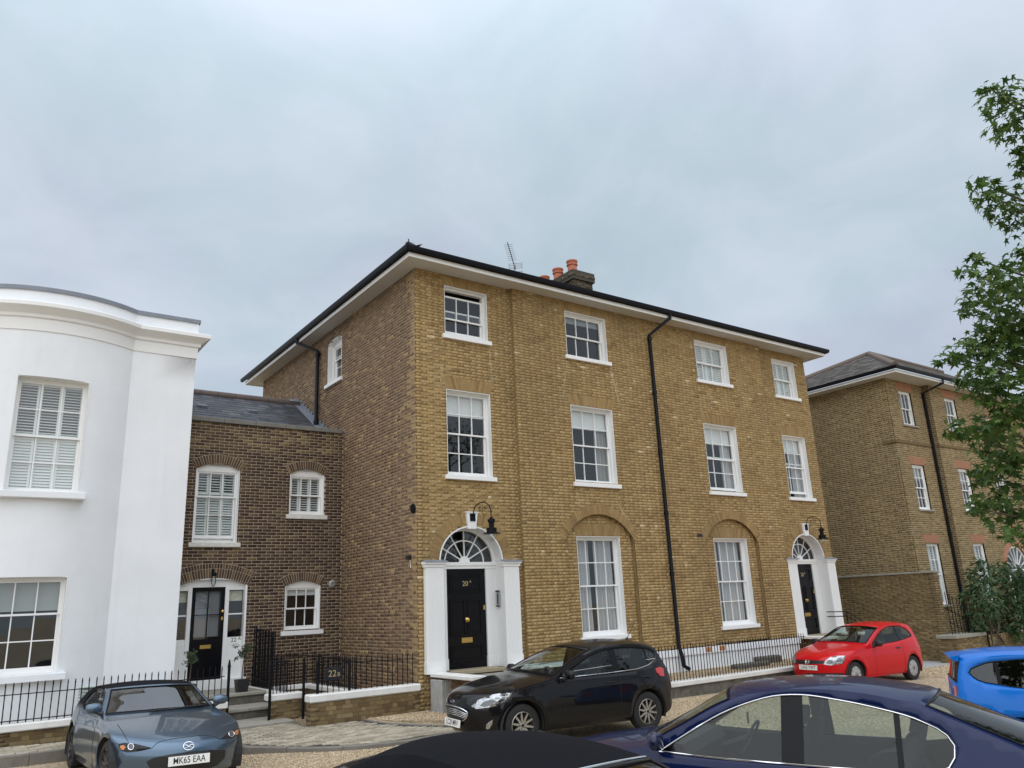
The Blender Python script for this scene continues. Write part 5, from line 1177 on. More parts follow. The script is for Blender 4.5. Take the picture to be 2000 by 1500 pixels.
br.build('branches', BARK, tree)
# two more of the same trees across the court, behind the photographer: the windows mirror them
for (x, y, hgt, lab) in ((20.5, -2.5, 11.0, 'tall leafy tree across the court mirrored in the windows'), (13.0, -10.0, 10.0, 'leafy tree across the court from the white house')):
    t2 = thing('maple_tree', (x, y, gz(x, y)), lab, 'tree'); pts = []; br = MB()
    for k in range(110):
        a = random.uniform(0, 2*pi); h = random.uniform(3.2, hgt); R = 3.0*sqrt(max(.03, 1-((h-hgt*.58)/(hgt*.46))**2)); q = R*random.uniform(.2, 1)**.6; c = Vector((x+q*cos(a), y+q*sin(a), h)); pts += clump(c, .6, 34)
        if k % 3 == 0: limb(br, (x, y, max(2.5, h-.5*q)), c, .035, .006)
    tag(leaves('crown', pts, .20, star_leaf(), LEAF, t2), kind='stuff'); br.build('branches', BARK, t2)
    m = MB(); m.tube([(x, y, gz(x, y)-.1), (x, y, 2.5), (x+.1, y, 6), (x, y, hgt-.5)], [.22, .17, .11, .03], 10); m.build('trunk', BARK, t2, smooth=60)
# dense shrub before the far house
sh = thing('shrub', (28.6, 12.6, .3), 'dense dark green shrub before the far tan house', 'shrub'); pts = []
for px, py, rp in ((1905, 1150, 22), (1930, 1130, 30), (1965, 1120, 30), (1990, 1135, 35), (1920, 1180, 38), (1960, 1175, 50), (1995, 1185, 45), (1905, 1215, 22), (1945, 1220, 35), (1985, 1230, 30), (1895, 1120, 10), (1912, 1103, 14), (1882, 1165, 12), (2025, 1180, 60), (2060, 1160, 60)):
    c = at(px, py, Y=13.1+random.uniform(-.5, .3)); pts += clump(c, rp/FPX*29, int(430*(rp/40)**1.8), .9)
tag(leaves('foliage', pts, .21, oval_leaf(), LEAF2, sh, .8), kind='stuff')
m = MB()
for k in range(9): limb(m, (28.6+random.uniform(-.4, .6), 12.9, .0), (27.4+k*.35, 13.1+random.uniform(-.4, .3), random.uniform(.9, 1.7)), .03, .008)
m.build('stems', BARK, sh)
for (x, y, top, lab) in ((5.46, 17.82, 1.42, 'small potted olive tree beside the house number on the white panel'), (4.36, 17.80, 1.40, 'small potted olive tree before the white house corner')):
    t = thing('potted_tree', (x, y, .47), lab, 'potted plant', 'potted trees flanking the half-glazed door')
    m = MB(); m.add([(x-.10, y-.10, .47), (x+.10, y-.10, .47), (x+.10, y+.10, .47), (x-.10, y+.10, .47), (x-.13, y-.13, .72), (x+.13, y-.13, .72), (x+.13, y+.13, .72), (x-.13, y+.13, .72), (x-.11, y-.11, .70), (x+.11, y-.11, .70), (x+.11, y+.11, .70), (x-.11, y+.11, .70)], [(0, 1, 5, 4), (1, 2, 6, 5), (2, 3, 7, 6), (3, 0, 4, 7), (4, 5, 9, 8), (5, 6, 10, 9), (6, 7, 11, 10), (7, 4, 8, 11), (8, 9, 10, 11)]); m.build('pot', PLAST, t)
    m = MB(); limb(m, (x, y, .68), (x+.03, y, top-.22), .014, .010); pts = []
    for k in range(13):
        a = random.uniform(0, 6.28); q = random.uniform(.05, .22); e = (x+q*cos(a), y+q*sin(a)*.8, top-.22+random.uniform(-.06, .24)); limb(m, (x+.03, y, top-.26), e, .006, .002); pts += clump(e, .085, 26)
    m.build('trunk', BARK, t); tag(leaves('crown', pts, .065, oval_leaf(), LEAF3, t, .2), kind='stuff')
# ------------------------------------------------------------------ cars
def spl(pts, n):
    """resample a control polyline with a Catmull-Rom curve, n points"""
    P = np.array(pts, float)
    if len(P) == 2: return [tuple(P[0]+(P[1]-P[0])*k) for k in np.linspace(0, 1, n)]
    d = np.concatenate([[0], np.cumsum(np.linalg.norm(np.diff(P, axis=0), axis=1))]); T = np.gradient(P, d, axis=0); out = []
    for s in np.linspace(0, d[-1], n):
        i = min(max(np.searchsorted(d, s)-1, 0), len(P)-2); h = d[i+1]-d[i]; t = (s-d[i])/h
        out.append(tuple((2*t**3-3*t**2+1)*P[i]+(t**3-2*t**2+t)*h*T[i]+(-2*t**3+3*t**2)*P[i+1]+(t**3-t**2)*h*T[i+1]))
    return out
def clipx(poly, x0, x1):
    for side, xc in ((1, x0), (-1, x1)):
        out = []
        for i in range(len(poly)):
            a, b = poly[i], poly[(i+1) % len(poly)]; ia, ib = side*(a[0]-xc) >= 0, side*(b[0]-xc) >= 0
            if ia: out.append(a)
            if ia != ib: k = (xc-a[0])/(b[0]-a[0]); out.append((xc, a[1]+(b[1]-a[1])*k))
        poly = out
        if not poly: return []
    return poly
def fill(poly, holes, step):
    vs = [Vector(p) for p in poly]; es = [(i, (i+1) % len(poly)) for i in range(len(poly))]
    for h in holes: n = len(vs); vs += [Vector(p) for p in h]; es += [(n+i, n+(i+1) % len(h)) for i in range(len(h))]
    xs = [p[0] for p in poly]; ys = [p[1] for p in poly]; loops = [poly]+list(holes)
    def far(q):
        for lp in loops:
            for i in range(len(lp)):
                a, b = Vector(lp[i]), Vector(lp[(i+1) % len(lp)]); ab = b-a; t = max(0, min(1, (q-a).dot(ab)/max(ab.length_squared, 1e-9)))
                if (a+ab*t-q).length < step*.45: return False
        return True
    for j, y in enumerate(np.arange(min(ys)+step/2, max(ys), step)):
        for x in np.arange(min(xs)+step*(.5 if j % 2 else 1), max(xs), step):
            q = Vector((x, y))
            if inside((x, y), poly) and not any(inside((x, y), h) for h in holes) and far(q): vs.append(q)
    r = delaunay_2d_cdt(vs, es, [], 0, 1e-6); V = [(p.x, p.y) for p in r[0]]; F = []
    for f in r[2]:
        c = (sum(V[i][0] for i in f)/len(f), sum(V[i][1] for i in f)/len(f))
        if inside(c, poly) and not any(inside(c, h) for h in holes): F.append(tuple(f))
    return V, F
SEG = ('nose', 'hood', 'screen', 'roof', 'back', 'tail')
class Car:
    def __init__(s, name, label, pose, cfg, paint, group='cars parked in the gravel court'):
        s.cfg = cfg; X, Y, Z, yaw = pose
        s.root = bpy.data.objects.new(name, None); col.objects.link(s.root); WM[s.root.name] = Matrix()
        gx, gy = (gz(X+.5, Y)-gz(X-.5, Y)), (gz(X, Y+.5)-gz(X, Y-.5)); up = Vector((-gx, -gy, 1)).normalized()
        fw = Vector((cos(radians(yaw)), sin(radians(yaw)), 0)); fw = (fw-up*fw.dot(up)).normalized(); lf = up.cross(fw)
        s.M = Matrix.Translation((X, Y, Z)) @ Matrix((fw, lf, up)).transposed().to_4x4()
        s.root.matrix_basis = s.M; tag(s.root, label, 'car', group); s.inv = s.M.inverted(); s.paint = paint
        wx = [p[0] for p in cfg['wp']]; wy = [p[1] for p in cfg['wp']]; zb = cfg['belt']; tum = cfg.get('tumble', .45); wr = cfg['wheels']
        fine = np.linspace(wx[0], wx[-1], 300); cs = spl(cfg['wp'], 300); fx = [c[0] for c in cs]; fy = [c[1] for c in cs]
        def W(x, z):
            y = float(np.interp(x, fx, fy))
            if z < .5: y -= .05*((.5-z)/.3)**2
            elif z < zb: y -= .05*((z-.5)/(zb-.5))**2
            else: y -= .05+tum*(z-zb)
            zc = cfg.get('crease', .78)+.02*(1-x); y += .010*math.exp(-((z-zc)/.030)**2) if z < zb else 0
            for cx, cz, r in wr: q = hypot(x-cx, z-cz); y += .016*math.exp(-((q-r-.03)/.05)**2)
            return y
        s.W = W; s.body()
    def body(s):
        cfg, W = s.cfg, s.W; C, E, sg = [], [], []
        for k, nm in enumerate(SEG):
            n = cfg.get('n', {}).get(nm, 12); c, e = spl(cfg['C'][nm], n), spl(cfg['E'][nm], n)
            if k: c, e = c[1:], e[1:]; 
            C += c; E += e; sg += [nm]*(len(c) if k else len(c)-1)
        N = len(C); T = [-1, -.97, -.92, -.85, -.75, -.6, -.45, -.3, -.15, 0, .15, .3, .45, .6, .75, .85, .92, .97, 1]; nt_ = len(T)
        V, F, G = [], [], {}
        grid = []
        for i in range(N):
            row = []; p = cfg.get('pow', 2.4); y = W(*E[i])
            for t in T:
                q = abs(t)**p; row.append(len(V)); V.append((C[i][0]+(E[i][0]-C[i][0])*q, y*t, C[i][1]+(E[i][1]-C[i][1])*q))
            grid.append(row)
        glass = {'screen': [], 'back': []}; mi = []; segm = cfg.get('segmat', {})
        idx = {nm: [i for i in range(N-1) if sg[i] == nm] for nm in SEG}
        for i in range(N-1):
            for j in range(nt_-1):
                f = (grid[i][j], grid[i][j+1], grid[i+1][j+1], grid[i+1][j]); nm = sg[i]
                if nm in glass and nm not in segm and 2 <= j <= nt_-4 and i not in (idx[nm][0], idx[nm][-1]): glass[nm].append(f)
                else: F.append(f); mi.append(segm.get(nm, 0))
        s.gv = V[:]
        # sides
        loop = list(E); zb = cfg['sill']; wr = sorted(cfg['wheels'])
        for cx, cz, r in wr:
            a = math.asin((zb-cz)/r); loop += [(cx+r*cos(t), cz+r*sin(t)) for t in np.linspace(pi-a, a, 22)]
        s.dlo = spl(cfg['dlo']+[cfg['dlo'][0]], 64)[:-1] if cfg.get('dlo') else []
        SV, SF = fill(loop, [s.dlo] if s.dlo else [], .075)
        for sd in (1, -1):
            n = len(V); V += [(x, sd*W(x, z), z) for x, z in SV]
            for f in SF:
                F.append(tuple(n+i for i in (f if sd == 1 else f[::-1]))); c = (sum(SV[i][0] for i in f)/3, sum(SV[i][1] for i in f)/3); mi.append(cfg['sidemat'](*c) if 'sidemat' in cfg else 0)
        me = bpy.data.meshes.new('body'); me.from_pydata(V, [], F)
        for m in [s.paint]+cfg.get('mats', []): me.materials.append(m)
        me.polygons.foreach_set('material_index', mi)
        bm = bmesh.new(); bm.from_mesh(me); bmesh.ops.remove_doubles(bm, verts=bm.verts, dist=.0015); bmesh.ops.recalc_face_normals(bm, faces=bm.faces)
        bm.faces.ensure_lookup_table(); up = max(bm.faces, key=lambda f: f.calc_center_median().z)
        if up.normal.z < 0: bmesh.ops.reverse_faces(bm, faces=bm.faces)
        for f in bm.faces: f.smooth = True
        for e in bm.edges:
            if len(e.link_faces) == 2 and (e.calc_face_angle(0) > radians(48) or e.link_faces[0].material_index != e.link_faces[1].material_index): e.smooth = False
        bm.to_mesh(me); s.bvh = BVHTree.FromBMesh(bm); bm.free()
        s.b = link(bpy.data.objects.new('body', me), s.root)
        me.materials.append(PLAST); so = s.b.modifiers.new('shell', 'SOLIDIFY'); so.thickness = .014; so.offset = -1; so.material_offset = len(me.materials)-1; so.material_offset_rim = 0; so.use_rim = True
        for nm, o in (('screen', 'windscreen'), ('back', 'rear_window')):
            if glass[nm]:
                m = MB(); used = sorted({i for f in glass[nm] for i in f}); mp = {v: k for k, v in enumerate(used)}; ctr = Vector((.3, 0, .7))
                m.add([Vector(V[i])-(Vector(V[i])-ctr).normalized()*.006 for i in used], [tuple(mp[i] for i in f) for f in glass[nm]]); m.build(o, cfg.get('glass', CGLASS), s.root, smooth=80)
                # dark band round the glass
                rim = MB(); es = {}
                for f in glass[nm]:
                    for a, b in zip(f, f[1:]+f[:1]): k = (min(a, b), max(a, b)); es[k] = es.get(k, 0)+1
                for (a, b), c in es.items():
                    if c == 1: rim.tube([V[a], V[b]], .011, 5)
                rim.build('glass_seal', GPLAST, s.root)
        s.windows()
        # floor pan and wheel housings
        m = MB(); m.box(cfg['wheels'][0][0]-.35, cfg['wheels'][1][0]+.4, -.62, .62, .20, .26); m.build('floor_pan', PLAST, s.root)
        for cx, cz, r in cfg['wheels']:
            for sd in (1, -1):
                m = MB(); y1 = W(cx, cz+r)-.012; y0 = y1-.30; n = 18; a = math.asin((zb-cz)/r); vs = []
                for t in np.linspace(pi-a, a, n): vs += [(cx+r*1.01*cos(t), sd*y1, cz+r*1.01*sin(t)), (cx+r*1.01*cos(t), sd*y0, cz+r*1.01*sin(t))]
                vs.append((cx, sd*y0, cz)); m.add(vs, [(2*i, 2*i+1, 2*i+3, 2*i+2) for i in range(n-1)]+[(2*i+1, 2*n, 2*i+3) for i in range(n-1)]); m.build('wheel_housing', ALLOYD, s.root)
    def windows(s):
        cfg, W = s.cfg, s.W
        if not s.dlo: return
        ed = cfg['panes']                   # list of (x0,x1,name,material)
        for sd in (1, -1):
            for x0, x1, nm, mt in ed:
                p = clipx(s.dlo, x0, x1)
                if len(p) < 3: continue
                v, f = fill(p, [], .12); m = MB(); m.add([(x, sd*(W(x, z)-.010), z) for x, z in v], f); m.build(nm, mt, s.root, smooth=80)
            if cfg.get('trim'):
                lo, mtr, r = cfg['trim']; cl = s.dlo+[s.dlo[0]]
                for k in range(len(cl)-1):
                    pass
                path = [(x, sd*(W(x, z)+.002), z) for x, z in s.dlo if lo(x, z)]
                if lo.__name__ == 'all_round': path = path+[path[0]]
                m = MB(); m.tube(path, r, 6); m.build('window_trim', mtr, s.root, smooth=60)
            m = MB(); m.tube([(x, sd*(W(x, z)-.004), z) for x, z in s.dlo+[s.dlo[0]]], .009, 5); m.build('window_seal', GPLAST, s.root, smooth=60)
    def hit(s, px, py, off=0.0):
        o = s.inv @ Vector((0, 0, CAMH)); d = (s.inv.to_3x3() @ ray(px, py)).normalized(); h = s.bvh.ray_cast(o, d)
        if h[0] is None: return None
        n = h[1] if h[1].dot(d) < 0 else -h[1]; return h[0]+n*off, n
    def cast(s, o, d, off=0.0):
        d = Vector(d).normalized(); h = s.bvh.ray_cast(Vector(o), d)
        if h[0] is None: return None
        n = h[1] if h[1].dot(d) < 0 else -h[1]; return h[0]+n*off, n
    def patch(s, name, poly, mt, off=.006, mirror=False, mode='px', step=None, skirt=.012, parent=None, smooth=60):
        """lamp, grille or panel laid on the body: poly in pixels of the photograph, or 'side' (x,z), 'front' (y,z), 'rear' (y,z)"""
        w = max(p[0] for p in poly)-min(p[0] for p in poly); dn = []
        for a, b in zip(poly, poly[1:]+poly[:1]):
            k = max(1, int(hypot(b[0]-a[0], b[1]-a[1])/(w/14))); dn += [(a[0]+(b[0]-a[0])*i/k, a[1]+(b[1]-a[1])*i/k) for i in range(k)]
        poly = dn; v, f = fill(poly, [], step or w/16); P = []
        for a, b in v:
            if mode == 'px': h = s.hit(a, b, off)
            elif mode == 'side': h = s.cast((a, 3, b), (0, -1, 0), off)
            elif mode == 'front': h = s.cast((6, a, b), (-1, 0, 0), off)
            else: h = s.cast((-4, a, b), (1, 0, 0), off)
            P.append(h)
        n = len(poly); objs = []
        for sd in ((1, -1) if mirror else (1,)):
            m = MB(); mp = {}; vs = []
            for i, h in enumerate(P):
                if h: mp[i] = len(vs); q = h[0]; vs.append((q.x, q.y*sd, q.z))
            fs = [tuple(mp[i] for i in t) for t in f if all(i in mp for i in t)]
            if all(i in mp for i in range(n)):
                k = len(vs)
                for i in range(n): q = P[i][0]-P[i][1]*(skirt+off); vs.append((q.x, q.y*sd, q.z))
                fs += [(mp[i], mp[(i+1) % n], k+(i+1) % n, k+i) for i in range(n)]
            if fs: m.add(vs, fs); objs.append(m.build(name, mt, parent or s.root, smooth=smooth))
        return objs
    def seam(s, path, side=True, r=.0035, mt=None, both=True):
        pts = []
        for a, b in spl(path, max(6, len(path)*4)):
            h = s.cast((a, 3, b), (0, -1, 0), .0) if side else s.cast((a, b, 3), (0, 0, -1), .0)
            if h: pts.append(h[0])
        for sd in ((1, -1) if both else (1,)):
            if len(pts) > 1: m = MB(); m.tube([(p.x, p.y*sd, p.z) for p in pts], r, 5); m.build('panel_gap', mt or PLAST, s.root)
    def wheels(s, R, rim, spokes, mt, width=.20, style='thin', dish=.02):
        for cx, cz, r in s.cfg['wheels']:
            for sd in (1, -1):
                y = s.W(cx, cz+r)-.03; wl = MB(); prof = [(rim*.98, -width), (R*.93, -width), (R, -width+.03), (R, -.03), (R*.985, -.012), (R*.93, 0), (rim*1.08, .004), (rim, -.004), (rim*.97, -.03)]
                wl.lathe(prof, ax='y', n=36, caps=False); t = wl.build('wheel', RUBBER, s.root, smooth=35); Mx = Matrix.Translation((cx, sd*y, R)) @ (Matrix() if sd == 1 else Matrix.Rotation(pi, 4, 'Z'))
                t.matrix_basis = Mx
                rm = MB(); rm.lathe([(rim*.985, -.012), (rim*.94, -.008), (rim*.92, -.03), (rim*.90, -.12)], ax='y', n=32, caps=False)
                rm.lathe([(rim*.20, -.05), (rim*.20, -dish), (rim*.15, -dish+.004), (0, -dish+.006)], ax='y', n=20, caps=False)
                for k in range(spokes):
                    a = 2*pi*k/spokes+.2
                    for da in ((0,) if style == 'thin' else (0,)):
                        w0, w1 = (.10, .055) if style == 'thin' else (.16, .30) if style == 'cover' else (.09, .075)
                        q = []
                        for rr, ww in ((rim*.16, w0*rim), (rim*.95, w1*rim)):
                            for s_ in (-1, 1): q.append((rr*cos(a)-s_*ww*sin(a), -dish if rr < rim*.5 else -.010, rr*sin(a)+s_*ww*cos(a)))
                        rm.add(q+[(x, y_-.03, z) for x, y_, z in q], [(0, 1, 3, 2), (4, 5, 7, 6), (0, 2, 6, 4), (1, 3, 7, 5)])
                rm.build('rim', mt, t, smooth=30)
                bk = MB(); bk.lathe([(rim*.96, -.10), (0, -.10)], ax='y', n=24, caps=False); bk.build('hub_well', ALLOYD, t)
                bo = MB(); bo.lathe([(rim*.13, -dish+.006), (rim*.11, -dish+.010), (0, -dish+.010)], ax='y', n=16)
                for k in range(5): a = 2*pi*k/5; bo.lathe([(.012, -dish), (.010, -dish+.006), (0, -dish+.006)], (rim*.26*cos(a), 0, rim*.26*sin(a)), 'y', 8)
                bo.build('hub_cap', PLAST, t)
    def mirror(s, x, y, z, mt, size=(.075, .12, .075)):
        for sd in (1, -1):
            m = MB(); v = []
            nu, nv = 10, 8; 
            for i in range(nv+1):
                t = pi*i/nv
                for k in range(nu):
                    a = 2*pi*k/nu; q = Vector((cos(a)*sin(t), cos(t), sin(a)*sin(t))); q = Vector([math.copysign(abs(c)**.72, c) for c in q]); v.append((x+q.x*size[0]*(1 if q.x > 0 else .55), sd*(y+q.y*size[1]), z+q.z*size[2]))
            m.add(v, [(i*nu+k, i*nu+(k+1) % nu, (i+1)*nu+(k+1) % nu, (i+1)*nu+k) for i in range(nv) for k in range(nu)]); mo = m.build('door_mirror', mt, s.root, smooth=50)
            st = MB(); st.tube([(x+.02, sd*(y-.02), z-.04), (x+.05, sd*(s.W(x+.05, z-.08)-.02), z-.08)], [.028, .035], 8); st.build('mirror_arm', PLAST, mo)
    def seats(s, xf, zf, rear=None, wheel=None, dash=None, m=None, y=.36):
        m_ = m or mat('seat_cloth', (.022, .022, .024), .9)
        for x, tilt in ((xf, .25),)+(((rear, .3),) if rear is not None else ()):
            for sd in (1, -1):
                b = MB(); prof = [(-.23, 0), (-.25, .30), (-.19, .52), (-.13, .60), (.13, .60), (.19, .52), (.25, .30), (.23, 0)]
                P = lambda yy, zz, t: (x-tilt*zz-t, sd*y+yy, zf+zz)
                n = len(prof); b.add([P(a, c, 0) for a, c in prof]+[P(a, c, .13) for a, c in prof], [tuple(range(n)), tuple(range(n, 2*n))]+[(i, (i+1) % n, n+(i+1) % n, n+i) for i in range(n)])
                st = b.build('seat', m_, s.root, bevel=.025)
                h = MB(); q = [(-.12, .62), (-.13, .70), (-.09, .80), (.09, .80), (.13, .70), (.12, .62)]; n = len(q)
                h.add([P(a, c, .02) for a, c in q]+[P(a, c, .11) for a, c in q], [tuple(range(n)), tuple(range(n, 2*n))]+[(i, (i+1) % n, n+(i+1) % n, n+i) for i in range(n)]); h.build('headrest', m_, st, bevel=.02)
        if dash:
            d = MB(); x0, x1, z1 = dash; d.add([(x0, -.66, z1-.10), (x0, .66, z1-.10), (x0+.05, .66, z1), (x0+.05, -.66, z1), (x1, .62, z1+.02), (x1, -.62, z1+.02), (x0+.03, -.66, z1-.45), (x0+.03, .66, z1-.45), (x1, .62, z1-.45), (x1, -.62, z1-.45)], [(0, 1, 2, 3), (3, 2, 4, 5), (0, 1, 7, 6), (4, 5, 9, 8)]); d.build('dashboard', mat('dash_plastic', (.03, .03, .032), .7), s.root)
        if wheel:
            x, yy, z, r = wheel; w = MB(); w.tube([(x-.10*sin(a)*r/.18, yy+r*cos(a), z+r*.9*sin(a)) for a in np.linspace(0, 2*pi, 22)], .015, 6, cap=False); w.tube([(x, yy-r, z), (x+.03, yy, z), (x, yy+r, z)], .018, 6); w.tube([(x+.02, yy, z), (x+.3, yy, z-.1)], .03, 6); w.build('steering_wheel', PLAST, s.root)
    def plate(s, txt, x, z, tiltx=0, y=0, w=.52, yawp=0):
        M = Matrix.Translation((x, y, z)) @ Matrix.Rotation(yawp, 4, 'Z') @ Matrix.Rotation(tiltx, 4, 'Y')
        p = MB(); p.box(-.012, .004, -w/2, w/2, -.056, .056); o = p.build('number_plate', mat('plate_white', (.80, .80, .77), .4), s.root, bevel=.002); o.matrix_basis = M
        R = Matrix(((0, 0, 1, .0055), (1, 0, 0, 0), (0, 1, 0, 0), (0, 0, 0, 1)))
        text('registration', txt, .110, R, o, mat('plate_black', (.012, .012, .012), .5), .0006, .82, bold=.0003); return o
    def badge_frame(s, o, n, R=1.0):
        """matrix for a flat emblem at a point with normal n"""
        z = Vector((0, 0, 1)); n = n.normalized(); x = z.cross(n).normalized(); y = n.cross(x); return Matrix.Translation(o) @ Matrix((x, y, n)).transposed().to_4x4()
def ring(m, rx, ry, r, n=24, z=0): m.tube([(rx*cos(a), ry*sin(a), z) for a in np.linspace(0, 2*pi, n+1)], r, 6, cap=False)
def paint(name, c, metal=0.0, rough=.32, flake=None):
    return mat(name, c, rough, metal, coat=.6 if sum(c) < .06 else .85, spec=.05 if sum(c) < .06 else .12)
def sub(poly, s, o, k): return [(o[0]+k*x, o[1]+k*y) for x, y in poly]
CLEAR = glass_mat('lamp_lens', (.96, .97, .98), base=.05)
LAMPI = mat('lamp_reflector', (.55, .56, .58), .2, metal=.85, noise=(40, .8, (.12, .12, .13)))
LAMPD = mat('lamp_dark', (.018, .018, .022), .25, spec=.3)
REDL = mat('red_lamp', (.50, .015, .015), .15, coat=1)
AMBER = mat('amber_lamp', (.55, .18, .04), .25, coat=.5)
SOFT = mat('soft_top_cloth', (.0085, .0090, .0115), .95, spec=.1, bump=(400, .3, .001))
def all_round(x, z): return True

# black five-door hatchback
FI = dict(wp=[(-.76, .60), (-.66, .70), (-.45, .785), (-.1, .84), (.6, .86), (1.6, .865), (2.2, .86), (2.55, .825), (2.8, .765), (2.95, .70), (3.06, .63)], belt=.93, tumble=.46, sill=.20, crease=.80,
          wheels=[(0, .31, .372), (2.493, .31, .372)],
          C=dict(nose=[(3.15, .18), (3.26, .25), (3.30, .40), (3.325, .55), (3.30, .67), (3.22, .755)], hood=[(3.22, .755), (3.0, .84), (2.6, .925), (2.25, .985), (2.08, 1.005)], screen=[(2.08, 1.005), (1.65, 1.20), (1.25, 1.365), (1.08, 1.42)],
                 roof=[(1.08, 1.42), (.7, 1.468), (.3, 1.48), (-.05, 1.462), (-.32, 1.425), (-.50, 1.39)], back=[(-.50, 1.39), (-.59, 1.24), (-.69, 1.07)], tail=[(-.69, 1.07), (-.73, .9), (-.76, .7), (-.78, .5), (-.74, .32), (-.62, .25)]),
          E=dict(nose=[(2.88, .18), (2.97, .25), (3.01, .40), (3.02, .55), (2.98, .65), (2.90, .73)], hood=[(2.90, .73), (2.72, .80), (2.42, .87), (2.15, .92), (1.94, .955)], screen=[(1.94, .955), (1.52, 1.15), (1.12, 1.305), (.95, 1.352)],
                 roof=[(.95, 1.352), (.6, 1.392), (.2, 1.405), (-.10, 1.385), (-.32, 1.34), (-.44, 1.295)], back=[(-.44, 1.295), (-.51, 1.15), (-.58, 1.01)], tail=[(-.58, 1.01), (-.63, .85), (-.66, .7), (-.66, .5), (-.62, .32), (-.50, .25)]),
          dlo=[(1.78, .955), (1.2, .968), (.5, .985), (.05, 1.015), (-.20, 1.07), (-.36, 1.16), (-.39, 1.22), (-.31, 1.275), (-.05, 1.325), (.35, 1.345), (.7, 1.328), (1.05, 1.255), (1.42, 1.105)],
          panes=[(.66, 1.56, 'front_window', CGLASS), (1.56, 2, 'front_quarter', GPLAST), (.52, .66, 'door_pillar', GPLAST), (-.12, .52, 'rear_window_side', DGLASS), (-.17, -.12, 'rear_pillar', GPLAST), (-1, -.17, 'quarter_window', DGLASS)])
def belt_fi(x, z): return z < 1.05+max(0, (-.0-x))*.55 and x < 1.79 and not (x < -.38)
FI['trim'] = (belt_fi, CHROME, .009)
fi = Car('hatchback_car', 'black five-door hatchback with silver multi-spoke wheels before the white door case', (10.15, 11.20, gz(9, 11.2)+.045, 175.3), FI, paint('black_car_paint', (.0055, .0055, .007)))
fi.wheels(.312, .205, 10, ALLOY); fi.mirror(1.66, .93, 1.01, s_ := paint('black_mirror', (.006, .006, .008)), (.07, .11, .075)); fi.seats(.95, .50, .10, (1.35, -.36, .88, .17), (1.75, 2.05, .93))
X6 = lambda L: [(820+.26*x, 1220+.26*y) for x, y in L]
HLp = X6([(388, 615), (430, 572), (520, 532), (600, 518), (692, 514), (668, 552), (600, 600), (520, 622), (425, 633)])
h = fi.patch('headlight', HLp, LAMPI, .004, mirror=True)
fi.patch('headlight_lens', HLp, CLEAR, .011, mirror=True, skirt=0); fi.patch('lamp_insert', X6([(450, 612), (480, 580), (545, 560), (570, 575), (540, 605), (490, 618)]), LAMPD, .007, mirror=True, skirt=0); fi.patch('lamp_insert', X6([(585, 575), (620, 545), (650, 540), (630, 570), (600, 590)]), LAMPD, .007, mirror=True, skirt=0)
GR = X6([(160, 602), (185, 598), (270, 615), (335, 642), (362, 662), (352, 700), (322, 722), (250, 707), (190, 686), (165, 662)])
fi.patch('grille', GR, PLAST, .004)
def pxtube(car, pts, r, mt, name, off=.006, closed=False):
    q = [car.hit(*p, off) for p in (pts+[pts[0]] if closed else pts)]; q = [p[0] for p in q if p]
    if len(q) > 1: m = MB(); m.tube(q, r, 6); return m.build(name, mt, car.root, smooth=60)
pxtube(fi, spl(GR+[GR[0]], 40), .009, CHROME, 'grille_frame', .008)
for k in (.2, .38, .56, .74): pxtube(fi, X6([(162+8*k, 602+62*k), (210, 605+66*k+5), (270, 618+72*k+4), (335, 645+66*k+6), (357, 662+52*k)]), .007, CHROME, 'grille_bar', .008)
fi.patch('fog_lamp', X6([(500, 748), (550, 712), (543, 750), (522, 783), (497, 788)]), LAMPI, .006, mirror=True)
fi.patch('tail_light', X6([(1768, 330), (1800, 318), (1830, 330), (1836, 388), (1805, 388), (1776, 358)]), REDL, .010, mirror=True)
b = fi.hit(*X6([(247, 575)])[0], .006)
if b: m = MB(); m.lathe([(.001, .004), (.06, .003), (.062, 0)], n=20); o = m.build('badge', mat('badge_blue', (.02, .04, .12), .2, coat=1), fi.root); o.matrix_basis = fi.badge_frame(*b) @ Matrix.Diagonal((1, .42, 1, 1)); m = MB(); ring(m, .06, .06, .005); q = m.build('badge_ring', CHROME, o)
fi.plate('LC20 MRV', 3.318, .345, radians(-6))
for px in ([(.60, .26), (.60, .5), (.585, .75), (.56, .97)], [(1.70, .27), (1.74, .5), (1.75, .75), (1.78, .93)], [(-.24, 1.0), (-.24, .85), (-.10, .72), (.30, .60), (.38, .45), (.40, .26)], [(1.9, .93), (2.2, .885), (2.6, .80), (2.88, .70)]): fi.seam(px)
for x in (.78, -.02):
    q = fi.cast((x, 3, .83 if x > .5 else .865), (0, -1, 0), .012)
    if q: m = MB(); p = q[0]; m.tube([p+Vector((-.10, -.012, 0)), p+Vector((-.07, .012, 0)), p+Vector((.07, .012, 0)), p+Vector((.10, -.012, 0))], .012, 8); m.build('door_handle', paint('black_car_paint', (0, 0, 0)), fi.root, smooth=60)
m = MB(); m.tube([(-.28, 0, 1.46), (-.42, 0, 1.64)], .006, 5); m.lathe([(.03, 0), (.02, .04)], (-.28, 0, 1.44), n=8); m.build('aerial', PLAST, fi.root)

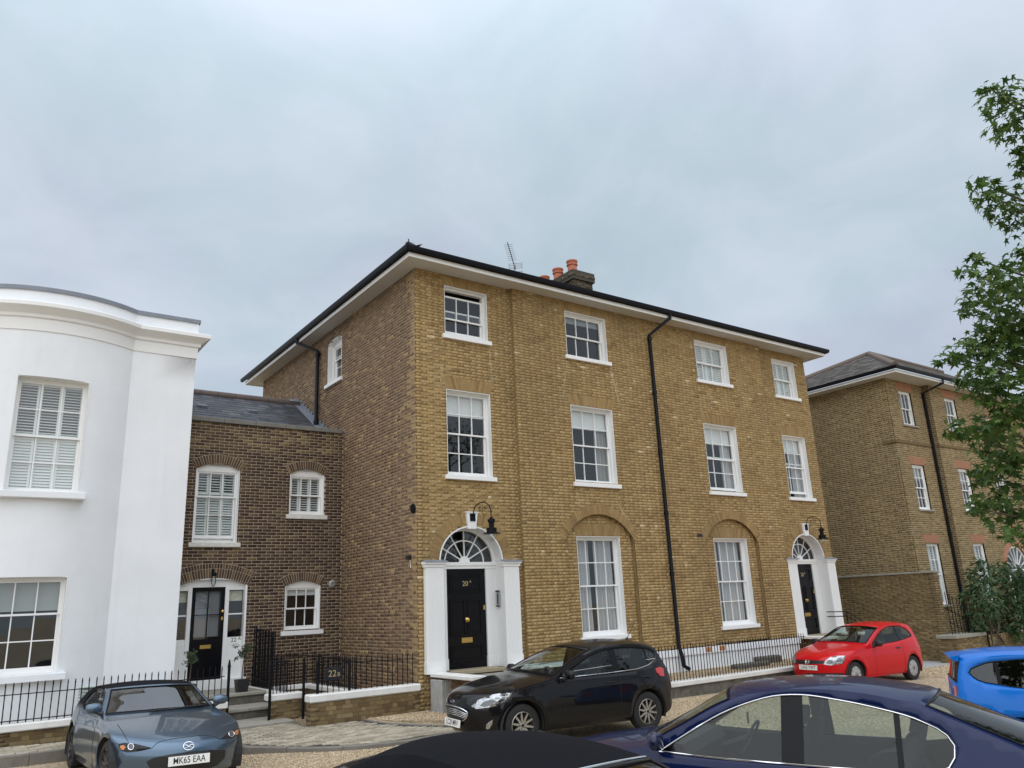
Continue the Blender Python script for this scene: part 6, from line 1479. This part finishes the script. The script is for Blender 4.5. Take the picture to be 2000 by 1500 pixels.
# red three-door hatchback
PO = dict(wp=[(-.73, .60), (-.62, .70), (-.4, .775), (0, .82), (.8, .838), (1.8, .838), (2.3, .832), (2.6, .795), (2.85, .725), (3.0, .655), (3.06, .62)], belt=.93, tumble=.42, sill=.20, crease=.76, pow=2.8,
          wheels=[(0, .30, .352), (2.47, .30, .352)],
          C=dict(nose=[(3.10, .17), (3.20, .25), (3.24, .42), (3.25, .58), (3.21, .69)], hood=[(3.21, .69), (3.10, .755), (2.7, .875), (2.3, .945), (2.02, .985)], screen=[(2.02, .985), (1.6, 1.18), (1.2, 1.345), (1.02, 1.402)],
                 roof=[(1.02, 1.402), (.6, 1.452), (.2, 1.464), (-.2, 1.445), (-.5, 1.405), (-.62, 1.375)], back=[(-.62, 1.375), (-.66, 1.2), (-.70, 1.05)], tail=[(-.70, 1.05), (-.71, .85), (-.73, .65), (-.73, .45), (-.68, .3), (-.6, .25)]),
          E=dict(nose=[(2.84, .17), (2.94, .25), (2.98, .42), (2.98, .56), (2.92, .665)], hood=[(2.92, .665), (2.78, .73), (2.45, .83), (2.1, .90), (1.86, .945)], screen=[(1.86, .945), (1.45, 1.14), (1.07, 1.30), (.90, 1.345)],
                 roof=[(.90, 1.345), (.55, 1.387), (.15, 1.40), (-.2, 1.38), (-.45, 1.335), (-.55, 1.30)], back=[(-.55, 1.30), (-.60, 1.15), (-.63, 1.0)], tail=[(-.63, 1.0), (-.64, .85), (-.65, .65), (-.64, .45), (-.60, .3), (-.5, .25)]),
          dlo=[(1.68, .935), (1.0, .962), (.35, 1.00), (-.05, 1.045), (-.30, 1.11), (-.27, 1.17), (-.10, 1.275), (.10, 1.33), (.40, 1.345), (.72, 1.322), (1.05, 1.235), (1.38, 1.09)],
          panes=[(.42, 2, 'front_window', CGLASS), (.30, .42, 'door_pillar', GPLAST), (-1, .30, 'quarter_window', CGLASS)])
RED = mat('red_car_paint', (.56, .004, .010), .35, 0, coat=.55, spec=.1)
po = Car('hatchback_car', 'red three-door hatchback with silver wheel covers beside the far black door', (21.0, 12.42, gz(20, 12.4)-.01, 177.8), PO, RED)
po.wheels(.30, .20, 8, mat('wheel_cover', (.50, .50, .51), .35, metal=.6), style='cover', dish=.0); po.mirror(1.60, .93, .985, PLAST, (.08, .10, .075)); po.seats(.95, .48, .10, (1.33, -.36, .86, .17), (1.72, 2.0, .91))
X7 = lambda L: [(1500+.17*x, 1180+.17*y) for x, y in L]
HLp = X7([(640, 690), (660, 645), (720, 610), (800, 595), (888, 592), (882, 640), (862, 680), (780, 695), (700, 704)])
po.patch('headlight', HLp, LAMPI, .004, mirror=True); po.patch('headlight_lens', HLp, CLEAR, .012, mirror=True, skirt=0); po.patch('lamp_insert', X7([(668, 680), (690, 645), (740, 640), (745, 675), (710, 692)]), LAMPD, .007, mirror=True, skirt=0); po.patch('lamp_insert', X7([(780, 665), (800, 620), (845, 612), (850, 650), (820, 672)]), LAMPD, .007, mirror=True, skirt=0)
po.patch('grille', X7([(298, 640), (420, 640), (650, 650), (640, 688), (420, 688), (305, 682)]), PLAST, .004); po.patch('lower_intake', X7([(262, 800), (420, 795), (870, 790), (868, 820), (420, 840), (290, 850)]), PLAST, .006)
for zz in (.54, .35): pass
b = po.hit(*X7([(452, 664)])[0], .012)
if b:
    m = MB(); ring(m, .058, .058, .007); m.tube([(-.036, .042, 0), (-.014, -.005, 0), (0, .03, 0), (.014, -.005, 0), (.036, .042, 0)], .0055, 5); m.tube([(-.05, .012, 0), (-.026, -.045, 0), (0, -.004, 0), (.026, -.045, 0), (.05, .012, 0)], .0055, 5)
    o = m.build('badge', CHROME, po.root, smooth=60); o.matrix_basis = po.badge_frame(*b)
po.plate('LX63 YWT', 3.255, .475, radians(-3))
for px in ([(.40, .24), (.40, .5), (.39, .75), (.37, 1.0)], [(1.66, .26), (1.68, .5), (1.70, .75), (1.72, .93)], [(1.8, .92), (2.1, .87), (2.5, .79), (2.88, .66)]): po.seam(px)
po.seam([(.46, .245), (1.2, .225), (1.98, .225)], r=.010, mt=RED)
q = po.cast((.60, 3, .83), (0, -1, 0), .012)
if q: m = MB(); p = q[0]; m.tube([p+Vector((-.10, -.012, 0)), p+Vector((-.06, .014, 0)), p+Vector((.06, .014, 0)), p+Vector((.10, -.012, 0))], .014, 8); m.build('door_handle', PLAST, po.root, smooth=60)
po.patch('tail_light', [(-.60, .80), (-.52, .82), (-.50, .97), (-.58, 1.0), (-.62, .96)], REDL, .008, mirror=True, mode='side')

# blue-grey roadster
MX = dict(wp=[(-.80, .60), (-.62, .73), (-.3, .83), (.1, .862), (.8, .845), (1.5, .845), (2.1, .868), (2.4, .85), (2.62, .79), (2.78, .70), (2.92, .58)], belt=.86, tumble=.55, sill=.16, crease=.70, pow=2.2,
          wheels=[(0, .305, .36), (2.31, .305, .36)],
          C=dict(nose=[(2.98, .14), (3.07, .22), (3.10, .36), (3.11, .46), (3.07, .56), (2.99, .615)], hood=[(2.99, .615), (2.7, .695), (2.3, .775), (1.95, .835), (1.74, .865)], screen=[(1.74, .865), (1.42, 1.03), (1.15, 1.165), (1.05, 1.20)],
                 roof=[(1.05, 1.20), (.75, 1.235), (.45, 1.232), (.15, 1.19), (-.05, 1.14)], back=[(-.05, 1.14), (-.25, 1.03), (-.42, .94)], tail=[(-.42, .94), (-.6, .905), (-.76, .86), (-.80, .7), (-.78, .45), (-.7, .28)]),
          E=dict(nose=[(2.58, .14), (2.70, .22), (2.76, .36), (2.76, .46), (2.72, .545), (2.62, .62)], hood=[(2.62, .62), (2.42, .715), (2.15, .775), (1.85, .815), (1.58, .845)], screen=[(1.58, .845), (1.28, 1.005), (1.02, 1.14), (.92, 1.168)],
                 roof=[(.92, 1.168), (.65, 1.192), (.38, 1.185), (.1, 1.13), (-.05, 1.08)], back=[(-.05, 1.08), (-.22, .97), (-.36, .89)], tail=[(-.36, .89), (-.5, .86), (-.63, .81), (-.67, .65), (-.65, .45), (-.55, .28)]),
          glass=glass_mat('windscreen_glass', (.60, .66, .65), base=.10, gain=1.5), dlo=[(1.42, .885), (.9, .875), (.35, .885), (.20, .95), (.25, 1.05), (.42, 1.125), (.68, 1.145), (.92, 1.115), (1.18, 1.01)], panes=[(-1, 3, 'side_window', CGLASS)], segmat={'roof': 1, 'back': 1}, mats=[SOFT], sidemat=lambda x, z: 1 if (z > .885 and x < .85) else 0)
BLU = paint('blue_grey_metallic', (.095, .145, .205), .75, .28)
mx = Car('roadster_car', 'blue-grey roadster with a black soft top before the white house', (2.73, 14.62, gz(2.8, 13), -87.2), MX, BLU)
mx.wheels(.305, .215, 10, mat('dark_alloy', (.10, .10, .11), .35, metal=.8)); mx.mirror(1.50, .88, .955, BLU, (.07, .11, .07)); mx.seats(.55, .36, None, (1.05, -.36, .72, .17), (1.35, 1.75, .80))
XM = lambda L: [(120+x/5, 1200+y/5) for x, y in L]
HLp = XM([(555, 1268), (620, 1255), (740, 1270), (885, 1306), (800, 1328), (700, 1345), (640, 1348), (590, 1335), (565, 1300)])
HL2 = XM([(1550, 1222), (1600, 1180), (1660, 1135), (1738, 1118), (1742, 1150), (1725, 1180), (1670, 1205), (1600, 1215)])
for hl, c1, am in ((HLp, (682, 1294), [(572, 1285), (610, 1278), (630, 1300), (610, 1325), (585, 1318)]), (HL2, (1655, 1170), [(1690, 1138), (1735, 1125), (1738, 1150), (1715, 1175), (1690, 1180)])):
    mx.patch('headlight', hl, LAMPD, .006); mx.patch('indicator', XM(am), AMBER, .008, skirt=0)
    k = 26 if c1[0] < 1000 else 24
    mx.patch('projector', XM([(c1[0]+k*cos(a), c1[1]+k*sin(a)) for a in np.linspace(0, 2*pi, 12, endpoint=False)]), mat('projector_lens', (.10, .10, .11), .2, coat=.3), .008, skirt=0); pxtube(mx, XM([(c1[0]+k*1.1*cos(a), c1[1]+k*1.1*sin(a)) for a in np.linspace(0, 2*pi, 16)]), .006, CHROME, 'lamp_ring', .010)
mx.patch('grille', XM([(830, 1437), (900, 1400), (1050, 1370), (1250, 1340), (1450, 1325), (1600, 1322), (1590, 1400), (1520, 1470), (1380, 1530), (1100, 1560), (880, 1530)]), PLAST, .009, smooth=30)
mx.patch('side_intake', XM([(1680, 1350), (1740, 1395), (1725, 1415), (1690, 1405)]), PLAST, .003)
b = mx.hit(*XM([(1240, 1287)])[0], .008)
if b:
    m = MB(); ring(m, .066, .052, .0065); m.tube([(-.058, .012, 0), (-.03, .016, 0), (0, -.010, 0), (.03, .016, 0), (.058, .012, 0)], .006, 5); m.tube([(-.045, -.02, 0), (0, -.012, 0), (.045, -.02, 0)], .003, 5); o = m.build('badge', CHROME, mx.root, smooth=60); o.matrix_basis = mx.badge_frame(*b)
mx.plate('MK65 EAA', 3.125, .385, radians(-8))
pxtube(mx, spl(XM([(652, 1245), (620, 1190), (580, 1120), (545, 1075)]), 10), .004, PLAST, 'panel_gap', .001); pxtube(mx, spl(XM([(885, 1306), (930, 1260), (1050, 1225), (1250, 1195), (1420, 1182), (1500, 1195), (1550, 1222)]), 24), .004, PLAST, 'panel_gap', .001); pxtube(mx, spl(XM([(455, 1280), (520, 1265), (555, 1262)]), 6), .004, PLAST, 'panel_gap', .001)
for px in ([(.30, .20), (.28, .5), (.27, .75), (.26, .87)], [(1.50, .20), (1.52, .5), (1.50, .8)]): mx.seam(px)
pxtube(mx, spl(XM([(860, 965), (1000, 945), (1240, 912), (1440, 890)]), 10), .012, PLAST, 'wiper', .02)

# dark blue saloon
SA = dict(wp=[(-1.79, .62), (-1.55, .76), (-1.0, .85), (-.2, .885), (.8, .895), (2.0, .89), (2.7, .875), (3.05, .82), (3.3, .73), (3.45, .61)], belt=.81, tumble=.43, sill=.20, crease=.70,
          wheels=[(-.10, .325, .385), (2.62, .325, .385)],
          C=dict(nose=[(3.42, .2), (3.52, .3), (3.57, .45), (3.53, .59), (3.43, .66)], hood=[(3.43, .66), (3.0, .755), (2.6, .825), (2.2, .885)], screen=[(2.2, .885), (1.75, 1.13), (1.38, 1.33), (1.22, 1.395)],
                 roof=[(1.22, 1.395), (.8, 1.455), (.35, 1.475), (-.1, 1.455), (-.55, 1.395)], back=[(-.55, 1.395), (-1.0, 1.22), (-1.40, 1.07)], tail=[(-1.40, 1.07), (-1.6, 1.05), (-1.75, .96), (-1.79, .7), (-1.7, .35)]),
          E=dict(nose=[(3.15, .2), (3.24, .3), (3.28, .45), (3.22, .56), (3.12, .62)], hood=[(3.12, .62), (2.8, .705), (2.4, .785), (2.06, .835)], screen=[(2.06, .835), (1.63, 1.06), (1.28, 1.245), (1.10, 1.318)],
                 roof=[(1.10, 1.318), (.8, 1.385), (.4, 1.415), (-.02, 1.395), (-.45, 1.325)], back=[(-.45, 1.325), (-.9, 1.145), (-1.27, .99)], tail=[(-1.27, .99), (-1.46, .955), (-1.58, .88), (-1.62, .65), (-1.54, .35)]),
          dlo=[(1.875, .818), (1.28, .800), (.67, .797), (-.07, .797), (-.48, .805), (-.65, .85), (-.715, .95), (-.715, 1.04), (-.66, 1.105), (-.517, 1.178), (-.118, 1.282), (.2, 1.333), (.5, 1.362), (.75, 1.345), (1.03, 1.268), (1.28, 1.166), (1.53, 1.027)],
          panes=[(.70, 1.80, 'front_window', CGLASS), (1.80, 3, 'mirror_corner', GPLAST), (.50, .70, 'door_pillar', GPLAST), (-.27, .50, 'rear_door_window', CGLASS), (-.32, -.27, 'quarter_bar', GPLAST), (-2, -.32, 'quarter_window', CGLASS)], trim=(all_round, CHROME, .0085))
NAVY = mat('dark_blue_paint', (.004, .011, .058), .3, 0, coat=.6, spec=.06)
sa = Car('saloon_car', 'dark blue saloon with chrome window trim on the gravel', (7.50, 4.69, gz(7, 5.5)-.01, 114), SA, NAVY)
sa.wheels(.325, .22, 5, ALLOY, style='mid'); sa.mirror(1.84, .96, .93, paint('navy_mirror', (.01, .014, .05)), (.08, .115, .085)); GREYI = mat('grey_interior', (.075, .08, .08), .85); sa.seats(.80, .44, -.15, (1.30, -.38, .80, .18), (1.65, 2.05, .86), mat('dark_seat', (.018, .019, .021), .85), .38)
for px in ([(.60, .26), (.60, .5), (.60, .7), (.60, .82)], [(-.52, .85), (-.46, .7), (.15, .55), (.30, .3)], [(1.78, .26), (1.82, .5), (1.85, .7), (1.88, .82)]): sa.seam(px)
m = MB(); m.tube([(1.22, 0, 1.30), (1.20, 0, 1.10)], .002, 4); m.box(1.195, 1.205, -.035, .035, .99, 1.10); m.build('air_freshener', mat('freshener', (.65, .6, .35), .7), sa.root)
sa.patch('tail_light', [(-1.56, .66), (-1.40, .68), (-1.34, .84), (-1.48, .88), (-1.55, .84)], REDL, .008, mirror=True, mode='side'); sa.plate('', -1.385, .62, 0, w=.52, yawp=pi) if 0 else None

# bright blue hatchback
BL = dict(PO); BL = {**PO, 'dlo': [(1.70, .935), (1.0, .955), (.3, .985), (-.15, 1.03), (-.42, 1.10), (-.48, 1.17), (-.34, 1.265), (-.02, 1.325), (.40, 1.345), (.72, 1.322), (1.05, 1.235), (1.38, 1.09)],
      'panes': [(.62, 2, 'front_window', DGLASS), (.50, .62, 'door_pillar', GPLAST), (-.12, .50, 'rear_door_window', DGLASS), (-.17, -.12, 'rear_pillar', GPLAST), (-1, -.17, 'quarter_window', DGLASS)]}
BBL = mat('bright_blue_paint', (.003, .16, .62), .3, 0, coat=.5, spec=.1)
bl = Car('hatchback_car', 'bright blue hatchback behind the dark blue saloon', (12.28, 5.54, gz(12, 5)+.02, -60), BL, BBL)
bl.wheels(.30, .20, 10, ALLOY); bl.seats(.95, .48, .10, None, (1.72, 2.0, .91)); bl.mirror(1.60, .93, .985, BBL)
m = MB(); sp = [(-.55, -.50, 1.385), (-.55, 0, 1.402), (-.55, .50, 1.385), (-.68, .47, 1.355), (-.71, 0, 1.37), (-.68, -.47, 1.355), (-.65, .47, 1.32), (-.67, 0, 1.33), (-.65, -.47, 1.32), (-.58, -.50, 1.30), (-.58, .50, 1.30)]
m.add(sp, [(0, 1, 4, 5), (1, 2, 3, 4), (5, 4, 7, 8), (4, 3, 6, 7), (0, 5, 8, 9), (2, 10, 6, 3)]); m.build('roof_spoiler', BBL, bl.root, smooth=60)
bl.seam([(.56, .24), (.56, .5), (.55, .75), (.54, .93)])
bl.patch('tail_light', [(.40, .80), (.58, .80), (.58, .98), (.42, .98)], REDL, .008, mirror=True, mode='rear')

# black soft-top cabriolet
CV = dict(wp=[(-1.9, .60), (-1.7, .74), (-1.2, .85), (-.5, .885), (.6, .89), (1.6, .88), (2.2, .86), (2.6, .79), (2.85, .70), (3.0, .60)], belt=.90, tumble=.55, sill=.20, crease=.78,
      wheels=[(-.45, .315, .37), (2.1, .315, .37)],
      C=dict(nose=[(2.92, .2), (3.0, .3), (3.03, .5), (3.0, .62), (2.9, .69)], hood=[(2.9, .69), (2.5, .78), (2.1, .85), (1.80, .89)], screen=[(1.80, .89), (1.48, 1.03), (1.18, 1.14), (1.05, 1.17)], roof=[(1.05, 1.17), (.7, 1.22), (.2, 1.255), (-.3, 1.245), (-.75, 1.195)], back=[(-.75, 1.195), (-1.1, 1.085), (-1.35, .985)], tail=[(-1.35, .985), (-1.6, .95), (-1.82, .89), (-1.9, .6), (-1.82, .35)]),
      E=dict(nose=[(2.65, .2), (2.74, .3), (2.77, .5), (2.72, .59), (2.6, .65)], hood=[(2.6, .65), (2.3, .73), (1.95, .80), (1.66, .85)], screen=[(1.66, .85), (1.36, .99), (1.08, 1.10), (.95, 1.13)], roof=[(.95, 1.13), (.62, 1.17), (.18, 1.195), (-.28, 1.185), (-.68, 1.115)], back=[(-.68, 1.115), (-1.0, 1.005), (-1.22, .925)], tail=[(-1.22, .925), (-1.45, .895), (-1.64, .84), (-1.72, .6), (-1.62, .35)]),
      dlo=None, panes=[], segmat={'roof': 1, 'back': 1}, mats=[SOFT], sidemat=lambda x, z: 1 if (z > .88 and x < .93) else 0)
cv = Car('cabriolet_car', 'black cabriolet with a raised cloth top and chrome windscreen rail', (3.76, 5.66, gz(3.8, 5.6), -86), CV, paint('black_gloss_car', (.005, .005, .006)))
cv.wheels(.315, .21, 5, ALLOY, style='mid'); cv.seats(.55, .42, None, None, (1.4, 1.75, .84)); cv.mirror(1.30, .93, .97, PLAST)
hdr = []
for t in np.linspace(-.97, .97, 25):
    h = cv.cast((1.05+(.95-1.05)*abs(t)**2.4+.012, t*.70, 3), (0, 0, -1), .004)
    if h: hdr.append(h[0])
m = MB(); m.tube(hdr, .011, 6); m.build('windscreen_rail', CHROME, cv.root, smooth=60)
